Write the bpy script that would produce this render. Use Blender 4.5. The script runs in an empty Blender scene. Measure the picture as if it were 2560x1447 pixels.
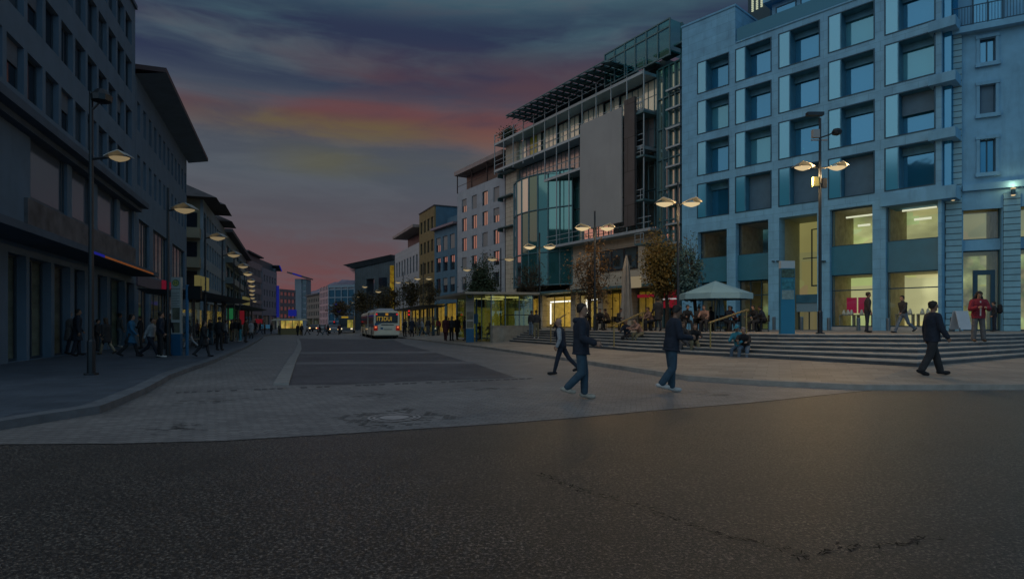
import bpy, bmesh, math, random
import numpy as np
from mathutils import Vector, Matrix
random.seed(7)
R = math.radians
F, HC, HZ = 1500.0, 1.5, 810.0          # focal length in photo pixels, eye height, horizon row
SC = bpy.context.scene
COL = SC.collection

# ------------------------------------------------------------------ camera, sky, fill lamp, exposure
cam_d = bpy.data.cameras.new('camera')
cam = bpy.data.objects.new('camera', cam_d)
COL.objects.link(cam)
cam.location = (0, 0, HC)
cam.rotation_euler = (R(90), 0, 0)
cam_d.sensor_width = 36
cam_d.lens = F / 2560 * 36
cam_d.shift_y = (HZ - 723.5) / 2560
cam_d.clip_end = 5000
SC.camera = cam
SC.view_settings.view_transform = 'Standard'
SC.view_settings.look = 'None'
SC.view_settings.exposure = 0.12
SC.view_settings.gamma = 1.0
SC.cycles.use_denoising = True
SC.cycles.max_bounces = 6
SC.cycles.sample_clamp_indirect = 4.0


def nd(nt, typ, ins=None, **kw):
    n = nt.nodes.new(typ)
    for k, v in kw.items():
        setattr(n, k, v)
    for k, v in (ins or {}).items():
        if isinstance(v, bpy.types.NodeSocket):
            nt.links.new(v, n.inputs[k])
        else:
            n.inputs[k].default_value = v
    return n


def ramp(nt, fac, stops, interp='LINEAR'):
    n = nt.nodes.new('ShaderNodeValToRGB')
    cr = n.color_ramp
    cr.interpolation = interp
    while len(cr.elements) < len(stops):
        cr.elements.new(0.5)
    for e, (p, c) in zip(cr.elements, stops):
        e.position = p
        e.color = (*c, 1) if len(c) == 3 else c
    nt.links.new(fac, n.inputs[0])
    return n.outputs[0]


def sstep(nt, v, a, b):
    n = nd(nt, 'ShaderNodeMapRange', {0: v, 1: a, 2: b, 3: 0.0, 4: 1.0}, interpolation_type='SMOOTHSTEP')
    return n.outputs[0]


def mul(nt, a, b):
    return nd(nt, 'ShaderNodeMath', {0: a, 1: b}, operation='MULTIPLY').outputs[0]


def mix(nt, f, a, b):
    n = nt.nodes.new('ShaderNodeMix')
    n.data_type = 'RGBA'
    for k, v in ((0, f), (6, a), (7, b)):
        if isinstance(v, bpy.types.NodeSocket):
            nt.links.new(v, n.inputs[k])
        else:
            n.inputs[k].default_value = (*v, 1) if isinstance(v, tuple) and len(v) == 3 else v
    return n.outputs[2]


W = bpy.data.worlds.new('World')
SC.world = W
W.use_nodes = True
nt = W.node_tree
nt.nodes.clear()
tc = nd(nt, 'ShaderNodeTexCoord').outputs['Generated']
sp = nd(nt, 'ShaderNodeSeparateXYZ', {0: tc})
sx, sy, sz = sp.outputs
# dusk gradient ahead of the camera
front = ramp(nt, sz, [(0, (.165, .052, .050)), (.05, (.145, .054, .056)), (.10, (.115, .062, .068)), (.16, (.084, .074, .088)),
                      (.23, (.078, .092, .112)), (.29, (.080, .090, .110)), (.36, (.066, .094, .122)),
                      (.45, (.042, .10, .132)), (.6, (.06, .10, .14)), (1, (.16, .20, .25))])
mp = nd(nt, 'ShaderNodeMapping', {0: tc, 1: (1.7, .4, .3), 3: (1.5, 1.5, 8.5)})
warp = nd(nt, 'ShaderNodeTexNoise', {0: mp.outputs[0], 2: 1.2, 3: 3.0})
wv = nd(nt, 'ShaderNodeVectorMath', {0: warp.outputs[1], 1: (.7, .7, .7)}, operation='MULTIPLY')
wadd = nd(nt, 'ShaderNodeVectorMath', {0: mp.outputs[0], 1: wv.outputs[0]}, operation='ADD')
n1 = nd(nt, 'ShaderNodeTexNoise', {0: wadd.outputs[0], 2: 1.35, 3: 7.0, 4: .55}).outputs[0]
mp2 = nd(nt, 'ShaderNodeMapping', {0: wadd.outputs[0], 1: (5.2, 1.1, 2.6)})
n2 = nd(nt, 'ShaderNodeTexNoise', {0: mp2.outputs[0], 2: 1.0, 3: 6.0, 4: .5}).outputs[0]
mp3 = nd(nt, 'ShaderNodeMapping', {0: wadd.outputs[0], 1: (9.7, 3.1, 7.3)})
n3 = nd(nt, 'ShaderNodeTexNoise', {0: mp3.outputs[0], 2: 2.2, 3: 7.0, 4: .6}).outputs[0]


def band(a, b, c, d):
    return mul(nt, sstep(nt, sz, a, b), sstep(nt, sz, d, c))


soft = mix(nt, mul(nt, sstep(nt, n3, .42, .68), .55), front, (.088, .098, .118))
veil = mix(nt, mul(nt, sstep(nt, n3, .56, .34), mul(nt, sstep(nt, sz, .12, .3), .45)), soft, (.036, .044, .066))
frag = sstep(nt, n3, .30, .62)
dark = mix(nt, mul(nt, mul(nt, sstep(nt, n1, .36, .54), band(.31, .375, .43, .485)), mul(nt, sstep(nt, n3, .22, .5), .95)), veil, (.022, .030, .066))
az = sstep(nt, sx, -.60, -.22)
mauve = mix(nt, mul(nt, sstep(nt, n2, .40, .62), band(.27, .32, .36, .43)), dark, (.075, .045, .06))
red = mix(nt, mul(nt, mul(nt, mul(nt, sstep(nt, n2, .30, .60), band(.262, .305, .325, .36)), frag), mul(nt, az, .58)), mauve, (.155, .058, .054))
azl = mul(nt, sstep(nt, sx, -.50, -.36), sstep(nt, sx, -.02, -.22))
y1 = mix(nt, mul(nt, mul(nt, frag, azl), mul(nt, band(.262, .292, .302, .325), .62)), red, (.12, .108, .04))
azm = mul(nt, sstep(nt, sx, -.42, -.26), sstep(nt, sx, .06, -.14))
y2 = mix(nt, mul(nt, mul(nt, sstep(nt, n2, .66, .42), azm), mul(nt, band(.215, .245, .262, .285), .60)), y1, (.11, .10, .04))
yel = mix(nt, mul(nt, mul(nt, frag, sstep(nt, sx, -.16, .0)), mul(nt, band(.20, .25, .29, .32), .45)), y2, (.19, .085, .045))
# afterglow low on the left, outside the frame, and blue anti-twilight behind the camera
glow = ramp(nt, sz, [(0, (.42, .17, .14)), (.12, (.56, .23, .17)), (.28, (.54, .34, .24)), (.42, (.36, .38, .30)), (.7, (.14, .21, .25)), (1, (.16, .20, .25))])
wl = mul(nt, sstep(nt, sx, -.62, -.86), sstep(nt, sy, -.30, .02))
c1 = mix(nt, wl, yel, glow)
back = ramp(nt, sz, [(0, (.14, .24, .32)), (.3, (.20, .37, .50)), (.65, (.20, .34, .46)), (1, (.16, .20, .25))])
wb = sstep(nt, sy, .0, -.42)
c2 = mix(nt, wb, c1, back)
low = sstep(nt, sz, -.02, .0)
c3 = mix(nt, low, (.02, .022, .028), c2)
bg = nd(nt, 'ShaderNodeBackground', {0: c3, 1: 1.0})
wo = nd(nt, 'ShaderNodeOutputWorld', {0: bg.outputs[0]})

fill_d = bpy.data.lights.new('dusk_fill', 'SUN')  # added wide soft fill from behind left, standing in for sky brightness
fill_d.energy = 0.35
fill_d.angle = R(70)
fill_d.color = (1, .86, .74)
fill_ob = bpy.data.objects.new('dusk_fill', fill_d)
COL.objects.link(fill_ob)
fill_ob.rotation_euler = Vector((.62, .55, -.62)).to_track_quat('-Z', 'Y').to_euler()


# ------------------------------------------------------------------ helpers
def tag(o, label=None, cat=None, group=None, kind=None):
    for k, v in (('label', label), ('category', cat), ('group', group), ('kind', kind)):
        if v:
            o[k] = v
    return o


class MB:
    """collects faces and links them as one mesh object"""
    def __init__(s):
        s.v, s.f, s.m = [], [], []

    def add(s, vs, fs, m=0):
        o = len(s.v)
        s.v += [tuple(p) for p in vs]
        s.f += [tuple(i + o for i in f) for f in fs]
        s.m += [m] * len(fs)

    def quad(s, a, b, c, d, m=0):
        s.add([a, b, c, d], [(0, 1, 2, 3)], m)

    def box(s, x0, x1, y0, y1, z0, z1, m=0):
        x0, x1 = min(x0, x1), max(x0, x1)
        y0, y1 = min(y0, y1), max(y0, y1)
        z0, z1 = min(z0, z1), max(z0, z1)
        s.add([(x0, y0, z0), (x1, y0, z0), (x1, y1, z0), (x0, y1, z0), (x0, y0, z1), (x1, y0, z1), (x1, y1, z1), (x0, y1, z1)],
              [(3, 2, 1, 0), (4, 5, 6, 7), (0, 1, 5, 4), (1, 2, 6, 5), (2, 3, 7, 6), (3, 0, 4, 7)], m)

    def prism(s, poly, z0, z1, m=0, mt=None):
        n = len(poly)
        if sum(poly[i][0] * poly[(i + 1) % n][1] - poly[(i + 1) % n][0] * poly[i][1] for i in range(n)) < 0:
            poly = poly[::-1]
        s.add([(p[0], p[1], z0) for p in poly] + [(p[0], p[1], z1) for p in poly], [tuple(range(n - 1, -1, -1))], m)
        o = len(s.v) - 2 * n
        s.f.append(tuple(range(o + n, o + 2 * n)))
        s.m.append(m if mt is None else mt)
        for i in range(n):
            j = (i + 1) % n
            s.f.append((o + i, o + j, o + n + j, o + n + i))
            s.m.append(m)

    def tube(s, pts, rad, n=8, m=0, cap=True, sq=1.0, ang=0.0):
        pts = [Vector(p) for p in pts]
        if not hasattr(rad, '__len__'):
            rad = [rad] * len(pts)
        rings = []
        ref = None
        for i, p in enumerate(pts):
            t = (pts[min(i + 1, len(pts) - 1)] - pts[max(i - 1, 0)])
            t = t.normalized() if t.length > 1e-9 else Vector((0, 0, 1))
            if ref is None:
                ref = Vector((1, 0, 0)) if abs(t.x) < .9 else Vector((0, 1, 0))
            a = (ref - t * ref.dot(t)).normalized()
            b = t.cross(a)
            ref = a
            rings.append([p + (a * math.cos(ang + 2 * math.pi * k / n) + b * math.sin(ang + 2 * math.pi * k / n) * sq) * rad[i] for k in range(n)])
        vs = [q for r in rings for q in r]
        fs = []
        for i in range(len(pts) - 1):
            for k in range(n):
                l = (k + 1) % n
                fs.append((i * n + k, i * n + l, (i + 1) * n + l, (i + 1) * n + k))
        if cap:
            fs.append(tuple(range(n - 1, -1, -1)))
            fs.append(tuple((len(pts) - 1) * n + k for k in range(n)))
        s.add(vs, fs, m)

    def lathe(s, c, prof, n=12, m=0, sx=1, sy=1):
        vs = []
        for r, z in prof:
            vs += [(c[0] + r * sx * math.cos(2 * math.pi * k / n), c[1] + r * sy * math.sin(2 * math.pi * k / n), c[2] + z) for k in range(n)]
        fs = []
        for i in range(len(prof) - 1):
            for k in range(n):
                l = (k + 1) % n
                fs.append((i * n + k, i * n + l, (i + 1) * n + l, (i + 1) * n + k))
        fs.append(tuple(range(n - 1, -1, -1)))
        fs.append(tuple((len(prof) - 1) * n + k for k in range(n)))
        s.add(vs, fs, m)

    def mesh(s, name, mats, smooth=False):
        me = bpy.data.meshes.new(name)
        me.from_pydata(s.v, [], s.f)
        for mt in (mats if isinstance(mats, (list, tuple)) else [mats]):
            me.materials.append(mt)
        me.polygons.foreach_set('material_index', s.m)
        if smooth:
            me.polygons.foreach_set('use_smooth', [True] * len(s.f))
        me.update()
        return me

    def build(s, name, mats, parent=None, smooth=False, loc=None, rz=0):
        o = bpy.data.objects.new(name, s.mesh(name, mats, smooth))
        COL.objects.link(o)
        if parent:
            o.parent = parent
        if loc:
            o.location = loc
        if rz:
            o.rotation_euler = (0, 0, rz)
        return o


def empty(name, loc=(0, 0, 0), rz=0, **kw):
    o = bpy.data.objects.new(name, None)
    o.empty_display_size = .2
    COL.objects.link(o)
    o.location = loc
    o.rotation_euler = (0, 0, rz)
    return tag(o, **kw)


def copy_tree(o, parent=None):
    c = o.copy()
    COL.objects.link(c)
    c.parent = parent
    for ch in list(o.children):
        copy_tree(ch, c)
    return c


def at(px, py, D):
    return Vector(((px - 1280) / F * D, D, HC + (HZ - py) / F * D))


def gp(px, py, z=0.0):
    D = (HC - z) * F / (py - HZ)
    return ((px - 1280) / F * D, D)


def struct(o, label=None):
    o['kind'] = 'structure'
    return o


# ------------------------------------------------------------------ materials
MATS = {}


def mat(name, col, rough=.75, var=0.0, scale=3.0, bump=0.0, bscale=None, metal=0.0, spec=.4, emit=None, es=1.0, brick=None, dirt=0.0, coat=0):
    """Principled surface with noise variation; brick=(width,height,mortar,darker) draws joints in the object's x-z plane"""
    if name in MATS:
        return MATS[name]
    m = bpy.data.materials.new(name)
    m.use_nodes = True
    t = m.node_tree
    b = t.nodes['Principled BSDF']
    b.inputs['Roughness'].default_value = rough
    b.inputs['Metallic'].default_value = metal
    b.inputs['Specular IOR Level'].default_value = spec
    b.inputs['Coat Weight'].default_value = coat
    c = None
    oc = nd(t, 'ShaderNodeTexCoord').outputs['Object']
    if var or bump or dirt:
        nz = nd(t, 'ShaderNodeTexNoise', {0: oc, 2: scale, 3: 5.0, 4: .6})
        lo = tuple(max(0, x * (1 - var)) for x in col)
        hi = tuple(min(1, x * (1 + var)) for x in col)
        c = ramp(t, nz.outputs[0], [(.3, lo), (.7, hi)])
        if dirt:
            mpd = nd(t, 'ShaderNodeMapping', {0: oc, 3: (1.2, 1.2, .22)})
            nd2 = nd(t, 'ShaderNodeTexNoise', {0: mpd.outputs[0], 2: 1.1, 3: 6.0, 4: .65})
            c = mix(t, mul(t, sstep(t, nd2.outputs[0], .48, .72), dirt), c, tuple(x * .45 for x in col))
        if bump:
            nb = nd(t, 'ShaderNodeTexNoise', {0: oc, 2: bscale or scale * 8, 3: 4.0})
            bp = nd(t, 'ShaderNodeBump', {'Strength': bump, 'Height': nb.outputs[0], 'Distance': .02})
            t.links.new(bp.outputs[0], b.inputs['Normal'])
    if brick:
        w, h, mo, dk = brick
        s2 = nd(t, 'ShaderNodeSeparateXYZ', {0: oc})
        cb = nd(t, 'ShaderNodeCombineXYZ', {0: s2.outputs[0], 1: s2.outputs[2], 2: 0.0})
        br = nd(t, 'ShaderNodeTexBrick', {0: cb.outputs[0], 'Scale': 1.0, 'Mortar Size': mo, 'Brick Width': w, 'Row Height': h,
                                          'Color1': (1, 1, 1, 1), 'Color2': (.88, .88, .9, 1), 'Mortar': (dk, dk, dk, 1), 'Mortar Smooth': .2, 'Bias': -.2})
        if c is None:
            c = nd(t, 'ShaderNodeRGB').outputs[0]
            c.default_value = (*col, 1)
        mm = nd(t, 'ShaderNodeMix', data_type='RGBA', blend_type='MULTIPLY')
        mm.inputs[0].default_value = 1
        t.links.new(c, mm.inputs[6])
        t.links.new(br.outputs[0], mm.inputs[7])
        c = mm.outputs[2]
    if c is None:
        b.inputs['Base Color'].default_value = (*col, 1)
    else:
        t.links.new(c, b.inputs['Base Color'])
    if emit:
        b.inputs['Emission Color'].default_value = (*emit, 1)
        b.inputs['Emission Strength'].default_value = es
    MATS[name] = m
    return m


def glassy(name, base, refl=.5, rough=.03, tint=(1, 1, 1), wave=.0):
    """window glass seen from outside: dark inside, a strong mirror of the sky"""
    if name in MATS:
        return MATS[name]
    m = bpy.data.materials.new(name)
    m.use_nodes = True
    t = m.node_tree
    t.nodes.clear()
    oc = nd(t, 'ShaderNodeTexCoord').outputs['Object']
    d = nd(t, 'ShaderNodeBsdfDiffuse', {0: (*base, 1)})
    g = nd(t, 'ShaderNodeBsdfGlossy', {0: (*tint, 1), 1: rough})
    if wave:
        nz = nd(t, 'ShaderNodeTexNoise', {0: oc, 2: .9, 3: 2.0})
        bp = nd(t, 'ShaderNodeBump', {'Strength': wave, 'Height': nz.outputs[0], 'Distance': .05})
        t.links.new(bp.outputs[0], g.inputs['Normal'])
    fr = nd(t, 'ShaderNodeLayerWeight', {0: .35})
    fac = nd(t, 'ShaderNodeMapRange', {0: fr.outputs[0], 1: 0.0, 2: 1.0, 3: refl, 4: min(1, refl + .35)})
    mx = nd(t, 'ShaderNodeMixShader', {0: fac.outputs[0], 1: d.outputs[0], 2: g.outputs[0]})
    nd(t, 'ShaderNodeOutputMaterial', {0: mx.outputs[0]})
    MATS[name] = m
    return m


def clear(name, tint=(.9, .95, .93), refl=.10, rough=.02, hi=.4):
    """see-through shop or screen glass"""
    if name in MATS:
        return MATS[name]
    m = bpy.data.materials.new(name)
    m.use_nodes = True
    t = m.node_tree
    t.nodes.clear()
    tr = nd(t, 'ShaderNodeBsdfTransparent', {0: (*tint, 1)})
    g = nd(t, 'ShaderNodeBsdfGlossy', {0: (.9, .95, 1, 1), 1: rough})
    fr = nd(t, 'ShaderNodeLayerWeight', {0: .3})
    fac = nd(t, 'ShaderNodeMapRange', {0: fr.outputs[0], 1: 0.0, 2: 1.0, 3: refl, 4: refl + hi})
    mx = nd(t, 'ShaderNodeMixShader', {0: fac.outputs[0], 1: tr.outputs[0], 2: g.outputs[0]})
    nd(t, 'ShaderNodeOutputMaterial', {0: mx.outputs[0]})
    MATS[name] = m
    return m


def lit(name, col, es=1.0, streak=None, lo=.25):
    """something that gives off light: lamp, lit shop interior, neon; streak=(x,z) scales a goods-on-shelves pattern"""
    if name in MATS:
        return MATS[name]
    m = bpy.data.materials.new(name)
    m.use_nodes = True
    t = m.node_tree
    t.nodes.clear()
    e = nd(t, 'ShaderNodeEmission', {0: (*col, 1), 1: es})
    if streak:
        oc = nd(t, 'ShaderNodeTexCoord').outputs['Object']
        mp_ = nd(t, 'ShaderNodeMapping', {0: oc, 3: (streak[0], streak[0], streak[1])})
        vz = nd(t, 'ShaderNodeTexVoronoi', {0: mp_.outputs[0], 2: 1.0}, distance='CHEBYCHEV')
        nz = nd(t, 'ShaderNodeTexNoise', {0: mp_.outputs[0], 2: .6, 3: 3.0})
        a = ramp(t, nz.outputs[0], [(.35, tuple(x * lo for x in col)), (.62, col), (.8, tuple(min(1, x * 1.7 + .04) for x in col))])
        b_ = mix(t, .45, a, vz.outputs[1])
        mm = nd(t, 'ShaderNodeMix', data_type='RGBA', blend_type='MULTIPLY')
        mm.inputs[0].default_value = .75
        t.links.new(a, mm.inputs[6])
        t.links.new(b_, mm.inputs[7])
        ad = mix(t, .55, a, mm.outputs[2])
        t.links.new(ad, e.inputs[0])
    nd(t, 'ShaderNodeOutputMaterial', {0: e.outputs[0]})
    MATS[name] = m
    return m


def ground_mat(name, kind):
    m = bpy.data.materials.new(name)
    m.use_nodes = True
    t = m.node_tree
    b = t.nodes['Principled BSDF']
    pos = nd(t, 'ShaderNodeNewGeometry').outputs['Position']
    big = nd(t, 'ShaderNodeTexNoise', {0: pos, 2: .16, 3: 4.0, 4: .6}).outputs[0]
    if kind == 'asphalt':
        fine = nd(t, 'ShaderNodeTexNoise', {0: pos, 2: 38.0, 3: 6.0, 4: .88}).outputs[0]
        vor = nd(t, 'ShaderNodeTexVoronoi', {0: pos, 2: 60.0})
        st = nd(t, 'ShaderNodeTexNoise', {0: pos, 2: 1.3, 3: 6.0, 4: .65}).outputs[0]
        c = ramp(t, fine, [(.42, (.008, .0067, .0062)), (.49, (.030, .0258, .0235)), (.545, (.066, .057, .050)), (.60, (.42, .36, .30))])
        c = mix(t, mul(t, sstep(t, st, .42, .72), .45), c, (.026, .021, .018))
        mpt = nd(t, 'ShaderNodeMapping', {0: pos, 2: (0, 0, R(-9)), 3: (.10, .9, 1)})
        trk = nd(t, 'ShaderNodeTexNoise', {0: mpt.outputs[0], 2: 1.0, 3: 4.0, 4: .55}).outputs[0]
        c = mix(t, mul(t, sstep(t, trk, .50, .66), .22), c, (.060, .051, .043))
        c = mix(t, mul(t, sstep(t, big, .45, .65), .25), c, (.07, .06, .05))
        h = mix(t, .5, fine, vor.outputs[0])
        bp = nd(t, 'ShaderNodeBump', {'Strength': 1.0, 'Height': fine, 'Distance': .016})
        b.inputs['Roughness'].default_value = .34
        b.inputs['Specular IOR Level'].default_value = .5
    elif kind in ('setts', 'slabs', 'lane', 'dslabs'):
        w, h_, mo = {'setts': (.19, .12, .010), 'slabs': (.62, .42, .008), 'dslabs': (.62, .42, .008), 'lane': (.24, .13, .005)}[kind]
        nz = nd(t, 'ShaderNodeTexNoise', {0: pos, 2: 1.5, 3: 2.0})
        ws = nd(t, 'ShaderNodeVectorMath', {0: nz.outputs[1], 1: (.12, .12, .0)}, operation='MULTIPLY')
        rot = nd(t, 'ShaderNodeMapping', {0: pos, 2: (0, 0, R({'setts': 12, 'slabs': 24, 'dslabs': -20, 'lane': 20}[kind]))})
        wa = nd(t, 'ShaderNodeVectorMath', {0: rot.outputs[0], 1: ws.outputs[0]}, operation='ADD')
        br = nd(t, 'ShaderNodeTexBrick', {0: wa.outputs[0] if kind == 'setts' else rot.outputs[0], 'Scale': 1.0, 'Mortar Size': mo, 'Brick Width': w, 'Row Height': h_, 'Bias': 0.0,
                                          'Color1': (1, 1, 1, 1), 'Color2': (.66, .66, .68, 1), 'Mortar': (.34, .33, .33, 1), 'Mortar Smooth': .4})
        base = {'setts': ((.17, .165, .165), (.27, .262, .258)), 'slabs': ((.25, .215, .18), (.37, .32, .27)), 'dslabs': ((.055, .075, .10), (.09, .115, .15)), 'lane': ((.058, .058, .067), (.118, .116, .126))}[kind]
        st = nd(t, 'ShaderNodeTexNoise', {0: pos, 2: .55, 3: 6.0, 4: .62}).outputs[0]
        c = ramp(t, st, [(.3, base[0]), (.7, base[1])])
        fine = nd(t, 'ShaderNodeTexNoise', {0: pos, 2: 26.0, 3: 3.0, 4: .7}).outputs[0]
        c = mix(t, mul(t, sstep(t, fine, .5, .75), .35), c, tuple(x * .5 for x in base[0]))
        mm = nd(t, 'ShaderNodeMix', data_type='RGBA', blend_type='MULTIPLY')
        mm.inputs[0].default_value = .8
        t.links.new(c, mm.inputs[6])
        t.links.new(br.outputs[0], mm.inputs[7])
        c = mm.outputs[2]
        hh = mix(t, .35, br.outputs[0], fine)
        bp = nd(t, 'ShaderNodeBump', {'Strength': .5, 'Height': hh, 'Distance': .012})
        b.inputs['Roughness'].default_value = .55
        b.inputs['Specular IOR Level'].default_value = .4
    t.links.new(c, b.inputs['Base Color'])
    t.links.new(bp.outputs[0], b.inputs['Normal'])
    MATS[name] = m
    return m


ASPH, SETT, SLAB, LANE = ground_mat('asphalt', 'asphalt'), ground_mat('setts', 'setts'), ground_mat('pavement_slabs', 'slabs'), ground_mat('bus_lane', 'lane')
DSLAB = ground_mat('darkened_slabs', 'dslabs')  # same slabs as on the right; left-side darkness put into the colour
KERB = mat('kerb_stone', (.27, .25, .225), .7, .25, 2.5, .3)
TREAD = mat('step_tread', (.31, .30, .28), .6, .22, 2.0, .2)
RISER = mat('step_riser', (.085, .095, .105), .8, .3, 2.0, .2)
CRACK = mat('crack_dark', (.012, .010, .009), .75, .5, 6)
DARK = mat('dark_metal', (.02, .026, .034), .45, metal=.6)
STEEL = mat('grey_steel', (.17, .2, .22), .4, .1, 4, metal=.8)
BLACK = mat('black', (.010, .011, .013), .5)
CONC = mat('concrete', (.25, .235, .20), .85, .22, 2.2, .3, dirt=.5)
GLASS = glassy('window_glass', (.010, .014, .018), .42)
GLASSB = glassy('blue_window_glass', (.015, .13, .24), .26, .05, (.25, .62, .92), .12)
GLASSD = glassy('dim_glass', (.010, .016, .026), .10, .08)
CLEAR = clear('shop_glass')
GREENGL = clear('green_glass', (.80, .84, .62), .14)
WARM = lit('warm_shop', (.38, .255, .04), 7.0, (1.6, .8), .45)
WARMW = lit('bright_shop', (.44, .31, .065), 6.5, (1.1, .5), .5)
PALE = lit('pale_shop', (.40, .42, .25), .75, (1.2, .9), .45)
DIMW = lit('dim_shop', (.07, .065, .035), .8, (1.4, .9), .3)
DIMR = lit('dim_red_shop', (.10, .045, .03), .8, (1.2, .8), .3)
LAMP = lit('lamp_glow', (1.0, .76, .42), .62)
LAMPL = lit('lamp_glow_left', (1.0, .76, .42), .19)
LAMPF = lit('lamp_glow_far', (1.0, .76, .40), .30)
TUBE = lit('light_tube', (1, .93, .82), 1.6)
NEON = lit('blue_neon', (.008, .012, .15), 1.0)
REDL = lit('red_light', (.55, .02, .02), .9)
AMBER = lit('amber_display', (.30, .19, .02), .8)
GREENS = lit('green_sign', (.012, .10, .035), .7)


# ------------------------------------------------------------------ ground
def sheet(name, pts, z, m, sub=False):
    mb = MB()
    mb.add([(p[0], p[1], z) for p in pts], [tuple(range(len(pts)))])
    o = mb.build(name, m)
    bm = bmesh.new()
    bm.from_mesh(o.data)
    bmesh.ops.recalc_face_normals(bm, faces=bm.faces)
    for f in bm.faces:
        if f.normal.z < 0:
            f.normal_flip()
    bmesh.ops.triangulate(bm, faces=bm.faces)
    bm.to_mesh(o.data)
    bm.free()
    return struct(o)


sheet('ground', [(-1800, -60), (1800, -60), (1800, 2600), (-1800, 2600)], 0, SETT)
edge = [(-700, 1119), (0, 1112), (300, 1110), (560, 1103), (640, 1098), (800, 1089), (1000, 1076), (1280, 1058), (1440, 1045), (1600, 1030), (1750, 1018), (1870, 1008), (1980, 997), (2080, 986), (2180, 976.5)]
fg = [gp(*p) for p in edge] + [gp(2400, 976), gp(2560, 975.5), gp(3100, 980)] + [(30, 12), (30, -20), (-30, -20), (-30, 7)]
sheet('asphalt_road', fg, .004, ASPH)
lane = [gp(*p) for p in [(748, 846), (752, 862), (745, 885), (735, 915), (722, 962), (860, 961), (1060, 952), (1290, 944), (1200, 913), (1130, 893), (1060, 873), (1010, 860), (985, 849)]]
sheet('bus_lane', lane, .004, LANE)
for nm, q in (('crossing_band', [(728, 911), (733, 905.5), (1180, 904), (1196, 909)]), ('crossing_band', [(744, 885), (746, 880), (1085, 878), (1097, 882.5)])):
    sheet(nm, [gp(*p) for p in q], .008, mat('band_setts', (.16, .157, .165), .6, .2, 2))
isl = MB()
isl.prism([gp(*p) for p in [(684, 962), (722, 962), (740, 905), (754, 874), (752, 856), (746, 847), (741, 848), (744, 862), (736, 880), (716, 908)]], 0, .05)
struct(isl.build('road_island', mat('island_stone', (.24, .235, .23), .7, .18, 2, .2)))
jn = MB()
pts = [gp(*p) for p in edge]
for a, b in zip(pts[:-1], pts[1:]):
    a, b = Vector(a), Vector(b)
    n = (b - a).orthogonal().normalized() * .02
    jn.quad((*(a - n), .008), (*(b - n), .008), (*(b + n), .008), (*(a + n), .008))
struct(jn.build('road_joint', CRACK))
# drainage row of setts across the crossing
dr = MB()
for i in range(46):
    px = 440 + i * 19.5
    py = 983 - i * .78
    if random.random() < .25:
        continue
    a, b = gp(px, py), gp(px + random.uniform(7, 18), py - .5)
    c, d = gp(px + 16, py - 3.2), gp(px, py - 2.8)
    dr.add([(*q, .006) for q in (a, b, c, d)], [(0, 1, 2, 3)])
struct(dr.build('drain_row', mat('drain_setts', (.09, .088, .092), .7, .4, 8)))


def ribbon2(pts, w, seed):
    """broken crack: short ragged pieces with gaps and crumbs along the line"""
    rr = random.Random(seed)
    mb = MB()
    P = [Vector(gp(*p)) for p in pts]
    for a, b in zip(P[:-1], P[1:]):
        n = max(2, int((b - a).length / .035))
        for i in range(n):
            if rr.random() < .10:
                continue
            c = a.lerp(b, (i + rr.random()) / n) + Vector((rr.gauss(0, .014), rr.gauss(0, .02)))
            for _ in range(rr.choice((1, 2, 3, 4))):
                q = c + Vector((rr.gauss(0, .025), rr.gauss(0, .022)))
                l, t, an = rr.uniform(.012, .05), w * rr.uniform(.15, .8), math.atan2((b - a).y, (b - a).x) + rr.gauss(0, .5)
                d, e = Vector((math.cos(an), math.sin(an))) * l, Vector((-math.sin(an), math.cos(an))) * t
                zz = .0085 + rr.uniform(0, .0012)
                mb.add([(*(q - d), zz), (*(q - e), zz), (*(q + d), zz), (*(q + e), zz)], [(0, 1, 2, 3)])
    return mb


def ribbon(pts, w, seed, z=.009):
    rr = random.Random(seed)
    mb = MB()
    P = [Vector(gp(*p)) for p in pts]
    out = []
    for a, b in zip(P[:-1], P[1:]):
        k = max(2, int((b - a).length / .06))
        for i in range(k):
            out.append(a.lerp(b, i / k) + Vector((rr.gauss(0, .016), rr.gauss(0, .022))))
    ws = [max(.003, w * (1 + rr.gauss(0, .65))) for _ in out]
    for i in range(len(out) - 1):
        n0 = (out[i + 1] - out[i]).orthogonal().normalized()
        mb.quad((*(out[i] - n0 * ws[i]), z), (*(out[i + 1] - n0 * ws[i + 1]), z), (*(out[i + 1] + n0 * ws[i + 1]), z), (*(out[i] + n0 * ws[i]), z))
    return mb


ck = ribbon2([(1345, 1183), (1440, 1222), (1540, 1250), (1600, 1265), (1675, 1297), (1705, 1305), (1760, 1325), (1830, 1345), (1930, 1365), (1975, 1378), (2020, 1393)], .009, 3)
c2_ = ribbon2([(1975, 1399), (2020, 1393), (2060, 1380), (2130, 1366), (2280, 1357), (2350, 1345)], .013, 5)
ck.add(c2_.v, c2_.f)
struct(ck.build('road_crack', CRACK))

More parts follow.
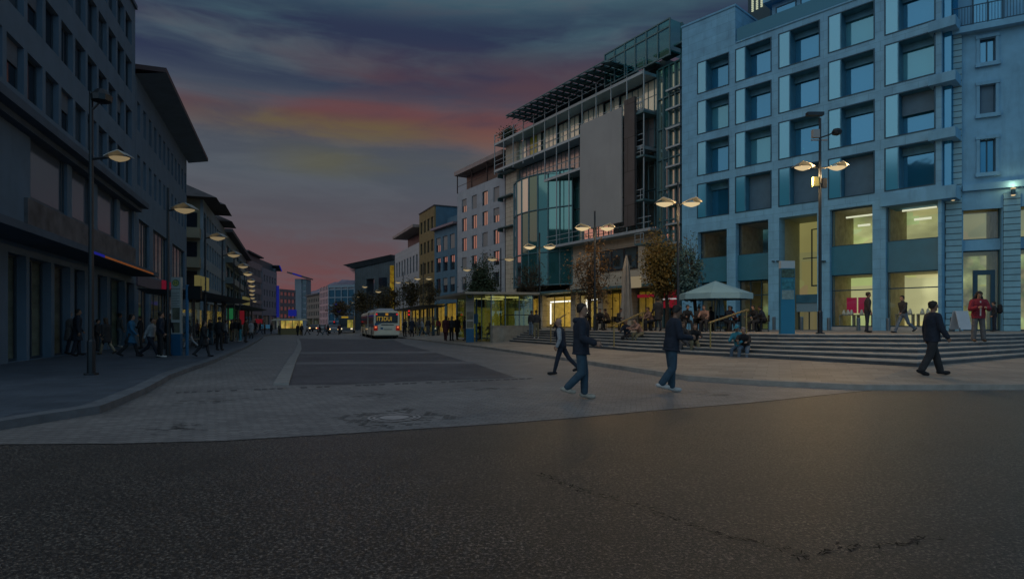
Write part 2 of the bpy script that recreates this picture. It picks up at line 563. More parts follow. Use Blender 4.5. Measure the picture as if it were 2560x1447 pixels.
# left pavement with its kerb
KL = [(-260, 1105), (0, 1075), (100, 1058), (250, 1033), (300, 1013), (370, 981), (425, 948), (470, 930), (525, 911), (575, 889), (615, 871), (640, 857), (656, 846), (658, 840)]
kl = [gp(*p) for p in KL]
kl += [(-34.5, 90), (-41.5, 105), (-60, 150), (-85, 215)]
back_l = [(-130, 215), (-60, 60), (-40, 5), (-30, 0)]
mb = MB()
kin = []
for i, p in enumerate(kl):
    q0, q1 = Vector(kl[max(0, i - 1)]), Vector(kl[min(len(kl) - 1, i + 1)])
    n = (q1 - q0).normalized()
    n = Vector((-n.y, n.x))
    kin.append(tuple(Vector(p) + n * .3))
for i in range(len(kl) - 1):
    a, b, c, d = kl[i], kl[i + 1], kin[i + 1], kin[i]
    mb.quad((*a, 0), (*b, 0), (*b, .13), (*a, .13))
    mb.quad((*a, .13), (*b, .13), (*c, .134), (*d, .134))
struct(mb.build('kerb_left', mat('darkened_kerb_stone', (.11, .125, .145), .7, .25, 2.5, .3)))  # kerb stone again, darkened in its colour for the dark left side
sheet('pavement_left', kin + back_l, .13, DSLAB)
# right kerb, sloping pavement, steps, plaza
KR = [(900, 837.5), (1000, 845), (1100, 857), (1200, 869), (1300, 884), (1400, 899), (1500, 915), (1600, 931), (1720, 950), (1900, 963), (2160, 975), (2560, 974), (3000, 980)]
kr = [gp(*p) for p in KR]
BW = [(-15, 112), (-9, 84), (-5, 64), (-1.2, 48), (-.2, 41.5), (2.0, 35.8), (3.8, 31), (5.4, 26.5), (7.6, 22.9), (9.4, 20.3), (11.4, 16.9), (18.5, 21.7), (32, 31)]
TW = [(1.3, 43), (3.2, 39), (4.6, 36), (7.0, 31), (9.0, 27.6), (11, 25), (16.4, 24.2), (21.5, 26.2), (33, 34)]
mb = MB()
kin = []
for i, p in enumerate(kr):
    q0, q1 = Vector(kr[max(0, i - 1)]), Vector(kr[min(len(kr) - 1, i + 1)])
    n = (q1 - q0).normalized()
    n = Vector((-n.y, n.x))
    kin.append(tuple(Vector(p) + n * .28))
for i in range(len(kr) - 1):
    a, b, c, d = kr[i], kr[i + 1], kin[i + 1], kin[i]
    mb.quad((*a, 0), (*b, 0), (*b, .12), (*a, .12))
    mb.quad((*a, .12), (*b, .12), (*c, .125), (*d, .125))
struct(mb.build('kerb_right', KERB))
mb = MB()
NS = 5
for i in range(len(kin) - 1):
    for k in range(NS):
        f0, f1 = k / NS, (k + 1) / NS
        a = Vector((*kin[i], .122)).lerp(Vector((*BW[i], .3)), f0)
        b = Vector((*kin[i + 1], .122)).lerp(Vector((*BW[i + 1], .3)), f0)
        c = Vector((*kin[i + 1], .122)).lerp(Vector((*BW[i + 1], .3)), f1)
        d = Vector((*kin[i], .122)).lerp(Vector((*BW[i], .3)), f1)
        mb.quad(a, b, c, d)
struct(mb.build('pavement_right', SLAB))
sheet('pavement_far', BW[:5] + [(1.3, 43), (-1.0, 60), (-2, 82), (-9, 100), (-22, 135)], .3, SLAB)
NR = 6
stairs = MB()
bs = BW[4:]


def spt(i, k):
    return Vector(bs[i]).lerp(Vector(TW[i]), k / NR)


def sz_(k):
    return .3 + .8 * k / NR


for i in range(len(bs) - 1):
    for k in range(NR):
        a, b = spt(i, k), spt(i + 1, k)
        c, d = spt(i + 1, k + 1), spt(i, k + 1)
        z0, z1 = sz_(k), sz_(k + 1)
        nin = (c + d - a - b).normalized() * .045
        zr = z1 - .035
        a2, b2 = a + nin, b + nin
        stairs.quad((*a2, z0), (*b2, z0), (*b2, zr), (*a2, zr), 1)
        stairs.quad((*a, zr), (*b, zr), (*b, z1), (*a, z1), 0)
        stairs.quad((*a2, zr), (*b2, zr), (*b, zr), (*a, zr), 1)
        stairs.quad((*a, z1), (*b, z1), (*c, z1), (*d, z1), 0)
struct(stairs.build('steps', [TREAD, RISER]))
PZ = 1.1
mb = MB()
pl = TW + [(60, 60), (60, 90), (-2, 88)]
mb.prism(pl, .2, PZ)
struct(mb.build('plaza', SLAB))


def ground_z(x, y):
    """height of the walking surface on the right-hand side"""
    best = None
    for i in range(len(bs) - 1):
        for k in range(NR):
            q = [spt(i, k), spt(i + 1, k), spt(i + 1, k + 1), spt(i, k + 1)]
            if inside((x, y), q):
                return sz_(k + 1)
    if inside((x, y), pl):
        return PZ
    for i in range(len(kin) - 1):
        for k in range(NS):
            q = [Vector(kin[i]).lerp(Vector(BW[i]), k / NS), Vector(kin[i + 1]).lerp(Vector(BW[i + 1]), k / NS),
                 Vector(kin[i + 1]).lerp(Vector(BW[i + 1]), (k + 1) / NS), Vector(kin[i]).lerp(Vector(BW[i]), (k + 1) / NS)]
            if inside((x, y), q):
                return .122 + .178 * (k + .5) / NS
    if inside((x, y), BW[:5] + [(1.3, 43), (-1.0, 60), (-2, 82), (-9, 100), (-22, 135)]):
        return .3
    return 0.0


def inside(p, poly):
    c = False
    n = len(poly)
    for i in range(n):
        x0, y0 = poly[i][0], poly[i][1]
        x1, y1 = poly[(i + 1) % n][0], poly[(i + 1) % n][1]
        if (y0 > p[1]) != (y1 > p[1]) and p[0] < (x1 - x0) * (p[1] - y0) / (y1 - y0) + x0:
            c = not c
    return c


def stand(px, py):
    """point of the ground seen at a pixel, walking down the ray until it meets the surface"""
    k = (px - 1280) / F
    lo = max(1, py - HZ)
    D = 6.0
    while D < 120:
        z = HC - lo / F * D
        if px < 900:
            g = .13 if inside((k * D, D), kl + back_l) else 0.0
        else:
            g = ground_z(k * D, D)
        if g >= z:
            return Vector((k * D, D, g))
        D += .05
    return Vector((k * D, D, 0))


# far hills
hm = MB()
hp = [(690, 760), (720, 735), (745, 728), (765, 735), (800, 722), (830, 708), (860, 698), (890, 700), (940, 708), (1000, 716), (1100, 735)]
rr = random.Random(2)
prof = []
for (x0, y0), (x1, y1) in zip(hp[:-1], hp[1:]):
    for k in range(6):
        f = k / 6
        prof.append((x0 + (x1 - x0) * f, y0 + (y1 - y0) * f + rr.uniform(-1.6, 1.6)))
DH = 1300
ring = [at(x, y, DH) for x, y in prof]
for i in range(len(ring) - 1):
    a, b = ring[i], ring[i + 1]
    for k in range(4):
        f0, f1 = k / 4, (k + 1) / 4
        pa, pb = Vector((a.x, a.y - 300 * (1 - f0), a.z * f0)), Vector((b.x, b.y - 300 * (1 - f0), b.z * f0))
        pc, pd = Vector((b.x, b.y - 300 * (1 - f1), b.z * f1)), Vector((a.x, a.y - 300 * (1 - f1), a.z * f1))
        hm.quad(pa, pb, pc, pd)
struct(hm.build('hills', mat('hill_forest', (.17, .15, .20), .95, .35, .02), smooth=True))


# ------------------------------------------------------------------ buildings
class Bld:
    """a facade plane; local x runs along it to the right, y inward, z up"""
    def __init__(s, name, label, A, B, cat='building', group=None):
        s.A, s.B = Vector(A), Vector(B)
        s.u = (s.B - s.A).normalized()
        s.L = (s.B - s.A).length
        s.root = empty(name, (s.A.x, s.A.y, 0), math.atan2(s.u.y, s.u.x), label=label, cat=cat, group=group)
        s.cache = {}

    def S(s, px, y=0.0):
        k = (px - 1280) / F
        ax, ay = s.A.x - s.u.y * y, s.A.y + s.u.x * y
        return (k * ay - ax) / (s.u.x - k * s.u.y)

    def D(s, px, y=0.0):
        return s.A.y + s.u.x * y + s.S(px, y) * s.u.y

    def Z(s, px, py, y=0.0):
        return HC + (HZ - py) / F * s.D(px, y)

    def add(s, name, mb, mats, parent=None, label=None, smooth=False):
        o = mb.build(name, mats, parent or s.root, smooth)
        if label:
            o['label'] = label
        return o

    def inst(s, name, key, make, mats, x, y, z, sub=None):
        """one window (or balcony ...): the first builds the mesh, the next are copies sharing it"""
        if key not in s.cache:
            mb = MB()
            make(mb)
            me = mb.mesh(name, mats)
            sm = None
            if sub:
                m2 = MB()
                sub[1](m2)
                sm = (sub[0], m2.mesh(sub[0], sub[2]))
            s.cache[key] = (me, sm)
        me, sm = s.cache[key]
        o = bpy.data.objects.new(name, me)
        COL.objects.link(o)
        o.parent = s.root
        o.location = (x, y, z)
        if sm:
            c = bpy.data.objects.new(sm[0], sm[1])
            COL.objects.link(c)
            c.parent = o
        return o


def line(px0, D0, vp, px1):
    """facade running from pixel column px0 at depth D0 along vanishing column vp until px1 (returns both ends)"""
    k0, k1, kv = (px0 - 1280) / F, (px1 - 1280) / F, (vp - 1280) / F
    # P = (k0*D0 + kv*t, D0 + t); want x/y = k1
    t = (k1 - k0) * D0 / (kv - k1)
    return Vector((k0 * D0, D0)), Vector((k0 * D0 + kv * t, D0 + t))


def wall(mb, s0, s1, z0, z1, holes, t=.3, m=0, mr=None, y=0.0):
    mr = m if mr is None else mr
    holes = [(max(s0, h[0]), min(s1, h[1]), max(z0, h[2]), min(z1, h[3])) for h in holes]
    xs = sorted({s0, s1} | {round(h[i], 4) for h in holes for i in (0, 1)})
    zs = sorted({z0, z1} | {round(h[i], 4) for h in holes for i in (2, 3)})
    for i in range(len(xs) - 1):
        if xs[i + 1] - xs[i] < 1e-4:
            continue
        run = None
        for j in range(len(zs) - 1):
            cx, cz = (xs[i] + xs[i + 1]) / 2, (zs[j] + zs[j + 1]) / 2
            hole = any(h[0] < cx < h[1] and h[2] < cz < h[3] for h in holes)
            if not hole and zs[j + 1] - zs[j] > 1e-4:
                if run is None:
                    run = zs[j]
                end = zs[j + 1]
            if (hole or j == len(zs) - 2) and run is not None:
                mb.quad((xs[i], y, run), (xs[i + 1], y, run), (xs[i + 1], y, end), (xs[i], y, end), m)
                run = None
    for a, b, c, d in holes:
        mb.quad((a, y, c), (a, y, d), (a, y + t, d), (a, y + t, c), mr)
        mb.quad((b, y, d), (b, y, c), (b, y + t, c), (b, y + t, d), mr)
        mb.quad((a, y, d), (b, y, d), (b, y + t, d), (a, y + t, d), mr)
        mb.quad((b, y, c), (a, y, c), (a, y + t, c), (b, y + t, c), mr)
    for x in (s0, s1):
        mb.quad((x, y, z0), (x, y + t, z0), (x, y + t, z1), (x, y, z1), m)


def win(w, h, mull=(), bars=(), fr=.06, y=0.0, blind=0.0):
    """frame with mullions at fractions (material 0), pane (1), roller blind (2); origin bottom left"""
    def f(mb):
        mb.box(0, fr, y, y + .08, 0, h)
        mb.box(w - fr, w, y, y + .08, 0, h)
        mb.box(fr, w - fr, y, y + .08, 0, fr)
        mb.box(fr, w - fr, y, y + .08, h - fr, h)
        for q in mull:
            mb.box(w * q - fr / 2, w * q + fr / 2, y + .005, y + .075, fr, h - fr)
        for q in bars:
            mb.box(fr, w - fr, y + .01, y + .07, h * q - fr / 2, h * q + fr / 2)
        mb.quad((fr, y + .04, fr), (w - fr, y + .04, fr), (w - fr, y + .04, h - fr), (fr, y + .04, h - fr), 1)
        if blind:
            mb.box(fr, w - fr, y - .02, y + .02, h * (1 - blind), h - .002, 2)
    return f


def shop(b, s0, s1, z0, z1, depth, glow, y=.25, mull=1, name='shop_window', fmat=None, bars=()):
    """lit shop front: room with a glowing back, frame and clear pane"""
    rm = MB()
    rm.quad((s0, depth, z0), (s1, depth, z0), (s1, depth, z1), (s0, depth, z1))
    rm.quad((s0, y + .1, z0), (s0, depth, z0), (s0, depth, z1), (s0, y + .1, z1), 1)
    rm.quad((s1, depth, z0), (s1, y + .1, z0), (s1, y + .1, z1), (s1, depth, z1), 1)
    rm.quad((s0, y + .1, z1), (s0, depth, z1), (s1, depth, z1), (s1, y + .1, z1), 2)
    rm.quad((s0, y + .1, z0 + .004), (s1, y + .1, z0 + .004), (s1, depth, z0 + .004), (s0, depth, z0 + .004), 1)
    w = b.add('shop_interior', rm, [glow, mat('shop_side', (.45, .40, .28), .7, .3, 2), mat('shop_ceiling', (.5, .45, .35), .7, .2, 2)])
    fm = MB()
    win(s1 - s0, z1 - z0, [i / mull for i in range(1, mull)], bars, .07)(fm)
    o = b.add(name, fm, [fmat or DARK, CLEAR])
    o.location = (s0, y, z0)
    return o


STONEB = mat('blue_cast_stone', (.155, .375, .55), .7, .16, .9, .15, brick=(1.35, .62, .014, .70), dirt=.32)  # blue cast put into the base colour of whitish stone
STONEB2 = mat('blue_cast_render', (.14, .345, .52), .8, .14, .9, .15, dirt=.35)  # same blue cast mixed into the plain render colour
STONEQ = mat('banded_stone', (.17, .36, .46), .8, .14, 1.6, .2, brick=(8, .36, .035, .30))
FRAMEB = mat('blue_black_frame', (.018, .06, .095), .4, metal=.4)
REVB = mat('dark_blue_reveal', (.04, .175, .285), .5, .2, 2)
PANELB = mat('spandrel_panel', (.022, .15, .22), .35, .10, 1.0, dirt=.1)

# ---- pale stone office block on the plaza
WB = Bld('office_building', 'pale stone office block with a grid of deep square windows above lit shops', (13.54, 48.1), (25.6, 34.9))
b = WB
cols = [(1743, 1823), (1838, 1929), (1946, 2050), (2070, 2187), (2211, 2339)]
cs = [(b.S(p), b.S(q)) for p, q in cols]
rows = []
for t_, b_ in ((86, 174), (194, 286), (307, 401), (422, 518)):
    rows.append((b.Z(1946, b_), b.Z(1946, t_)))
s0, s1 = b.S(1705), b.S(2354)
sterr = b.S(1838)
ztop = b.Z(1838, 110)
zpar = b.Z(1838, 16)
zb = PZ - .02
shop_t = b.Z(2073, 525)
pan_t, pan_b = b.Z(2073, 617), b.Z(2073, 688)
ent_t = b.Z(1947, 545)
low_t = b.Z(1839, 559)
holes = []
for i, (a, c) in enumerate(cs):
    for (zl, zh) in rows:
        holes.append((a, c, zl, zh))
    if i == 4:
        holes.append((a, c, b.Z(2211, 97), ztop + .5)) if False else None
fl = [(b.S(1744), b.S(1817), low_t - .3, 0), (b.S(1839), b.S(1920.6), low_t, 0), (b.S(1947.6), b.S(2043), ent_t, 1), (b.S(2074), b.S(2181), shop_t, 2), (b.S(2214), b.S(2345), shop_t, 2)]
for a, c, zt, k in fl:
    holes.append((a, c, zb, zt))
wm = MB()
TH = .95
wall(wm, s0, s1, zb, ztop, holes, TH)
wall(wm, s0, sterr, ztop, zpar, [], TH)
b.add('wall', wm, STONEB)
bd = MB()
zf = rows[3][0] - .6
bd.box(s0, s1 - .9, TH, 14, zf, ztop - .002)
bd.box(s0, sterr, TH, 14, ztop, zpar - .002)
bd.box(s0 + .05, s1 - 1, 6, 13.9, zb, zf)
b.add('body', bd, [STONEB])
pc = MB()
pc.box(s0 - .06, sterr + .06, -.07, 14, zpar, zpar + .14)
pc.box(sterr + .06, s1 + .06, -.07, 1.2, ztop, ztop + .10)
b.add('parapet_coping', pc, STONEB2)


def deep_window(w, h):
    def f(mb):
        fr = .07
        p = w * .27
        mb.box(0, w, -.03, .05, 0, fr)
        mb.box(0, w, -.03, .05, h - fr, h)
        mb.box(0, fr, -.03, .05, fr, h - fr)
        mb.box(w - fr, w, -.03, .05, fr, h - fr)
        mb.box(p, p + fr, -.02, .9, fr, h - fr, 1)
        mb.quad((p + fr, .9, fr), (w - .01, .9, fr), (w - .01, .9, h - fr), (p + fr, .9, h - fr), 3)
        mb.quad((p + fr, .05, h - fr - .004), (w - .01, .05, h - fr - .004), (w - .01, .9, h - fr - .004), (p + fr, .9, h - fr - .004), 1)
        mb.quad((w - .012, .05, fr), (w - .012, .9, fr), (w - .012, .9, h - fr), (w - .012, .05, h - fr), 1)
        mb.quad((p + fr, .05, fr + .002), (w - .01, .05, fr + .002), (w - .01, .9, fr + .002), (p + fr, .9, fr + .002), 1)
        mb.box(p + fr, w - .03, .72, .80, h * .80, h - fr - .01, 1)
        mb.box(w * .93, w * .93 + .05, .84, .9, fr, h - fr, 0)
    return f


def light_pane(w, h):
    def f(mb):
        mb.box(.07, w * .27, .0, .03, .07, h - .07)
    return f


def rblind(w, h, q):
    def f(mb):
        mb.box(w * .27 + .09, w - .03, .60, .66, h * (1 - q), h - .09)
    return f


BLIND = mat('grey_roller_blind', (.055, .13, .20), .6, .1, 2)
VG = [GLASSB, glassy('curtained_glass', (.05, .24, .34), .20, .08, (.4, .8, .95)), GLASSB, glassy('deep_blue_glass', (.010, .10, .19), .30, .05, (.25, .62, .92), .12)]
PANEL_L = glassy('pale_side_pane', (.05, .28, .43), .22, .12, (.5, .85, 1))
for i, (a, c) in enumerate(cs):
    for j, (zl, zh) in enumerate(rows):
        w, h = c - a, zh - zl
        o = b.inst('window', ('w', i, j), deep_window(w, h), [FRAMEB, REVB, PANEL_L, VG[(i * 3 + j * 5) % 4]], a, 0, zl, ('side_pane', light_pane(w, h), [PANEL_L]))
        if (i, j) in ((2, 3), (3, 3), (1, 3)):
            m_ = MB()
            rblind(w, h, .93)(m_)
            m_.build('roller_blind', BLIND, o)
        if (i, j) == (4, 2):
            m_ = MB()
            rblind(w, h, .5)(m_)
            m_.build('roller_blind', BLIND, o)
# projecting floor slabs at the right-hand corner
for (zl, zh) in rows[:3]:
    sl = MB()
    sl.box(b.S(2325), s1 + .75, -.42, 2.2, zl - .75, zl - .18)
    b.add('corner_slab', sl, STONEB2)
sl = MB()
sl.box(b.S(2205), s1 + .75, -.36, 2.2, rows[3][0] - .95, rows[3][0] - .2)
b.add('corner_slab', sl, STONEB2)
cg = MB()
for (zl, zh) in rows:
    cg.box(s1 + .02, s1 + .4, .35, 2.0, zl - .16, zh)
b.add('corner_glazing', cg, GLASSB)
# shop fronts
for k, (a, c, zt, kind) in enumerate(fl):
    if kind == 0:
        shop(b, a, c, pan_t, zt, 4.5, lit('dark_gallery', (.022, .06, .075), 1.0, (.7, 1.2), .2), .5, 1, 'gallery_window', FRAMEB)
        shop(b, a, c, zb, pan_b, 4.5, lit('cafe_interior', (.11, .12, .05), 1.0, (1.4, 1.0), .15), .7, 3, 'shop_window', FRAMEB, (.7,))
    elif kind == 1:
        rm = MB()
        zc = b.Z(1960, 760)
        rm.quad((a, 3.5, zc), (c, 3.5, zc), (c, 3.5, zt), (a, 3.5, zt), 0)
        rm.quad((a, .9, zb), (a, 3.5, zb), (a, 3.5, zt), (a, .9, zt), 1)
        rm.quad((c, .9, zb), (c, 3.5, zb), (c, 3.5, zt), (c, .9, zt), 1)
        rm.quad((a, .9, zt - .01), (a, 3.5, zt - .01), (c, 3.5, zt - .01), (c, .9, zt - .01), 1)
        rm.quad((a, 3.45, zb), (c, 3.45, zb), (c, 3.45, zc - .5), (a, 3.45, zc - .5), 2)
        rm.box(a + .02, c - .02, 2.9, 3.4, zc - .5, zc + .15, 3)
        rm.box(a + .02, c - .02, 2.8, 3.4, zc + .15, zc + .75, 4)
        b.add('entrance_recess', rm, [lit('entrance_wall', (.27, .25, .10), 1, (.25, .3), .75), mat('entrance_side', (.30, .34, .26), .6, .1), lit('entrance_doors', (.16, .15, .07), 1, (.8, .1), .5), mat('white_fascia', (.22, .38, .50), .5), REVB])
        dm = MB()
        hh = zc - .5 - zb
        for q in (0, .28, .58, .84):
            dm.box(a + (c - a) * q, a + (c - a) * q + .06, 3.3, 3.4, zb, zb + hh - .003)
        dm.box(a + .3, a + 1.5, 3.3, 3.42, zc + 3.4, zc + 3.46)
        dm.box(a + .9, c - .1, 3.3, 3.42, zc + 1.35, zc + 1.45)
        dm.box(a + .9, a + .96, 3.3, 3.42, zc + 1.45, zt - .6)
        dm.box(a + .9, c - .05, 3.3, 3.42, zt - .6, zt - .54)
        b.add('entrance_frame', dm, FRAMEB)
    else:
        shop(b, a, c, pan_t, zt, 4.5, lit('gallery_lit', (.32, .32, .15), 1.4, (.5, .9), .4), .4, 1, 'gallery_window', FRAMEB)
        shop(b, a, c, zb + .25, pan_b, 4.0, lit('jewellery_shop', (.44, .43, .20), 1.35, (.35, .5), .75), .4, 1, 'shop_window', FRAMEB, (.70,))
        sp_ = MB()
        sp_.box(a, c, .32, .5, zb, zb + .25)
        b.add('shop_plinth', sp_, TREAD)
        gal = MB()
        gal.box(a + .5, c - .4, 1.5, 1.6, zt - .45, zt - .35)
        gal.box(a + .9, c - .9, 2.5, 2.62, zt - .95, zt - .82)
        b.add('ceiling_light', gal, lit('gallery_tube', (.85, .83, .6), .9))
    if kind != 1:
        pm = MB()
        pm.box(a + .004, c - .004, .30, .8, pan_b, pan_t)
        b.add('spandrel', pm, PANELB)
# set-back penthouse and terrace balustrade
ph = MB()
ph.box(sterr + 1.6, s1, 2.6, 12, ztop, ztop + 3.2)
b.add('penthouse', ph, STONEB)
pr = MB()
pr.box(sterr + 1.2, s1 + .5, 1.9, 12.5, ztop + 3.2, ztop + 3.55)
b.add('penthouse_roof', pr, STONEB2)
n = 6
L_ = (s1 - sterr - 2.0) / n
for i in range(n):
    b.inst('penthouse_window', 'ph', win(L_ - .3, 2.7, (), (), .07), [FRAMEB, GLASSB], sterr + 1.9 + i * L_, 2.52, ztop + .15)
bl = MB()
bl.box(sterr + .05, s1, .12, .15, ztop + .1, ztop + 1.15)
b.add('glass_balustrade', bl, glassy('balustrade_glass', (.015, .09, .15), .06, .08, (.4, .8, 1)))
# wall spotlights between the shop bays
cam_ = MB()
for p in (1935, 1946, 2057, 2062):
    cam_.box(b.S(p) - .06, b.S(p) + .06, -.25, 0, b.Z(p, 655), b.Z(p, 655) + .08)
b.add('wall_spotlight', cam_, FRAMEB)

# ---- things seen in the two jewellery windows
o_ = None
for k, (a, c, zt, kind) in enumerate(fl):
    if kind != 2:
        continue
    w = c - a
    for q, wd in ((.10, .34), (.52, .36)):
        tb = empty('display_table', label=('low white display table in the %s lit shop bay, %s half' % ('left' if k == 3 else 'corner', 'left' if q < .3 else 'right')), cat='table', group='display tables in the lit shop windows')
        tb.location = WB.root.matrix_world @ Vector((0, 0, 0)) if False else (0, 0, 0)
        M = Matrix.Translation((b.A.x, b.A.y, 0)) @ Matrix.Rotation(math.atan2(b.u.y, b.u.x), 4, 'Z')
        tb.matrix_world = M @ Matrix.Translation((a + w * q, .9, zb + .27))
        t1 = MB()
        t1.box(0, w * wd, 0, .6, .72, .78)
        t1.build('table_top', TREAD, tb)
        for lx in (.0, w * wd - .06):
            t2 = MB()
            t2.box(lx, lx + .06, .05, .55, 0, .72)
            t2.build('leg', TREAD, tb)
        for jx in (.25, .55, .8):
            jw = MB()
            jw.lathe((w * wd * jx, .3, .782), [(.10, 0), (.13, .06), (.08, .22), (.055, .30), (.02, .34)], 9)
            jo = jw.build('jewellery_bust', mat('bust_white', (.8, .8, .76), .5))
            jo.matrix_world = tb.matrix_world.copy()
            tag(jo, 'white jewellery bust on the display table of the %s shop bay' % ('left lit' if k == 3 else 'lit corner'), 'display bust', 'jewellery busts in the lit shop windows')
    if k == 3:
        for q, lb in ((.18, 'first'), (.46, 'second'), (.80, 'third')):
            pp = MB()
            pp.box(0, .62, 0, .05, 0, 1.05)
            po = pp.build('red_panel', mat('crimson_panel', (.45, .02, .09), .5, emit=(.3, .008, .05), es=.3))
            po.matrix_world = M @ Matrix.Translation((a + w * q, 1.75, zb + 1.15))
            tag(po, '%s crimson backdrop panel from the left in the lit jewellery window' % lb, 'panel', 'crimson panels in the jewellery window')

# ---- older stone building at the right edge
OB = Bld('stone_building', 'older pale stone building with banded corner piers, cornice and iron balcony railing', (25.9, 35.9), (25.9 + .88 * 22, 35.9 - .475 * 22))
b = OB
zc0, zc1 = b.Z(2440, 478), b.Z(2440, 462)
ztp = b.Z(2440, 84)
holes = [(b.S(2449), b.S(2489), b.Z(2449, q1), b.Z(2449, q0)) for q0, q1 in ((99, 160), (215, 287), (350, 433))]
w2 = [(h[0] + 5.6, h[1] + 5.6, h[2], h[3]) for h in holes]
gh = [(b.S(2408), b.S(2504), PZ - .02, b.Z(2408, 512)), (b.S(2552), b.S(2552) + 3.2, PZ - .02, b.Z(2408, 512))]
wm = MB()
wall(wm, 0, b.L, PZ - .02, ztp, holes + w2 + gh, .4)
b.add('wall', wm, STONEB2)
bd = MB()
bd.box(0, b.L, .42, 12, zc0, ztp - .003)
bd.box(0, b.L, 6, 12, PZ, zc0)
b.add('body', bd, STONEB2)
pr = MB()
for x0, x1 in ((b.S(2362), b.S(2403)), (b.S(2507), b.S(2549))):
    if x0 < 1:
        pr.box(x0, x1, -.22, 0, PZ, b.Z(2380, 87))
    else:
        pr.box(x0, x1, -.22, 0, PZ, zc0 - .3)
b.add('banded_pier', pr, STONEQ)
cn = MB()
cn.box(b.S(2404), b.L, -.35, 0, zc0, zc1)
cn.box(-.1, b.L, -.5, .4, ztp, ztp + .35)
cn.box(b.S(2404), b.L, -.10, 0, zc0 - 1.1, zc0)
b.add('cornice', cn, STONEB2)
wd, hg = holes[0][1] - holes[0][0], holes[0][3] - holes[0][2]
for hs in (holes, w2):
    for i, h in enumerate(hs):
        o = b.inst('window', ('o', i == 1, round(h[3] - h[2], 2)), win(h[1] - h[0], h[3] - h[2], (.5,) if i != 1 else (), (), .07, 0, .96 if i == 1 else 0), [FRAMEB, GLASSB, BLIND], h[0], .22, h[2])
        sm = MB()
        g = h[1] - h[0]
        sm.box(-.22, g + .22, -.42, -.2, -.24, -.02)
        sm.box(-.16, 0, -.30, -.218, 0, h[3] - h[2])
        sm.box(g, g + .16, -.30, -.218, 0, h[3] - h[2])
        sm.box(-.2, g + .2, -.34, -.216, h[3] - h[2], h[3] - h[2] + .2)
        sm.build('surround', STONEB2, o)
rl = MB()
zr = ztp + .35
rl.box(.2, b.L, -.36, -.31, zr + 1.15, zr + 1.2)
rl.box(.2, b.L, -.36, -.31, zr + .1, zr + .14)
x = .2
while x < 12:
    rl.box(x, x + .025, -.35, -.32, zr + .14, zr + 1.15)
    x += .14
b.add('balcony_railing', rl, FRAMEB)
at_ = MB()
at_.box(.3, b.L, 1.8, 12, ztp + .36, ztp + 5)
b.add('attic_wall', at_, STONEB2)
for k in range(4):
    b.inst('attic_window', 'aw', win(1.5, 2.6, (.5,), (), .07), [FRAMEB, GLASSB], 1.6 + 2.6 * k, 1.72, ztp + .6)
zl0, zl1 = b.Z(2440, 625), b.Z(2440, 598)
for a, c, q0, q1 in gh:
    shop(b, a, c, zl1, q1, 4, lit('upper_shop_old', (.30, .30, .15), 1.0, (.3, .4), .7), .5, 1, 'upper_shop_window', FRAMEB)
    shop(b, a, c, PZ + .02, zl0, 4, lit('old_shop', (.34, .34, .15), 1.0, (1.6, 1.6), .3), .5, 1, 'shop_window', FRAMEB)
    lm = MB()
    lm.box(a + .003, c - .003, .3, .62, zl0, zl1)
    b.add('lintel', lm, STONEB2)
    dm = MB()
    m0, m1 = a + (c - a) * .30, a + (c - a) * .88
    zd = PZ + 3.3
    dm.box(m0, m0 + .22, .42, .6, PZ, zd)
    dm.box(m1 - .22, m1, .42, .6, PZ, zd)
    dm.box(m0, m1, .415, .6, zd, zd + .28)
    b.add('door_frame', dm, FRAMEB)
for p in (2372, 2520):
    s_ = b.S(p) + .15
    um = MB()
    um.lathe((s_, -.42, b.Z(2372, 503)), [(.05, 0), (.10, .04), (.10, .3), (.05, .34)], 10, 0)
    uo = b.add('wall_lamp', um, FRAMEB)
    ul = MB()
    ul.lathe((s_, -.42, b.Z(2372, 503) + .345), [(.11, 0), (.13, .04), (.06, .07)], 10)
    ul.lathe((s_, -.42, b.Z(2372, 503) - .06), [(.06, 0), (.11, .03), (.11, .055)], 10)
    ul.build('lamp_glass', LAMP, uo)
    ld = bpy.data.lights.new('wall_lamp_light', 'POINT')
    ld.energy, ld.color, ld.shadow_soft_size = 14, (1, .78, .40), .08
    lo = bpy.data.objects.new('wall_lamp_light', ld)
    COL.objects.link(lo)
    lo.parent = uo
    lo.location = (s_, -.62, b.Z(2372, 503) + .55)

# ---- glass and steel department store
GA, GB = Vector((-.79, 79.3)), Vector((15.3, 54.0))
GBD = Bld('glass_building', 'glass and steel commercial building with louvred roof wing and curved glass bay', GA, GB)
b = GBD
TEAL = mat('teal_steel', (.07, .15, .175), .45, .15, 3, metal=.3)
SILV = mat('silver_steel', (.26, .36, .42), .4, .1, 3, metal=.4)
BEIGE = mat('warm_limestone', (.45, .385, .30), .8, .12, 1.4, .2, brick=(2.4, .62, .02, .45), dirt=.15)
z1_, z2_, z3_, z4_, z0_ = 25.2, 21.7, 18.2, 14.2, 10.4
sL, sR = 0, b.L
sS = b.S(1292)                   # end of the stone strip on the left
sBay = b.S(1424)
sB = b.S(1592, -1.5)
sC = b.S(1645)
core = MB()
core.box(.1, sR - .3, 1.2, 16, 5.2, z1_ - .1)
core.box(.1, sR - .3, 5, 16, .9, 5.2)
b.add('body', core, mat('dark_interior', (.012, .016, .018), .8))
st = MB()
st.box(0, sS, -.05, 1.2, .9, z2_ + 3.4)
st.box(sBay + .1, sC, -.05, 1.2, 5.2, z0_ - .25)
b.add('stone_wall', st, BEIGE)
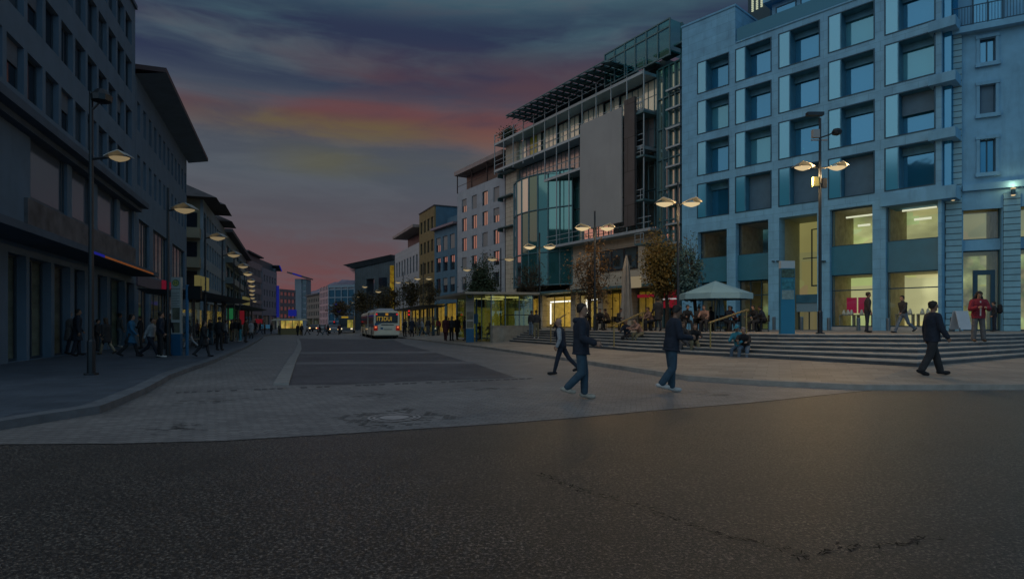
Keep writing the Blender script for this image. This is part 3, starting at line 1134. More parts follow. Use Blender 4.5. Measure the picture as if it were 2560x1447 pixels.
# curtain wall, one glazed panel per bay and storey
GL = [glassy('curtain_glass_clear', (.025, .045, .045), .62, .03), glassy('curtain_glass_teal', (.022, .085, .088), .20, .04, (.5, .95, .9)),
      glassy('curtain_glass_pale', (.72, .72, .54), .25, .1), glassy('curtain_glass_grey', (.20, .205, .22), .20, .2), glassy('curtain_glass_lime', (.26, .28, .015), .12, .2), glassy('tower_glass', (.13, .18, .155), .35, .06, (.85, 1, .95))]
nb = 30
xb = [sS + (sC - sS) * i / nb for i in range(nb + 1)]
lev = [(z2_ + .1, z1_ - .35, 2), (z3_ + .2, z2_ - .35, 3), (z4_ + .2, z3_ - .1, 0), (z0_, z4_ + .1, 0)]
rg = random.Random(11)
for za, zb_, dflt in lev:
    for i in range(nb):
        if za < z3_ + .1 and xb[i] < sBay - 2.4:
            continue
        g = dflt
        if dflt == 2 and i < 6:
            g = [2, 2, 3, 4, 4, 2][i] if i < 6 else 2
        if dflt == 3 and i > nb * .55:
            g = rg.choice([0, 3, 0])
        if xb[i] < b.S(1450) and dflt == 0:
            g = 1
        if xb[i] > sB - .1:
            g = 2 if dflt == 2 else (5 if (i + len(GL)) % 3 == 0 else 0)
        w, h = xb[i + 1] - xb[i], zb_ - za
        b.inst('curtain_panel', ('cp', g, round(h, 2)), win(w, h, (), (.5,) if dflt == 2 else (.62,), .05), [TEAL, GL[g]], xb[i], .35 + (.25 if dflt == 2 and rg.random() < .4 else 0), za)
# walkway slabs, posts and rails
for z, a in ((z1_, -.6), (z2_, -.6), (z3_, sBay - 4.5)):
    m_ = MB()
    m_.box(a, sC - .5, -1.5, .3, z - .28, z)
    b.add('walkway', m_, SILV)
    m_ = MB()
    for hh in (.55, 1.1):
        m_.box(a, sC - .5, -1.47, -1.43, z + hh, z + hh + .05)
    b.add('walkway_rail', m_, SILV)
m_ = MB()
m_.box(sBay - 2.5, sC + .5, -1.5, .3, z0_ - .25, z0_ + .02)
b.add('walkway', m_, SILV)
m_ = MB()
m_.box(sBay - 2.5, sC + .5, -1.46, -1.42, z0_ + 1.05, z0_ + 1.1)
m_.box(sBay - 2.5, sC + .5, -1.46, -1.42, z0_ + .55, z0_ + .6)
b.add('walkway_rail', m_, SILV)
for i in range(13):
    x = -.5 + (sC + .1) * i / 12
    pm = MB()
    pm.box(x, x + .09, -1.52, -1.43, (z0_ - .2) if x > sBay - 2.5 else (z2_ - .6 if x < sBay - 5 else z3_), z1_ + 1.15)
    b.add('facade_post', pm, SILV)
for z in (z2_ - .4, z3_, z4_):
    m_ = MB()
    m_.box(-.7, sS, -.9, -.06, z - .1, z + .02)
    m_.box(-.7, -.6, -.9, -.06, z - .5, z - .1)
    b.add('bracket_ledge', m_, TEAL)
# convex glass bay
bay_t = b.Z(1360, 447)
poly = []
nf = 8
for i in range(nf + 1):
    f = i / nf
    poly.append((sS + (sBay + .6 - sS) * f, -2.1 * math.sin(math.pi * (.06 + .93 * f ** .85))))
bcol = [0, 0, 2, 2, 1, 1, 1, 1]
by = MB()
by2 = MB()
for i in range(nf):
    (xa, ya), (xc, yc) = poly[i], poly[i + 1]
    for k, (za, zb_) in enumerate(((z0_ - 4.4, z0_ - .6), (z0_ - .6, z0_ + 4.4), (z0_ + 4.4, bay_t))):
        g = bcol[i] if k == 2 else (0 if i in (0, 1, 2) else 1)
        by.quad((xa, ya, za), (xc, yc, za), (xc, yc, zb_), (xa, ya, zb_), g)
    by2.tube([(xa, ya - .04, z0_ - 4.4), (xa, ya - .04, bay_t)], .08, 6)
    for z in (z0_ - 4.4, z0_ - .6, z0_ + 4.4, bay_t):
        by2.tube([(xa, ya - .03, z), (xc, yc - .03, z)], .09, 6)
by2.tube([(poly[-1][0], poly[-1][1], z0_ - 4.4), (poly[-1][0], poly[-1][1], bay_t)], .09, 6)
o = b.add('glass_bay', by, GL)
by2.build('bay_frame', TEAL, o)
tp = MB()
tp.prism(poly + [(sBay + .6, .3), (sS, .3)], bay_t, bay_t + .12)
tp.build('bay_roof', TEAL, o)
# right-hand bays: glazed stair tower with landings
tw = MB()
for i in range(4):
    a = sC + (sR - sC) * i / 4
    c = sC + (sR - sC) * (i + 1) / 4
    for k in range(7):
        za, zc_ = 5.4 + k * 2.85, 5.4 + (k + 1) * 2.85
        tw.quad((a, .1, za), (c, .1, za), (c, .1, zc_), (a, .1, zc_), 5 if i != 1 else (0 if k < 5 else 1))
o = b.add('stair_tower_glazing', tw, GL)
tf = MB()
for i in range(5):
    a = sC + (sR - sC) * i / 4
    tf.box(a - .07, a + .07, -.12, .095, 1.2, 28.6 if i == 4 else 25.3)
for k in range(8):
    tf.box(sC + .07, sR - .07, -.06, .09, 5.35 + k * 2.85, 5.47 + k * 2.85)
tf.build('tower_frame', TEAL, o)
for k in range(10):
    lm = MB()
    lm.box(sC + 1.4, sC + 3.1, -.5, -.1, 7 + k * 1.75, 7.16 + k * 1.75)
    lm.build('landing', SILV, o)
for k in range(4):
    z = 8.9 + k * 4.1
    bm_ = MB()
    bm_.box(sB - .1, sC - .2, -1.7, .3, z, z + .18)
    b.add('balcony_slab', bm_, TEAL)
    bm_ = MB()
    for hh in (.5, 1.05):
        bm_.box(sB - .1, sC - .2, -1.68, -1.63, z + hh, z + hh + .05)
    for x in (sB - .1, (sB + sC) / 2, sC - .25):
        bm_.box(x, x + .05, -1.68, -1.63, z + .18, z + 1.05)
    b.add('balcony_rail', bm_, SILV)
# brown side panel next to the banner
bp_ = MB()
bp_.box(b.S(1563, -1.75), b.S(1589, -1.75), -1.9, -1.6, z0_ + .4, b.Z(1575, 248, -1.75))
b.add('panel', bp_, mat('brown_panel', (.06, .058, .06), .5, .25, .5, brick=(5, 3.2, .05, .4)))
# flat louvred roof wing
zr = 26.7
rw = MB()
sE = b.S(1512)
rw.box(5.2, sE + 2, .2, 12, zr, zr + .25)
b.add('roof', rw, TEAL)
lv = MB()
nl = 15
for i in range(nl):
    x = 6.0 + (b.S(1512, -3.4) - 6.0) * i / (nl - 1)
    lv.add([(x - .55, -3.4, zr + .0), (x + .55, -3.2, zr - .1), (x + .55, .2, zr - .1), (x - .55, .2, zr + .0),
            (x - .55, -3.4, zr + .09), (x + .55, -3.2, zr + .02), (x + .55, .2, zr + .02), (x - .55, .2, zr + .09)],
           [(3, 2, 1, 0), (4, 5, 6, 7), (0, 1, 5, 4), (1, 2, 6, 5), (2, 3, 7, 6), (3, 0, 4, 7)])
    for k in range(4):
        lv.box(x - .9, x + .9, -3.2 + k * .85, -3.05 + k * .85, zr - .12, zr - .05)
lv.box(5.6, b.S(1512, -3.4), -3.55, -3.45, zr - .02, zr + .07)
b.add('roof_louvre', lv, TEAL)
pw = MB()
pw.box(sS, sC, 1.0, 10, z1_, zr)
b.add('attic_wall', pw, mat('attic_dark', (.02, .028, .032), .5, .3, 1))
# glass wind screen above the roof at the right end
zs0, zs1 = z1_ + .1, 28.6
scr = MB()
scr.box(b.S(1513, -1.5), sR, -1.52, -1.49, zs0 + .1, zs1)
o = b.add('glass_screen', scr, clear('screen_glass', (.55, .80, .80), .0, .05, .10))
sf = MB()
nn = 6
x0 = b.S(1513, -1.5)
for i in range(nn + 1):
    x = x0 + (sR - x0) * i / nn
    sf.box(x - .06, x + .06, -1.6, -1.48, zs0, zs1)
for z in (zs0 + .1, zs0 + 2.6, zs1):
    sf.box(x0, sR, -1.6, -1.48, z - .06, z + .06)
sf.build('screen_frame', TEAL, o)
for i in range(5):
    x = x0 + 1 + i * 2.5
    sf2 = MB()
    sf2.box(x, x + 1.7, -.9, .9, zr - .4, zr - .25)
    sf2.build('screen_louvre', TEAL, o)
ret = MB()
ret.box(sR - .1, sR, -.2, 14, .9, z1_)
rt2 = MB()
rt2.box(sR - .03, sR, -1.48, 8, z1_ + .1, zs1 - .05)
b.add('side_screen', rt2, clear('screen_glass', (.55, .78, .76)))
b.add('side_wall', ret, mat('side_dark', (.05, .10, .14), .5, .2, 1))
# recessed window band in the stone wall
for i in range(3):
    x0_, x1_ = b.S(1502), b.S(1596)
    w = (x1_ - x0_) / 3
    b.inst('window', 'band', win(w, b.Z(1548, 622) - b.Z(1548, 676), (), (), .12), [DARK, GL[0]], x0_ + i * w, -.16, b.Z(1548, 676))
# ground floor shops with canopy
zs = 5.0
for i, (p0, p1, gl) in enumerate(((1298, 1350, WARM), (1352, 1426, WARMW), (1440, 1500, WARMW), (1503, 1556, WARM), (1585, 1640, WARM))):
    a, c = b.S(p0), b.S(p1)
    shop(b, a, c, PZ + .03, zs - .25, 4.6, gl, .6, 3, 'shop_window', DARK)
    if gl is WARMW:
        t_ = MB()
        t_.box(a + .3, c - .3, 1.2, 1.3, zs - .9, zs - .75)
        t_.box(a + .25, a + .40, 1.2, 1.3, PZ + .4, zs - 1)
        b.add('light_tube', t_, TUBE)
for p in (1351, 1433, 1501, 1570, 1645):
    pl_ = MB()
    pl_.box(b.S(p) - .45, b.S(p) + .45, -.02, 1.1, PZ, zs)
    b.add('pier', pl_, BEIGE)
cp = MB()
cp.box(.1, sR, -1.8, 1.2, zs, zs + .25)
b.add('shop_canopy', cp, TEAL)
rs = MB()
rs.box(b.S(1660), b.S(1697), -.12, 0, 3.0, 4.6)
rs.box(b.S(1584), b.S(1640), .5, .56, 4.1, 4.4)
b.add('red_sign', rs, lit('red_sign', (.20, .010, .02), .6))
ws_ = MB()
ws_.box(b.S(1660), b.S(1697), -.15, -.125, 3.75, 3.87)
b.add('sign_band', ws_, lit('white_sign', (.5, .5, .5), .6))
sg = MB()
sg.box(b.S(1598), b.S(1642), -2.2, -2.0, zs - .1, zs + .95)
b.add('cream_sign', sg, lit('cream_sign', (.26, .21, .13), .7))
# planted shrub on the end of the top walkway is a thing of its own

# blank banner hung in front of it
bn = MB()
bn.box(b.S(1450, -2.05), b.S(1554, -2.05), -2.05, -1.9, b.Z(1500, 566, -2.05), b.Z(1500, 291, -2.05))
o = bn.build('banner', mat('banner_cloth', (.29, .29, .285), .85, .07, .35, .12, 1.2, dirt=.12))
o.matrix_world = Matrix.Translation((b.A.x, b.A.y, 0)) @ Matrix.Rotation(math.atan2(b.u.y, b.u.x), 4, 'Z')
tag(o, 'tall blank grey banner hanging on the facade of the glass building', 'banner')


# ---- generic street building
def street(name, label, A, B, ztop, wallm, rows_, ncol, gz, glow, wfr=.55, depth=12, glass=None, roof=None, blind=None, zb=.12, mull=(.5,), gname='shop_window', fmat=None, mar=.03, rev=.25, nshop=3, wall2=None):
    b = Bld(name, label, A, B)
    wm = MB()
    hs = []
    L = b.L
    cw = L * (1 - 2 * mar) / ncol
    for zl, zh in rows_:
        for i in range(ncol):
            x = L * mar + cw * (i + .5)
            hs.append((x - cw * wfr / 2, x + cw * wfr / 2, zl, zh))
    sh = []
    for i in range(nshop):
        sh.append((L * (i + .06) / nshop, L * (i + .94) / nshop, zb, gz))
    wall(wm, 0, L, zb, ztop, hs + (sh if glow else []), rev)
    b.add('wall', wm, wallm)
    bd = MB()
    bd.box(0, L, rev, depth, gz + .3 if glow else zb, ztop - .003)
    bd.box(0, L, 3.2, depth, zb, gz + .3)
    b.add('body', bd, wall2 or wallm)
    rg = random.Random(hash(label) % 1000 if False else len(label) * 7 + ncol)
    for (zl, zh) in rows_:
        for i in range(ncol):
            x = L * mar + cw * (i + .5) - cw * wfr / 2
            q = 0
            if blind and rg.random() < blind:
                q = rg.choice([.5, .97])
            b.inst('window', ('w', round(zh - zl, 2), q), win(cw * wfr, zh - zl, mull, (), .06, 0, q), [fmat or DARK, glass or GLASS, mat('pale_blind', (.22, .21, .21), .7)], x, rev - .1, zl)
    if glow:
        for a, c, q0, q1 in sh:
            shop(b, a, c, q0 + .02, q1, 3.1, glow, .2, 2, gname)
    if roof:
        oh, th, m_ = roof
        rm = MB()
        rm.box(-.1, L + .1, -oh, depth, ztop, ztop + th)
        b.add('roof', rm, m_)
    return b


ROOF = mat('dark_roof', (.05, .05, .058), .7, .25, 1.5)
WHITER = mat('white_render', (.31, .33, .365), .8, .10, .9, .1, dirt=.22, brick=(3.4, 3.1, .03, .75))
# white apartment block next to the glass building
b = street('apartment_building', 'white rendered block with square windows and a glazed roof storey beside the glass building',
           (-8.35, 91.6), (-.93, 79.7), 21.4, WHITER, [(z, z + 1.95) for z in (6.6, 9.5, 12.4, 15.35, 18.2)], 4, 5.0, WARM, .5, blind=.4, mar=.05, roof=None, nshop=3)
c_ = MB()
c_.box(.8, b.L - .2, 1.2, 11, 21.4, 24)
b.add('roof_storey', c_, mat('roof_storey_dark', (.05, .048, .05), .4, .2, 1))
c_ = MB()
c_.box(-.1, b.L + .1, -.5, 11.5, 24, 24.6)
b.add('roof', c_, mat('pinkish_fascia', (.27, .21, .20), .8, .2, 1))
c_ = MB()
for x in (.05, .05 + b.L * .33, b.L * .66, b.L - .2):
    c_.box(x, x + .12, -.1, .02, 21.4, 24)
c_.box(.05, b.L, -.1, -.05, 22.3, 22.36)
b.add('terrace_rail', c_, DARK)
c_ = MB()
c_.box(b.L, b.L + .75, -.02, 10, .12, 21.6)  # solid dark blue strip put where a dark gap between the blocks shows
b.add('gap_strip', c_, mat('navy_gap', (.025, .045, .07), .6))
# blue building
BLU = mat('blue_render', (.07, .145, .21), .8, .12, 1, .1, dirt=.15)
b = street('blue_building', 'narrow blue rendered building between the mustard building and the white apartment block', (-12.9, 99.8), (-8.5, 92.3), 16.9, BLU,
           [(6.6, 8.9), (10.0, 12.3), (13.3, 15.6)], 3, 4.8, WARM, .66, roof=(.7, .35, mat('mauve_cornice', (.22, .17, .20), .8)), blind=.5, nshop=2)
c_ = MB()
c_.box(.3, b.L, 2.2, 10, 17.25, 19.2)
b.add('attic', c_, BLU)
# mustard building
MUS = mat('mustard_stone', (.185, .135, .06), .85, .2, 1.2, .1, dirt=.3)
b = street('mustard_building', 'ochre stone clad building with rows of small windows beside the blue building', (-16.75, 108.4), (-12.93, 100.0), 21.2, MUS,
           [(6.8, 8.6), (10.2, 12.2), (13.8, 15.8), (17.5, 19.6)], 4, 4.8, WARM, .62, mull=(), nshop=2, wall2=BLU, roof=(.1, .2, ROOF))
c_ = MB()
c_.box(b.L * .3, b.L + .05, 7, 11, 21.4, 24.2)
b.add('lift_tower', c_, BLU)
# white modern building with overhanging roof
b = street('white_building', 'white two storey panel building with tall windows under a flared roof storey', (-24.9, 127.6), (-16.8, 108.6), 16.3, mat('white_panel', (.34, .345, .37), .7, .08, 1, brick=(30, .8, .03, .75)),
           [(6.0, 9.0), (11.2, 14.3)], 8, 4.6, WARM, .5, mull=(), nshop=3)
c_ = MB()
c_.box(5, b.L, 1.6, 11, 16.3, 19.0)
b.add('roof_storey', c_, mat('roof_storey_dark', (.05, .048, .05)))
c_ = MB()
c_.prism([(3.2, -1.2), (b.L, -1.2), (b.L, 11), (3.2, 11)], 19.0, 19.5)
b.add('roof', c_, mat('pinkish_fascia', (.27, .21, .20)))
# dark gate-like building with cantilevered roof
DKG = mat('dark_slate_cladding', (.045, .07, .085), .6, .25, .6, brick=(.7, 30, .04, .6))
b = Bld('gate_building', 'dark slate gate shaped building with a slanted cantilevered roof far down the street', at(887, 0, 140).xy, at(986, 0, 134).xy)
L = b.L
c_ = MB()
zt = 15.0
c_.box(0, L * .30, 0, 2.5, .12, zt)
b.add('pier', c_, DKG)
c_ = MB()
c_.box(L * .5, L, 0, 4, .12, zt + .8)
b.add('wall', c_, DKG)
c_ = MB()
c_.box(L * .30, L * .5, .01, 2.4, b.Z(920, 697), zt)
b.add('lintel', c_, DKG)
c_ = MB()
c_.add([(-2.7, -1.2, zt + .3), (L, -1.2, zt + 1.9), (L, 5, zt + 1.9), (-2.7, 5, zt + .3), (-.1, -.3, zt - .6), (L, -.3, zt + .9), (L, 4.6, zt + .9), (-.1, 4.6, zt - .6)],
       [(0, 1, 2, 3), (7, 6, 5, 4), (0, 4, 5, 1), (1, 5, 6, 2), (2, 6, 7, 3), (3, 7, 4, 0)])
b.add('roof', c_, mat('slate_roof', (.04, .05, .06), .5, .2, 1))
for k in range(5):
    c_ = MB()
    c_.box(-2.0 + k * .42, 0, -.4, 4, zt - .15 - k * .34, zt - .05 - k * .34)
    b.add('roof_fin', c_, DKG)
c_ = MB()
c_.box(L * .90, L * .99, -.12, -.01, 4, zt - .4)
b.add('lit_strip', c_, lit('amber_strip', (.30, .20, .02), .8, (1.5, 2.2), .4))
c_ = MB()
c_.box(L * .62, L * .82, -.06, .02, b.Z(950, 720), b.Z(950, 694))
b.add('window', c_, GLASSD)
# bank at the bend: white side wall, blue glass front
b = Bld('corner_building', 'white corner building with a blue glass front beyond the gate building', at(822, 0, 182).xy, at(886, 0, 178).xy)
L = b.L
zt = b.Z(850, 712)
c_ = MB()
c_.box(0, L, .3, 14, .1, zt - .4)
b.add('body', c_, mat('bank_white', (.36, .33, .36), .8, .1, 1))
c_ = MB()
for i in range(5):
    c_.box(L * i / 4 - .15, L * i / 4 + .15, -.1, .28, .1, zt - .8)
for k in range(6):
    c_.box(.15, L - .15, -.06, .28, zt - 1.5 - k * 2.4, zt - 1.2 - k * 2.4)
c_.box(-.15, L + .15, -.14, .28, zt - .8, zt)
b.add('front_frame', c_, mat('bank_frame', (.16, .22, .27), .6))
GLB = glassy('bank_blue_glass', (.012, .045, .075), .05, .1, (.4, .7, .9))
for i in range(4):
    for k in range(6):
        b.inst('window', 'bw', lambda m_: m_.box(.16, L / 4 - .16, .1, .2, .02, 2.08), [GLB], L * i / 4, 0, zt - 3.6 - k * 2.4)
c_ = MB()
c_.box(L * .26, L * .5, -.2, -.12, zt - 8.2, zt - 5.6)
b.add('blue_sign', c_, NEON)
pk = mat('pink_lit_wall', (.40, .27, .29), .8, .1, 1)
sA, sBq = at(799, 0, 196).xy, at(822, 0, 182).xy
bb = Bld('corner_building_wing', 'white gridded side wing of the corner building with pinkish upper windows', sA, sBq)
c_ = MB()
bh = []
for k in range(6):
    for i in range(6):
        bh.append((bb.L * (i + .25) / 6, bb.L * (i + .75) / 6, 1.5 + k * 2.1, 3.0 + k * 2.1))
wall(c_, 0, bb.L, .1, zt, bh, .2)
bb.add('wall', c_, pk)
c_ = MB()
c_.box(0, bb.L, .21, 9, .1, zt - .01)
bb.add('glazing', c_, GLASSD)
# low beige building and far blocks
b = street('beige_building', 'grey beige building with a flat dark roof left of the white corner building', at(767, 0, 225).xy, at(799, 0, 206).xy, 11.8, mat('grey_beige', (.16, .145, .13), .85, .15, 1),
           [(4.5, 6), (7, 8.5), (9.3, 10.6)], 7, 3.6, DIMW, .5, mull=(), nshop=2, roof=(.6, .5, mat('slate_edge', (.05, .08, .10), .6)))


# ------------------------------------------------------------------ left side of the street
NAVY = mat('navy_cast_render', (.10, .155, .22), .8, .12, .8, .1, dirt=.2)  # dark navy cast of the left side put into these wall colours
NAVYD = mat('navy_cast_dark', (.055, .085, .125), .7, .2, 1)
NAVF = mat('dark_blue_frame', (.04, .065, .09), .45, metal=.2)
# tall slab with window bands
pA1, pA0 = Vector((-23.86, 38.0)), Vector((-14.6, 12.5))
b = Bld('office_building', 'tall dark office block with long window bands above shops, nearest on the left', pA0, pA1)
L = b.L
p = 330
bands = [(b.Z(p, y1), b.Z(p, y0)) for y0, y1 in ((55, 117), (159, 234), (280, 351), (397, 468))]
ztA = b.Z(338, 24)
ledge = b.Z(338, 508)
hs = []
n = 15
cw = (L - .8) / n
for zl, zh in bands:
    for i in range(n):
        hs.append((.1 + i * cw + .16, .1 + (i + 1) * cw - .16, zl, zh))
# extra floors hidden above the frame are not built; first floor show windows
fw = []
for q0, q1 in ((76, 168), (180, 228), (244, 292), (300, 335)):
    fw.append((b.S(q0), b.S(q1), b.Z(320, 612), b.Z(320, 512)))
zcan = b.Z(300, 672)
sh = [(b.S(q0), b.S(q1), .14, b.Z(300, 700)) for q0, q1 in ((20, 66), (74, 128), (136, 176), (186, 212), (244, 268), (276, 312), (316, 336))]
wm = MB()
wall(wm, 0, L, .12, ztA, hs + fw + sh, .35)
b.add('wall', wm, NAVY)
bd = MB()
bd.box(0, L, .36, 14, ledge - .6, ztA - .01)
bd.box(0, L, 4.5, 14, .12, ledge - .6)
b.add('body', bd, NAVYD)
for zl, zh in bands:
    for i in range(n):
        k_ = random.choice((0, 0, 1, 2, 3))
        b.inst('window', ('b', round(zh - zl, 2), k_), win(cw - .32, zh - zl, (.38,) if k_ != 1 else (.3, .65), (), .07, 0, .45 if k_ == 3 else 0), [NAVF, GLASSD if k_ != 2 else glassy('pale_dim_glass', (.05, .07, .095), .10, .1), mat('navy_blind', (.10, .125, .16), .8, .1, 2)], .1 + i * cw + .16, .2, zl)
for a, c, z0_, zt_ in fw:
    rm = MB()
    rm.quad((a, 1.6, z0_), (c, 1.6, z0_), (c, 1.6, zt_), (a, 1.6, zt_))
    b.add('showroom_backdrop', rm, mat('showroom_dim', (.13, .15, .18), .8, .3, .6))
    w = MB()
    win(c - a, zt_ - z0_, (.08, .92), (), .12)(w)
    o = b.add('show_window', w, [NAVF, glassy('show_glass', (.09, .115, .15), .14, .1)])
    o.location = (a, .12, z0_)
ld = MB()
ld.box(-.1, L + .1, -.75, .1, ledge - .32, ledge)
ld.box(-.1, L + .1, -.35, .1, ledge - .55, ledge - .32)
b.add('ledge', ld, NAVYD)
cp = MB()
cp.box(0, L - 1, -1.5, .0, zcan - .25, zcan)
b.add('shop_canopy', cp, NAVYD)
sgb = MB()
sgb.box(b.S(60), b.S(334), -.12, .0, b.Z(300, 660), b.Z(300, 606))
b.add('sign_band', sgb, mat('sign_band_pattern', (.085, .085, .095), .6, .6, 1.1))
ne = MB()
ne.box(b.S(118), b.S(160), -1.53, -1.50, zcan - .22, zcan - .12)
b.add('blue_neon_line', ne, lit('blue_neon_dim', (.01, .012, .16), .9))
ne = MB()
ne.box(b.S(162), b.S(310), -1.53, -1.50, zcan - .22, zcan - .14)
b.add('orange_neon_line', ne, lit('orange_neon_dim', (.16, .05, .015), .7))
for i, (a, c, z0_, zt_) in enumerate(sh):
    shop(b, a, c, z0_ + .02, zt_, 3.6, (DIMW, DIMW, DIMR, DIMW, DIMW, lit('dim_teal_shop', (.02, .05, .05), .8, (1.2, .8), .3), DIMR)[i], .3, 2, 'shop_window', NAVF)
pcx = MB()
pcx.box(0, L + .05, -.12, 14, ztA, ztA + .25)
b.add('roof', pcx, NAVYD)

# building with deep eaves
a_, c_ = line(338.5, 38.2, 711, 466.5)
b = Bld('eaves_building', 'dark plastered building with a wide projecting roof and narrow windows, second on the left', a_, c_)
L = b.L
ze = b.Z(350, 205)
rw_ = [(b.Z(346, 327), b.Z(346, 256)), (b.Z(346, 462), b.Z(346, 388)), ]
n = 12
cw = L / n
hs = []
for zl, zh in rw_:
    for i in range(n):
        hs.append((i * cw + cw * .3, i * cw + cw * .78, zl, zh))
big = [(b.S(q0), b.S(q1), b.Z(360, 684), b.Z(360, 556)) for q0, q1 in ((347, 374), (383, 419), (431, 462))]
shp = [(b.S(q0), b.S(q1), .15, b.Z(360, 722)) for q0, q1 in ((346, 372), (378, 418), (424, 462))]
wm = MB()
wall(wm, 0, L, .12, ze, hs + big + shp, .3)
b.add('wall', wm, NAVY)
bd = MB()
bd.box(0, L, .31, 14, b.Z(360, 540), ze - .01)
bd.box(0, L, 3.4, 14, .12, b.Z(360, 540))
b.add('body', bd, NAVYD)
for zl, zh in rw_:
    for i in range(n):
        b.inst('window', ('b', round(zh - zl, 2)), win(cw * .48, zh - zl, (.5,), (), .06), [NAVF, GLASSD], i * cw + cw * .3, .18, zl)
for i, (a, c, z0_, zt_) in enumerate(big):
    shop(b, a, c, z0_, zt_, 2.6, lit('first_floor_display', (.075, .07, .085), .8, (.7, .35), .35), .15, 4, 'show_window', NAVF)
for i, (a, c, z0_, zt_) in enumerate(shp):
    shop(b, a, c, z0_ + .02, zt_, 3.2, (lit('red_lit_shop', (.16, .06, .035), .8, (.8, .5), .4), lit('cream_lit_shop', (.15, .12, .045), .8, (.9, .6), .5), DIMW)[i], .2, 3, 'shop_window', NAVF)
fa = MB()
fa.box(.1, L - .1, -.12, 0, b.Z(360, 718), b.Z(360, 690))
b.add('fascia', fa, mat('mauve_fascia', (.12, .10, .13), .7, .1, 1))
rs = MB()
rs.box(b.S(399), b.S(418), -.32, -.13, b.Z(405, 728), b.Z(405, 702))
ro = b.add('red_shop_sign', rs, lit('red_sign_dim', (.10, .006, .016), .8))
rf = MB()
OV = 1.75
rf.prism([(-.1, -OV), (L + 1.2, -OV), (L + 1.2, 14), (-.1, 14)], ze + .32, ze + .62)
rf.add([(-.1, -OV, ze + .32), (L + 1.2, -OV, ze + .32), (L + 1.2, .0, ze), (-.1, .0, ze)], [(3, 2, 1, 0)], 1)
b.add('roof', rf, [mat('brown_eave_edge', (.085, .055, .06), .7), NAVY])

# corner building with hipped roof
a_, c_ = line(508, 66, 735, 562)
b = Bld('hipped_roof_building', 'building with stepped hipped roof and yellowish balcony bands behind the left bus shelter', a_, c_)
L = b.L
zt = 15.2
wm = MB()
hs = []
for z in (5.8, 8.9, 12.0):
    for i in range(9):
        hs.append((i * L / 9 + .4, (i + 1) * L / 9 - .4, z, z + 1.9))
shq = [(i * L / 4 + .25, (i + 1) * L / 4 - .25, .15, 3.9) for i in range(4)]
wall(wm, 0, L, .12, zt, hs + shq, .3)
b.add('wall', wm, mat('blue_grey_render', (.18, .235, .29), .8, .12, 1, .1))
bd = MB()
bd.box(0, L, .31, 12, 4.3, zt)
bd.box(0, L, 3.4, 12, .12, 4.3)
# front-facing gable end with balconies
b.add('body', bd, mat('yellow_grey_render', (.21, .20, .15), .8, .12, 1, .1))
for z in (5.8, 8.9, 12.0):
    for i in range(9):
        b.inst('window', 'w', win(L / 9 - .8, 1.9, (.5,), (), .06), [NAVF, GLASSD], i * L / 9 + .4, .18, z)
for i, (a, c, q0, q1) in enumerate(shq):
    shop(b, a, c, q0 + .02, q1, 3.2, lit('yellow_shop', (.26, .20, .06), 1.7, (.9, .7), .4), .2, 2, 'shop_window', NAVF)
for k, z in enumerate((4.4, 7.6, 10.8)):
    bm_ = MB()
    bm_.box(-1.3, -.01, .2, 8.5, z, z + 1.1)
    b.add('balcony', bm_, mat('yellow_grey_render', (.13, .125, .095)))
    bm_ = MB()
    bm_.box(-.06, -.004, .6, 7.5, z + 1.25, z + 2.9)
    b.add('balcony_window', bm_, GLASSD)
rm = MB()
for (x0, x1, dz) in ((-1.6, L * .33, 0), (L * .33, L * .72, .9), (L * .72, L + .3, .2)):
    rm.add([(x0, -1.5, zt + dz), (x1, -1.5, zt + dz), (x1, 12, zt + dz), (x0, 12, zt + dz), (x0 + 1.6, 1.6, zt + dz + 1.5), (x1 - 1, 1.6, zt + dz + 1.5), (x1 - 1, 9, zt + dz + 1.5), (x0 + 1.6, 9, zt + dz + 1.5)],
           [(3, 2, 1, 0), (4, 5, 6, 7), (0, 1, 5, 4), (1, 2, 6, 5), (2, 3, 7, 6), (3, 0, 4, 7)])
b.add('roof', rm, ROOF)
# glassy teal block
a_, c_ = line(563, 88, 735, 617)
TEALR = mat('teal_grey_render', (.13, .195, .225), .7, .15, 1)
b = street('teal_building', 'teal grey building with balcony bands in the left row, fourth from the camera', a_, c_, 15.0, TEALR, [(z, z + 2.0) for z in (5.2, 8.2, 11.4)], 7, 4.0,
           lit('green_yellow_shop', (.18, .17, .06), 1.0, (.9, .7), .4), .8, roof=(1.0, .5, ROOF), mull=(.33, .66), glass=glassy('teal_glass', (.02, .075, .085), .2, .1), nshop=4)
for k, z in enumerate((4.5, 7.5, 10.6)):
    m_ = MB()
    m_.box(.3, b.L * .6, -1.0, -.005, z, z + .9)
    b.add('balcony', m_, mat('balcony_pale', (.17, .20, .21), .7, .1, 1))
# pinkish block with window ribbons
a_, c_ = line(618, 127, 985, 656)
PINKR = mat('pinkish_render', (.27, .20, .205), .8, .1, 1)
b = street('pink_building', 'pinkish rendered block with dark ribbon windows and dark attic in the left row', a_, c_, 15.3, PINKR, [(4.6, 6.2), (6.9, 8.4), (9.6, 11.1), (12.3, 13.9)], 10, 3.6, DIMR, .82, mull=(), nshop=3)
m_ = MB()
m_.box(.05, b.L - .05, .6, 10, 15.3, 16.9)
b.add('attic', m_, mat('attic_teal', (.03, .065, .08), .5))
m_ = MB()
m_.box(-.1, b.L + .1, -.3, 10.4, 16.9, 17.2)
b.add('roof', m_, ROOF)
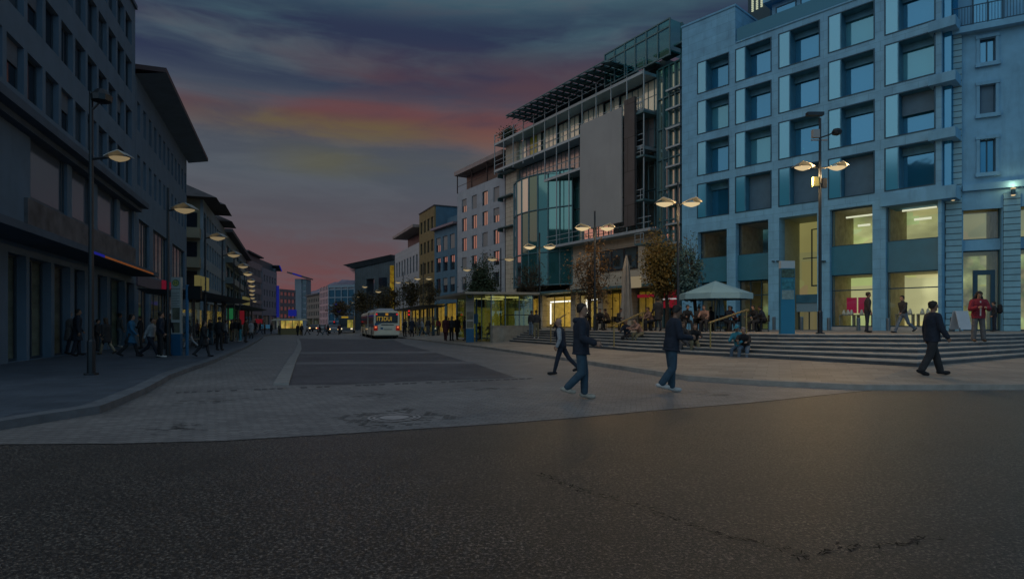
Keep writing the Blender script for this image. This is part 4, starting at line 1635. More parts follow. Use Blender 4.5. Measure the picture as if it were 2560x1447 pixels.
# pale block with blue neon
a_, c_ = line(656.5, 141, 1040, 692)
b = street('pale_building', 'pale mauve block with tall blue neon sign and blue lit roof canopy at its corner', a_, c_, 14.8, mat('mauve_render', (.23, .205, .235), .8, .1, 1), [(5.6, 7.1), (8.3, 9.8), (11.6, 13.2)], 5, 3.6, DIMW, .42, mull=(), nshop=2)
m_ = MB()
m_.box(.1, b.L - .2, 1.0, 10, 14.8, 16.9)
b.add('attic', m_, mat('attic_teal', (.03, .065, .08)))
m_ = MB()
m_.box(b.L - .75, b.L - .05, -.6, -.1, 3.3, 11.4)
b.add('neon_sign', m_, lit('blue_neon_sign', (.008, .012, .13), .9))
m_ = MB()
m_.box(b.L + .01, b.L + 1.6, .4, 5, 3.2, 15.9)
b.add('stair_wing', m_, mat('stair_wing_grey', (.12, .135, .16), .8, .1, 1))
m_ = MB()
m_.add([(b.L - .1, -.6, 16.55), (b.L + 2.5, -.6, 15.35), (b.L + 2.5, 5, 15.35), (b.L - .1, 5, 16.55), (b.L - .1, -.6, 16.75), (b.L + 2.5, -.6, 15.55), (b.L + 2.5, 5, 15.55), (b.L - .1, 5, 16.75)],
       [(3, 2, 1, 0), (4, 5, 6, 7), (0, 1, 5, 4), (1, 2, 6, 5), (2, 3, 7, 6), (3, 0, 4, 7)])
b.add('roof_canopy', m_, ROOF)
m_ = MB()
m_.tube([(b.L - .1, -.72, 16.6), (b.L + 2.5, -.72, 15.4)], .13, 6)
b.add('neon_line', m_, NEON)
# tower at the end of the street
A_ = at(737, 0, 300).xy
b = Bld('tower_building', 'slim grey tower with overhanging roof edged in blue light at the street end', A_, at(764, 0, 300).xy)
L = b.L
zt = b.Z(750, 697)
m_ = MB()
m_.box(0, L * .62, 0, 8, 0, zt)
m_.box(L * .62, L, .6, 8, 0, zt)
b.add('wall', m_, mat('tower_grey', (.16, .185, .215), .8, .1, .3))
m_ = MB()
m_.add([(-3.2, -2, zt + 2.8), (L + .8, -2, zt), (L + .8, 9, zt), (-3.2, 9, zt + 2.8), (-3.2, -2, zt + 3.5), (L + .8, -2, zt + .6), (L + .8, 9, zt + .6), (-3.2, 9, zt + 3.5)],
       [(3, 2, 1, 0), (4, 5, 6, 7), (0, 1, 5, 4), (1, 2, 6, 5), (2, 3, 7, 6), (3, 0, 4, 7)])
b.add('roof', m_, ROOF)
m_ = MB()
m_.tube([(-.2, -2.2, zt + 2.5), (L * .75, -2.2, zt + 1.1)], .4, 6)
b.add('neon_line', m_, NEON)
for k in range(7):
    b.inst('window', 'w', lambda q: q.box(0, 2.0, .5, .7, 0, 1.8), [GLASSD], L * .68, 0, 4 + k * 2.9)
# low brown block before the tower
b = street('brown_building', 'low reddish brown block with floor bands beside the grey tower', at(699, 0, 240).xy, at(739, 0, 250).xy, 15.6, mat('red_brown', (.16, .115, .125), .85, .15, 1), [(4, 5.6), (7, 8.6), (10, 11.6), (13, 14.5)], 4, 3, DIMW, .8, mull=(), nshop=2)
# far scaffolded high-rise behind the stone office block
b = Bld('far_tower', 'far high-rise with strings of small lights rising behind the stone office building', at(1870, 0, 110).xy, at(1925, 0, 106).xy)
m_ = MB()
m_.box(0, b.L, 0, 6, 1, b.Z(1900, -60))
b.add('wall', m_, FRAMEB)
for k in range(3):
    m_ = MB()
    for j in range(9):
        z = b.Z(1890, 26 - j * 4.6)
        m_.box(.9 + k * .95, 1.25 + k * .95, -.2, -.02, z, z + .18)
    b.add('light_string', m_, lit('tower_lights', (.55, .6, .42), .8))


# ------------------------------------------------------------------ street lamps
LM = mat('lamp_post_metal', (.035, .042, .05), .4, .1, 4, metal=.7)
HOOD = mat('lamp_hood', (.34, .34, .32), .4, .1, 4, metal=.3)


def lamp_meshes():
    hood, lens = MB(), MB()
    # gull wing reflector: two tilted plates above a shallow bowl
    L2, wd = .95, .34
    top = [(-.5, 0), (-.2, .15), (.12, .25), (.42, .05)]
    for (x0, h0), (x1, h1) in zip(top[:-1], top[1:]):
        hood.add([(x0, -wd, h0), (x1, -wd, h1), (x1, wd, h1), (x0, wd, h0), (x0, -wd, h0 + .03), (x1, -wd, h1 + .03), (x1, wd, h1 + .03), (x0, wd, h0 + .03)],
                 [(3, 2, 1, 0), (4, 5, 6, 7), (0, 1, 5, 4), (1, 2, 6, 5), (2, 3, 7, 6), (3, 0, 4, 7)])
    lens.lathe((-.02, 0, -.16), [(.05, 0), (.20, .04), (.36, .11), (.42, .16), (.42, .18)], 14, 0, 1.0, .72)
    return hood.mesh('lamp_head', HOOD), lens.mesh('lamp_glass', LAMP), lens.mesh('lamp_glass', LAMPF), lens.mesh('lamp_glass', LAMPL)


HOODM, LENSM, LENSF, LENSL = lamp_meshes()


def street_lamp(pos, heads, zh, zt, label, group, sc=1.0, near=True, arm=1.05, yaw=0, power=0):
    root = empty('street_lamp', pos, yaw, label=label, cat='street lamp', group=group)
    h = zh - pos[2]
    pm = MB()
    pm.tube([(0, 0, 0), (0, 0, .9), (0, 0, .95), (0, 0, zt - pos[2])], [.10, .10, .07, .05], 8)
    pm.tube([(0, 0, 0), (0, 0, .05)], .17, 10)
    pm.build('pole', LM, root)
    for sg in heads:
        am = MB()
        am.tube([(0, 0, h + .02), (sg * (arm - .3) * sc, 0, h + .08)], .035, 6)
        am.build('arm', LM, root)
        ho = bpy.data.objects.new('lamp_head', HOODM)
        COL.objects.link(ho)
        ho.parent = root
        ho.location = (sg * arm * sc, 0, h + .05)
        ho.scale = (sg * sc if sg > 0 else sc, sc, sc)
        if sg < 0:
            ho.rotation_euler = (0, 0, math.pi)
        le = bpy.data.objects.new('lamp_glass', LENSL if near == 'left' else (LENSM if near else LENSF))
        COL.objects.link(le)
        le.parent = ho
        if power:
            d = bpy.data.lights.new('lamp_light', 'POINT')
            d.energy, d.color, d.shadow_soft_size = power, (1, .62, .27), .25
            lo = bpy.data.objects.new('lamp_light', d)
            COL.objects.link(lo)
            lo.parent = root
            lo.location = (sg * arm * sc, 0, h - .35)
    return root


ordn = ['nearest', 'second', 'third', 'fourth', 'fifth', 'sixth', 'seventh', 'eighth', 'ninth', 'tenth', 'eleventh', 'twelfth', 'thirteenth', 'fourteenth', 'fifteenth', 'sixteenth']
left_first = None
left_l = [(228, 300, 400, 16.2, 230), (420, 463, 528, 26, 470), (513, 545, 597, 34.5, 545), (556, 585, 640, 43, 595), (585, 608, 668, 52, 630), (600, 620, 687, 60, 655), (611, 628, 704, 69, 0), (615, 630, 716, 78, 0),
          (618, 631, 727, 88, 0), (620, 630, 737, 100, 0), (623, 632, 746, 113, 0), (629, 637, 754, 129, 0), (638, 645, 761, 148, 0), (647, 652, 768, 171, 0), (655, 660, 774, 200, 0)]
for i, (pp, ph_, py, D, tp) in enumerate(left_l):
    x = (pp - 1280) / F * D
    zh = HC + (HZ - py) / F * D
    zt = HC + (HZ - tp) / F * D if tp else zh + .9
    arm = (ph_ - pp) / F * D
    l_ = street_lamp((x, D, .13), (1,), zh, zt, 'single armed street lamp, %s of the row along the left pavement' % ordn[i], 'street lamps along the left pavement', 1.0 if i else .62, 'left' if i < 5 else False, arm if i else arm / .62)
    left_first = l_ if i == 0 else left_first
right_l = [(1695, 512, 29.5, 455, 90), (1487, 573, 36.7, 528, 80), (1349, 620, 46, 582, 60), (1252, 650, 54.5, 620, 0), (1185, 676, 66, 640, 0), (1058, 698, 80, 655, 0), (1008, 707, 90, 680, 0)]
dsc = ['between the autumn trees at the right of the banner', 'in front of the blank banner', 'in front of the curved glass bay', 'at the left edge of the glass building', 'beside the dark evergreen tree', 'in front of the mustard building', 'in front of the white two storey building']
for i, (pp, py, D, tp, pw_) in enumerate(right_l):
    x = (pp - 1280) / F * D
    zg = ground_z(x, D)
    zh = HC + (HZ - py) / F * D
    street_lamp((x, D, zg), (1, -1), zh, HC + (HZ - tp) / F * D, 'two armed street lamp %s' % dsc[i], 'two armed street lamps along the right side', 1.0, i < 3, .78 if i else .68, 0, pw_)
far_r = [(953, 730, 98), (918, 718, 112), (903, 742, 125), (893, 750, 140), (884, 757, 156), (875, 765, 176)]
for i, (pp, py, D) in enumerate(far_r):
    x = (pp - 1280) / F * D
    zh = HC + (HZ - py) / F * D
    street_lamp((x, D, ground_z(x, D)), (-1, ), zh, zh + .3, 'far lit street lamp above the bus, %s counted from the right' % ordn[i].replace('nearest', 'first'), 'far street lamps beyond the bus', 1.15, False, .4)
# lamp with cameras in front of the stone building
D = 24.6
x = (2050 - 1280) / F * D
L0 = street_lamp((x, D, PZ), (1, -1), HC + (HZ - 422) / F * D, HC + (HZ - 296) / F * D, 'tall two armed lamp post with cameras on top in front of the stone office building', 'two armed street lamps along the right side', .80, True, .90, 0, 330)
hz = lambda y: (HZ - y) / F * D + HC - PZ
q = MB()
q.box(-.55, .12, -.12, .1, hz(290), hz(282))
q.build('camera_housing', LM, L0)
q = MB()
q.tube([(0, 0, hz(345)), (.35, -.05, hz(338)), (.62, -.05, hz(330))], .03, 6)
q.lathe((.66, -.05, hz(340)), [(.05, 0), (.17, .05), (.2, .16), (.14, .26), (.04, .28)], 10)
q.build('dome_camera', LM, L0)
q = MB()
q.box(-.32, -.05, -.09, .09, hz(345), hz(325))
q.box(-.36, .3, -.03, .03, hz(352), hz(349))
q.build('junction_box', mat('pale_box', (.3, .3, .3), .6), L0)
q = MB()
q.box(-.30, -.07, -.08, .08, hz(466), hz(443))
q.build('sign_plate', mat('yellow_plate', (.38, .38, .14), .5), L0)
q = MB()
q.box(.07, .26, -.06, .06, hz(470), hz(446))
q.build('camera_box', LM, L0)
# spotlight cluster on the nearest left post
q = MB()
hn = (HZ - 240) / F * 16.2 + HC - .13
q.lathe((.28, 0, hn - .2), [(.1, 0), (.24, .05), (.26, .2), (.12, .36)], 10)
q.tube([(0, 0, hn - .4), (.3, 0, hn - .1)], .03, 6)
q.build('spotlight_cluster', LM, left_first)


# ------------------------------------------------------------------ text helper
def text_mesh(body, size, m, parent, loc, rot=(R(90), 0, 0), name='lettering', ext=.004):
    cu = bpy.data.curves.new(name, 'FONT')
    cu.body = body
    cu.size = size
    cu.align_x = 'CENTER'
    cu.align_y = 'CENTER'
    cu.extrude = ext
    t_ = bpy.data.objects.new(name, cu)
    COL.objects.link(t_)
    bpy.context.view_layer.update()
    me = bpy.data.meshes.new_from_object(t_.evaluated_get(bpy.context.evaluated_depsgraph_get()))
    bpy.data.objects.remove(t_)
    me.materials.clear()
    me.materials.append(m)
    o = bpy.data.objects.new(name, me)
    COL.objects.link(o)
    o.parent = parent
    o.location = loc
    o.rotation_euler = rot
    return o


text_mesh('B', .62, lit('white_letter_dim', (.16, .12, .13), .6), ro, (rs.v[0][0] + (rs.v[1][0] - rs.v[0][0]) * .5, -.34, (rs.v[0][2] + rs.v[4][2]) / 2), (R(90), 0, 0))

# ------------------------------------------------------------------ bus stop steles, shelters
BLUEP = mat('stop_blue', (.015, .10, .21), .45, .08, 2)
WHITEP = mat('sign_white', (.34, .35, .34), .5, .06, 2)
GREY_T = mat('print_grey', (.07, .08, .08), .6)
YEL = mat('sign_yellow', (.34, .32, .10), .5)
GRN = mat('sign_green', (.02, .13, .06), .5)


def stele(pos, h, w, label, dim=1.0):
    root = empty('bus_stop_sign', pos, 0, label=label, cat='bus stop sign', group='bus stop signs')
    z1, z2, z3 = h * .275, h * .50, h * .61
    q = MB()
    q.box(-w / 2, w / 2, -.09, .09, 0, z1)
    q.build('blue_base', BLUEP, root)
    q = MB()
    q.box(-w / 2, w / 2, -.08, .08, z1, z1 + .05)
    q.box(-w / 2, -w / 2 + .04, -.08, .08, z1 + .05, z3)
    q.box(w / 2 - .04, w / 2, -.08, .08, z1 + .05, z3)
    q.box(-w / 2 + .04, w / 2 - .04, -.08, .08, h * .42, h * .455)
    q.build('timetable_frame', WHITEP, root)
    q = MB()
    q.box(-w / 2 + .05, w / 2 - .05, -.05, .05, z1 + .05, h * .42)
    q.box(-w / 2 + .05, w / 2 - .05, -.05, .05, h * .455, z3)
    q.build('timetable', mat('timetable_dark', (.12, .12, .09), .3, .4, 4), root)
    q = MB()
    q.box(-w / 2, w / 2, -.085, .085, z3, h)
    q.build('sign_panel', WHITEP, root)
    q = MB()
    for k in range(9):
        z = h * .63 + k * h * .021
        q.box(-w * .40, w * (.38 - .2 * (k % 3 == 1)), -.095, -.087, z, z + .018)
    q.box(-w / 2 + .01, w / 2 - .01, -.095, -.087, h * .845, h * .852)
    q.build('printed_lines', GREY_T, root)
    q = MB()
    rr_ = w * .36
    cz = h * .925
    ring = []
    for k in range(24):
        a0, a1 = 2 * math.pi * k / 24, 2 * math.pi * (k + 1) / 24
        q.add([(rr_ * math.cos(a0), -.092, cz + rr_ * math.sin(a0)), (rr_ * math.cos(a1), -.092, cz + rr_ * math.sin(a1)),
               (rr_ * .82 * math.cos(a1), -.092, cz + rr_ * .82 * math.sin(a1)), (rr_ * .82 * math.cos(a0), -.092, cz + rr_ * .82 * math.sin(a0))], [(0, 1, 2, 3)])
    em = q.build('stop_emblem', GRN, root)
    q = MB()
    q.add([(rr_ * .82 * math.cos(2 * math.pi * k / 24), -.089, cz + rr_ * .82 * math.sin(2 * math.pi * k / 24)) for k in range(24)], [tuple(range(24))])
    q.build('emblem_disc', YEL, em)
    text_mesh('H', rr_ * 1.35, GRN, em, (0, -.094, cz))
    return root


sL_ = gp(442, 888, .13)
stele((*sL_, .13), 195 * sL_[1] / F, 24 * sL_[1] / F, 'tall blue and white bus stop pylon on the left pavement')
pR = stand(1175, 856)
stele(tuple(pR), 126 * pR.y / F, 19.5 * pR.y / F, 'tall blue and white bus stop pylon at the right kerb before the glass pavilion')


def blue_pole(pos, h, label):
    root = empty('stop_pole', pos, 0, label=label, cat='pole', group='blue poles with dark displays')
    q = MB()
    q.tube([(0, 0, 0), (0, 0, h)], .07, 8)
    q.build('pole', BLUEP, root)
    q = MB()
    q.box(.08, .62, -.07, .07, h - .62, h - .05)
    q.build('display', BLACK, root)
    return root


p_ = gp(468, 888, .13)
blue_pole((*p_, .13), 176 * p_[1] / F, 'thin blue pole with a dark display box beside the left bus stop pylon')
p_ = stand(1191, 854)
o = blue_pole(tuple(p_), 107 * p_.y / F, 'thin blue pole with a dark display box beside the right bus stop pylon')
q = MB()
q.box(-.2, .13, -.1, .1, 1.35, 2.1)
q.build('ticket_box', BLUEP, o)
# information stele on the plaza
p_ = Vector(((1967 - 1280) / F * 24.4, 24.4, PZ))
w, h = 35 * 24.4 / F, 182 * 24.4 / F
root = empty('information_pillar', p_, 0, label='blue information pillar with map panels and white top on the plaza', cat='information pillar')
q = MB()
q.box(-w / 2, w / 2, -.1, .1, 0, h * .90)
q.build('body', mat('pillar_blue', (.015, .16, .27), .45, .1, 1), root)
q = MB()
q.box(-w / 2, w / 2, -.1, .1, h * .90, h)
q.build('white_top', mat('pillar_white', (.38, .44, .46), .5), root)
q = MB()
q.box(-w / 2 + .02, w / 2 - .02, -.11, -.102, h * .77, h * .89)
q.build('picture_panel', mat('picture_dark', (.05, .09, .07), .5, .7, 9), root)
q = MB()
q.box(-w / 2 + .04, w / 2 - .04, -.11, -.102, h * .475, h * .60)
q.build('map_panel', mat('map_grey', (.17, .25, .25), .5, .25, 8), root)
q = MB()
q.box(-w / 2 + .03, w / 2 - .03, -.11, -.102, h * .61, h * .755)
q.build('photo_panel', mat('photo_teal', (.03, .16, .20), .5, .6, 7), root)


def shelter(p0, p1, dep, zr, label, sign, group='bus shelters'):
    """p0, p1: front edge of the roof (xy), roof runs back by dep"""
    p0, p1 = Vector(p0), Vector(p1)
    u = (p1 - p0).normalized()
    L = (p1 - p0).length
    root = empty('bus_shelter', (p0.x, p0.y, .13), math.atan2(u.y, u.x), label=label, cat='bus shelter', group=group)
    z = zr - .13
    q = MB()
    q.add([(0, -.3, z + .16), (L, -.3, z + .16), (L, dep, z + .22), (0, dep, z + .22), (.4, .3, z - .04), (L - .4, .3, z - .04), (L - .4, dep - .4, z - .04), (.4, dep - .4, z - .04)],
          [(0, 1, 2, 3), (7, 6, 5, 4), (0, 4, 5, 1), (1, 5, 6, 2), (2, 6, 7, 3), (3, 7, 4, 0)])
    q.build('roof', mat('shelter_roof', (.05, .065, .075), .5, .15, 1), root)
    n = max(3, int(L / 2.6))
    for i in range(n):
        x = .9 + (L - 1.8) * i / (n - 1)
        q = MB()
        q.tube([(x, dep * .62, 0), (x, dep * .62, z)], .06, 6)
        q.tube([(x + .42, dep * .62, 0), (x + .42, dep * .62, z)], .06, 6)
        for k in range(4):
            q.box(x, x + .42, dep * .62 - .02, dep * .62 + .02, .5 + k * .62, .56 + k * .62)
        q.build('post', LM, root)
    for i in range(n - 1):
        x0 = .9 + (L - 1.8) * i / (n - 1) + .5
        x1 = .9 + (L - 1.8) * (i + 1) / (n - 1) - .1
        q = MB()
        q.box(x0, x1, dep * .62 - .01, dep * .62 + .01, .3, 2.3)
        q.build('glass_pane', CLEAR, root)
    q = MB()
    q.box(1.4, L - 1.4, dep * .4, dep * .56, .42, .47)
    q.box(1.8, 1.9, dep * .44, dep * .52, 0, .42)
    q.box(L - 1.9, L - 1.8, dep * .44, dep * .52, 0, .42)
    q.build('bench', STEEL, root)
    if sign:
        q = MB()
        q.box(sign[0], sign[1], -.1, .12, z + .30, z + .30 + sign[2])
        so = q.build('roof_sign', lit('stop_sign_glow', (.12, .105, .04), .7), root)
        text_mesh('1', sign[2] * .75, GREY_T, so, (sign[0] + (sign[1] - sign[0]) * .2, -.105, z + .30 + sign[2] / 2))
        bd_ = MB()
        bx = sign[0] + (sign[1] - sign[0]) * .62
        bz = z + .30 + sign[2] / 2
        bd_.add([(bx - .25, -.103, bz - .08), (bx + .12, -.103, bz - .1), (bx + .3, -.103, bz + .16), (bx + .02, -.103, bz + .02)], [(0, 1, 2, 3)])
        bd_.build('sign_mark', GREY_T, so)
    return root


zr = 3.25
a_ = Vector(((470 - 1280) / F * 33.5, 33.5))
c_ = Vector(((622 - 1280) / F * 49.5, 49.5))
a_ = at(476, 0, 32).xy
c_ = at(622, 0, 47.5).xy
shelter(a_, c_, 2.6, 3.15, 'long dark roofed bus shelter with crowd on the left pavement', (1.2, 3.4, .75))
a_ = at(606, 0, 60).xy
c_ = at(662, 0, 78).xy
shelter(a_, c_, 2.4, 3.2, 'smaller dark bus shelter further down the left pavement', (.8, 4.4, .8))
a_ = at(985, 0, 92).xy
c_ = at(1062, 0, 68).xy
shelter(a_, c_, 2.6, 3.5, 'dark flat roofed bus shelter beside the bus on the right pavement', None)

# ------------------------------------------------------------------ glass pavilion over the underpass
root = empty('glass_pavilion', (0, 0, .28), 0, label='greenish glass pavilion with a thin flat canopy over the underpass stairs', cat='pavilion')
zc_ = 3.35
q = MB()
q.prism([(-3.3, 42.2), (2.0, 43.4), (-.6, 53), (-6.6, 51)], zc_, zc_ + .16)
q.build('canopy', mat('canopy_edge', (.22, .21, .18), .4, .1, 2), root)
cor = [(-1.5, 43.2), (1.55, 44.6), (-1.0, 52), (-4.6, 50.6)]
for i in range(4):
    a, c = Vector(cor[i]), Vector(cor[(i + 1) % 4])
    n = (c - a).orthogonal().normalized() * .012
    q = MB()
    q.prism([tuple(a - n), tuple(c - n), tuple(c + n), tuple(a + n)], 1.05 if i == 0 else .1, zc_ - .01)
    q.build('glass_wall', GREENGL, root)
    nn = 3 if i % 2 == 0 else 4
    for k in range(nn):
        p_ = a.lerp(c, k / nn)
        q = MB()
        q.tube([(p_.x, p_.y, .0), (p_.x, p_.y, zc_)], .045, 6)
        q.build('mullion', STEEL, root)
q = MB()
a, c = Vector(cor[0]), Vector(cor[1])
q.tube([(a.x + .9, a.y + .4, 1.9), (c.x, c.y - .06, 1.9)], .03, 6)
q.build('handrail', DARK, root)
for k, (fx, fy) in enumerate(((.3, .25), (.7, .3), (.3, .7), (.7, .75))):
    p_ = Vector(cor[0]).lerp(Vector(cor[1]), fx).lerp(Vector(cor[3]).lerp(Vector(cor[2]), fx), fy)
    q = MB()
    q.box(p_.x - .7, p_.x + .7, p_.y - .1, p_.y + .1, zc_ - .12, zc_ - .04)
    q.build('ceiling_light', lit('pavilion_light', (.85, .74, .40), .8), root)
q = MB()
q.prism([(-4.2, 50.2), (-1.2, 51.4), (-1.3, 51.6), (-4.3, 50.4)], .1, 2.6)
q.build('back_panel', lit('pavilion_back', (.22, .19, .04), .8, (1.2, .35), .25), root)
# low concrete wall in front of it
q = MB()
a, c = Vector((-1.43, 42.0)), Vector((1.6, 44.35))
n = (c - a).orthogonal().normalized() * .14
q.prism([tuple(a - n), tuple(c - n), tuple(c + n), tuple(a + n)], .2, 1.34)
q.prism([tuple(a - n * 1.3), tuple(c - n * 1.3), tuple(c + n * 1.3), tuple(a + n * 1.3)], 1.34, 1.40)
tag(q.build('concrete_wall', CONC), 'low grey concrete wall in front of the glass pavilion', 'wall')

# ------------------------------------------------------------------ handrails, bollards, board
BRASS = mat('brass_rail', (.34, .25, .10), .35, .1, 5, metal=.6)


def rail(p0, p1, lb):
    p0, p1 = Vector(p0), Vector(p1)
    root = empty('handrail', p0, 0, label=lb, cat='handrail', group='brass handrails on the steps')
    d = p1 - p0
    q = MB()
    q.tube([(0, 0, 0), (0, 0, 1.0)], .032, 8)
    q.build('post', BRASS, root)
    q = MB()
    q.tube([(d.x, d.y, d.z), (d.x, d.y, d.z + 1.0)], .032, 8)
    q.build('post', BRASS, root)
    q = MB()
    q.tube([(-.12 * d.x / d.length, -.12 * d.y / d.length, 1.0 - .02), (0, 0, 1.0), (d.x, d.y, d.z + 1.0), (d.x * 1.06, d.y * 1.06, d.z + 1.0)], .04, 8)
    q.build('rail', BRASS, root)


def dpt(px, py0):
    return stand(px, py0)


r0 = stand(1377, 857)
rail(r0, (3.4, 38.8, PZ), 'brass handrail on the steps behind the bald man in the vest')
r0 = stand(1535, 867)
rail(r0, at(1607, 0, 30.5).xy.to_3d() + Vector((0, 0, PZ)), 'brass handrail on the steps right of the seated pink jacket')
r0 = stand(1776, 872)
rail(r0, at(1866, 0, 25.6).xy.to_3d() + Vector((0, 0, PZ)), 'brass handrail on the steps left of the seated pair')
BOLL = mat('bollard_metal', (.10, .14, .17), .45, .1, 3, metal=.5)
for px, hp_, m_, lb in ((1882, 34, mat('bollard_pale', (.30, .28, .18), .5), 'pale bollard nearest the brass rail before the cafe'), (1935, 33, BOLL, 'slim bollard in front of the pier left of the information pillar'),
                        (2004, 34, BOLL, 'slim bollard before the tall entrance recess'), (2072, 32, BOLL, 'dark bollard at the left end of the jewellery window'), (2146, 32, BOLL, 'dark bollard beside the man walking before the jewellery window'),
                        (2221, 32, BOLL, 'dark bollard at the pier between the two lit shop bays'), (2381, 37, BOLL, 'dark bollard next to the white sandwich board')):
    D = WB.D(px) - 1.6 if px < 2350 else 31.5
    q = MB()
    hh = hp_ * D / F
    q.lathe((0, 0, 0), [(.11, 0), (.11, hh - .06), (.09, hh - .01), (.04, hh)], 10)
    o = q.build('bollard', m_)
    o.location = ((px - 1280) / F * D, D, PZ)
    tag(o, lb, 'bollard', 'bollards on the plaza')
D = 31
root = empty('sandwich_board', ((2401 - 1280) / F * D, D, PZ), R(8), label='white sandwich board standing before the banded pier', cat='sandwich board')
for sg in (-1, 1):
    q = MB()
    w = .36
    q.add([(-w, sg * .30, .12), (w, sg * .30, .12), (w, sg * .05, 1.08), (-w, sg * .05, 1.08), (-w, sg * .33, .12), (w, sg * .33, .12), (w, sg * .08, 1.08), (-w, sg * .08, 1.08)],
          [(0, 1, 2, 3), (7, 6, 5, 4), (0, 4, 5, 1), (1, 5, 6, 2), (2, 6, 7, 3), (3, 7, 4, 0)])
    q.build('board', mat('board_white', (.36, .42, .48), .5, .05, 2), root)
    for lx in (-w, w - .04):
        q = MB()
        q.box(lx, lx + .04, sg * .31 - .02, sg * .31 + .02, 0, .2)
        q.build('leg', STEEL, root)

# ------------------------------------------------------------------ parasols
CANV = mat('pale_canvas', (.16, .30, .38), .85, .06, 2)
GCANV = mat('grey_canvas', (.19, .19, .185), .9, .15, 2)


def furled(pos, h, r, m, lb, name='furled_parasol'):
    root = empty(name, pos, 0, label=lb, cat='parasol', group='furled parasols')
    q = MB()
    q.tube([(0, 0, 0), (0, 0, h * .35)], .04, 8)
    q.build('pole', STEEL, root)
    q = MB()
    nn = 16
    prof = [(r, h * .13), (r * 1.05, h * .18), (r * .8, h * .4), (r * .68, h * .62), (r * .5, h * .85), (r * .12, h)]
    vs = []
    for rad, z in prof:
        for k in range(nn):
            f = 1.0 if k % 2 else .72
            vs.append((rad * f * math.cos(2 * math.pi * k / nn), rad * f * math.sin(2 * math.pi * k / nn), z))
    fs = []
    for i in range(len(prof) - 1):
        for k in range(nn):
            l_ = (k + 1) % nn
            fs.append((i * nn + k, i * nn + l_, (i + 1) * nn + l_, (i + 1) * nn + k))
    fs.append(tuple(range(nn - 1, -1, -1)))
    q.add(vs, fs)
    q.build('canopy', m, root, smooth=False)


D = 37.5
furled(((1566 - 1280) / F * D, D, PZ), 188 * D / F, .42, GCANV, 'very tall grey furled parasol in front of the lit glass building shop')
D = 33.5
furled(((1801 - 1280) / F * D, D, PZ), 92 * D / F, .30, CANV, 'small white furled parasol standing among the cafe tables')
D = 33
root = empty('open_parasol', ((1788 - 1280) / F * D, D, PZ), R(20), label='large open white parasol over the cafe terrace', cat='parasol')
zt_, ze_ = (HZ - 702) / F * D + HC - PZ, (HZ - 735) / F * D + HC - PZ
q = MB()
q.tube([(0, 0, 0), (0, 0, zt_)], .05, 8)
q.build('pole', STEEL, root)
q = MB()
rx = 1.95
n = 8
for k in range(n):
    a0, a1 = 2 * math.pi * k / n, 2 * math.pi * (k + 1) / n
    p0, p1 = (rx * math.cos(a0), rx * math.sin(a0), ze_), (rx * math.cos(a1), rx * math.sin(a1), ze_)
    q.add([p0, p1, (0, 0, zt_)], [(0, 1, 2)])
    q.quad(p0, (p0[0], p0[1], ze_ - .30), (p1[0], p1[1], ze_ - .30), p1)
q.build('canopy', CANV, root)
for k in range(n):
    a0 = 2 * math.pi * k / n
    q = MB()
    q.tube([(0, 0, zt_ - .12), (rx * math.cos(a0), rx * math.sin(a0), ze_ - .02)], .018, 5)
    q.build('rib', STEEL, root)

# ------------------------------------------------------------------ manholes
def manhole(px, py, r, lb, cov=.55):
    x, y = gp(px, py)
    root = empty('manhole_cover', (x, y, .006), 0, label=lb, cat='manhole cover')
    q = MB()
    for rad0, rad1, m_ in ((0, r * cov, 0), (r * .72, r * .82, 0), (r * .92, r, 0)):
        for k in range(28):
            a0, a1 = 2 * math.pi * k / 28, 2 * math.pi * (k + 1) / 28
            q.add([(rad0 * math.cos(a0), rad0 * math.sin(a0), .004), (rad1 * math.cos(a0), rad1 * math.sin(a0), .004), (rad1 * math.cos(a1), rad1 * math.sin(a1), .004), (rad0 * math.cos(a1), rad0 * math.sin(a1), .004)], [(0, 1, 2, 3)], m_)
    q.build('cover', mat('cover_steel', (.36, .34, .34), .5, .2, 12, metal=.2), root)
    q = MB()
    rg = random.Random(4)
    for i in range(-9, 10):
        for j in range(-9, 10):
            if abs(i) + abs(j) > 9 or (i * i + j * j) < 12 or rg.random() < .35:
                continue
            cx, cy = i * r * .28, j * r * .28
            w_ = r * .12
            q.add([(cx - w_, cy - w_ * .35, .001), (cx + w_, cy - w_ * .35, .001), (cx + w_, cy + w_ * .35, .001), (cx - w_, cy + w_ * .35, .001)], [(0, 1, 2, 3)])
    q.build('surrounding_setts', mat('dark_joint', (.075, .073, .073), .7, .3, 9), root)


manhole(986, 1044, .42, 'round manhole cover set in a diamond of dark setts on the crossing')
for px, py in ((520, 1004), (930, 988), (430, 1068), (1235, 971), (1790, 986)):
    x, y = gp(px, py)
    q = MB()
    rg = random.Random(px)
    for k in range(26):
        cx, cy = rg.gauss(0, .32), rg.gauss(0, .20)
        w_ = rg.uniform(.03, .09)
        q.add([(cx - w_, cy - .012, 0), (cx + w_, cy - .012, 0), (cx + w_, cy + .014, 0), (cx - w_, cy + .014, 0)], [(0, 1, 2, 3)])
    o = struct(q.build('dark_setts', mat('dark_joint', (.035, .034, .034))))
    o.location = (x, y, .007)

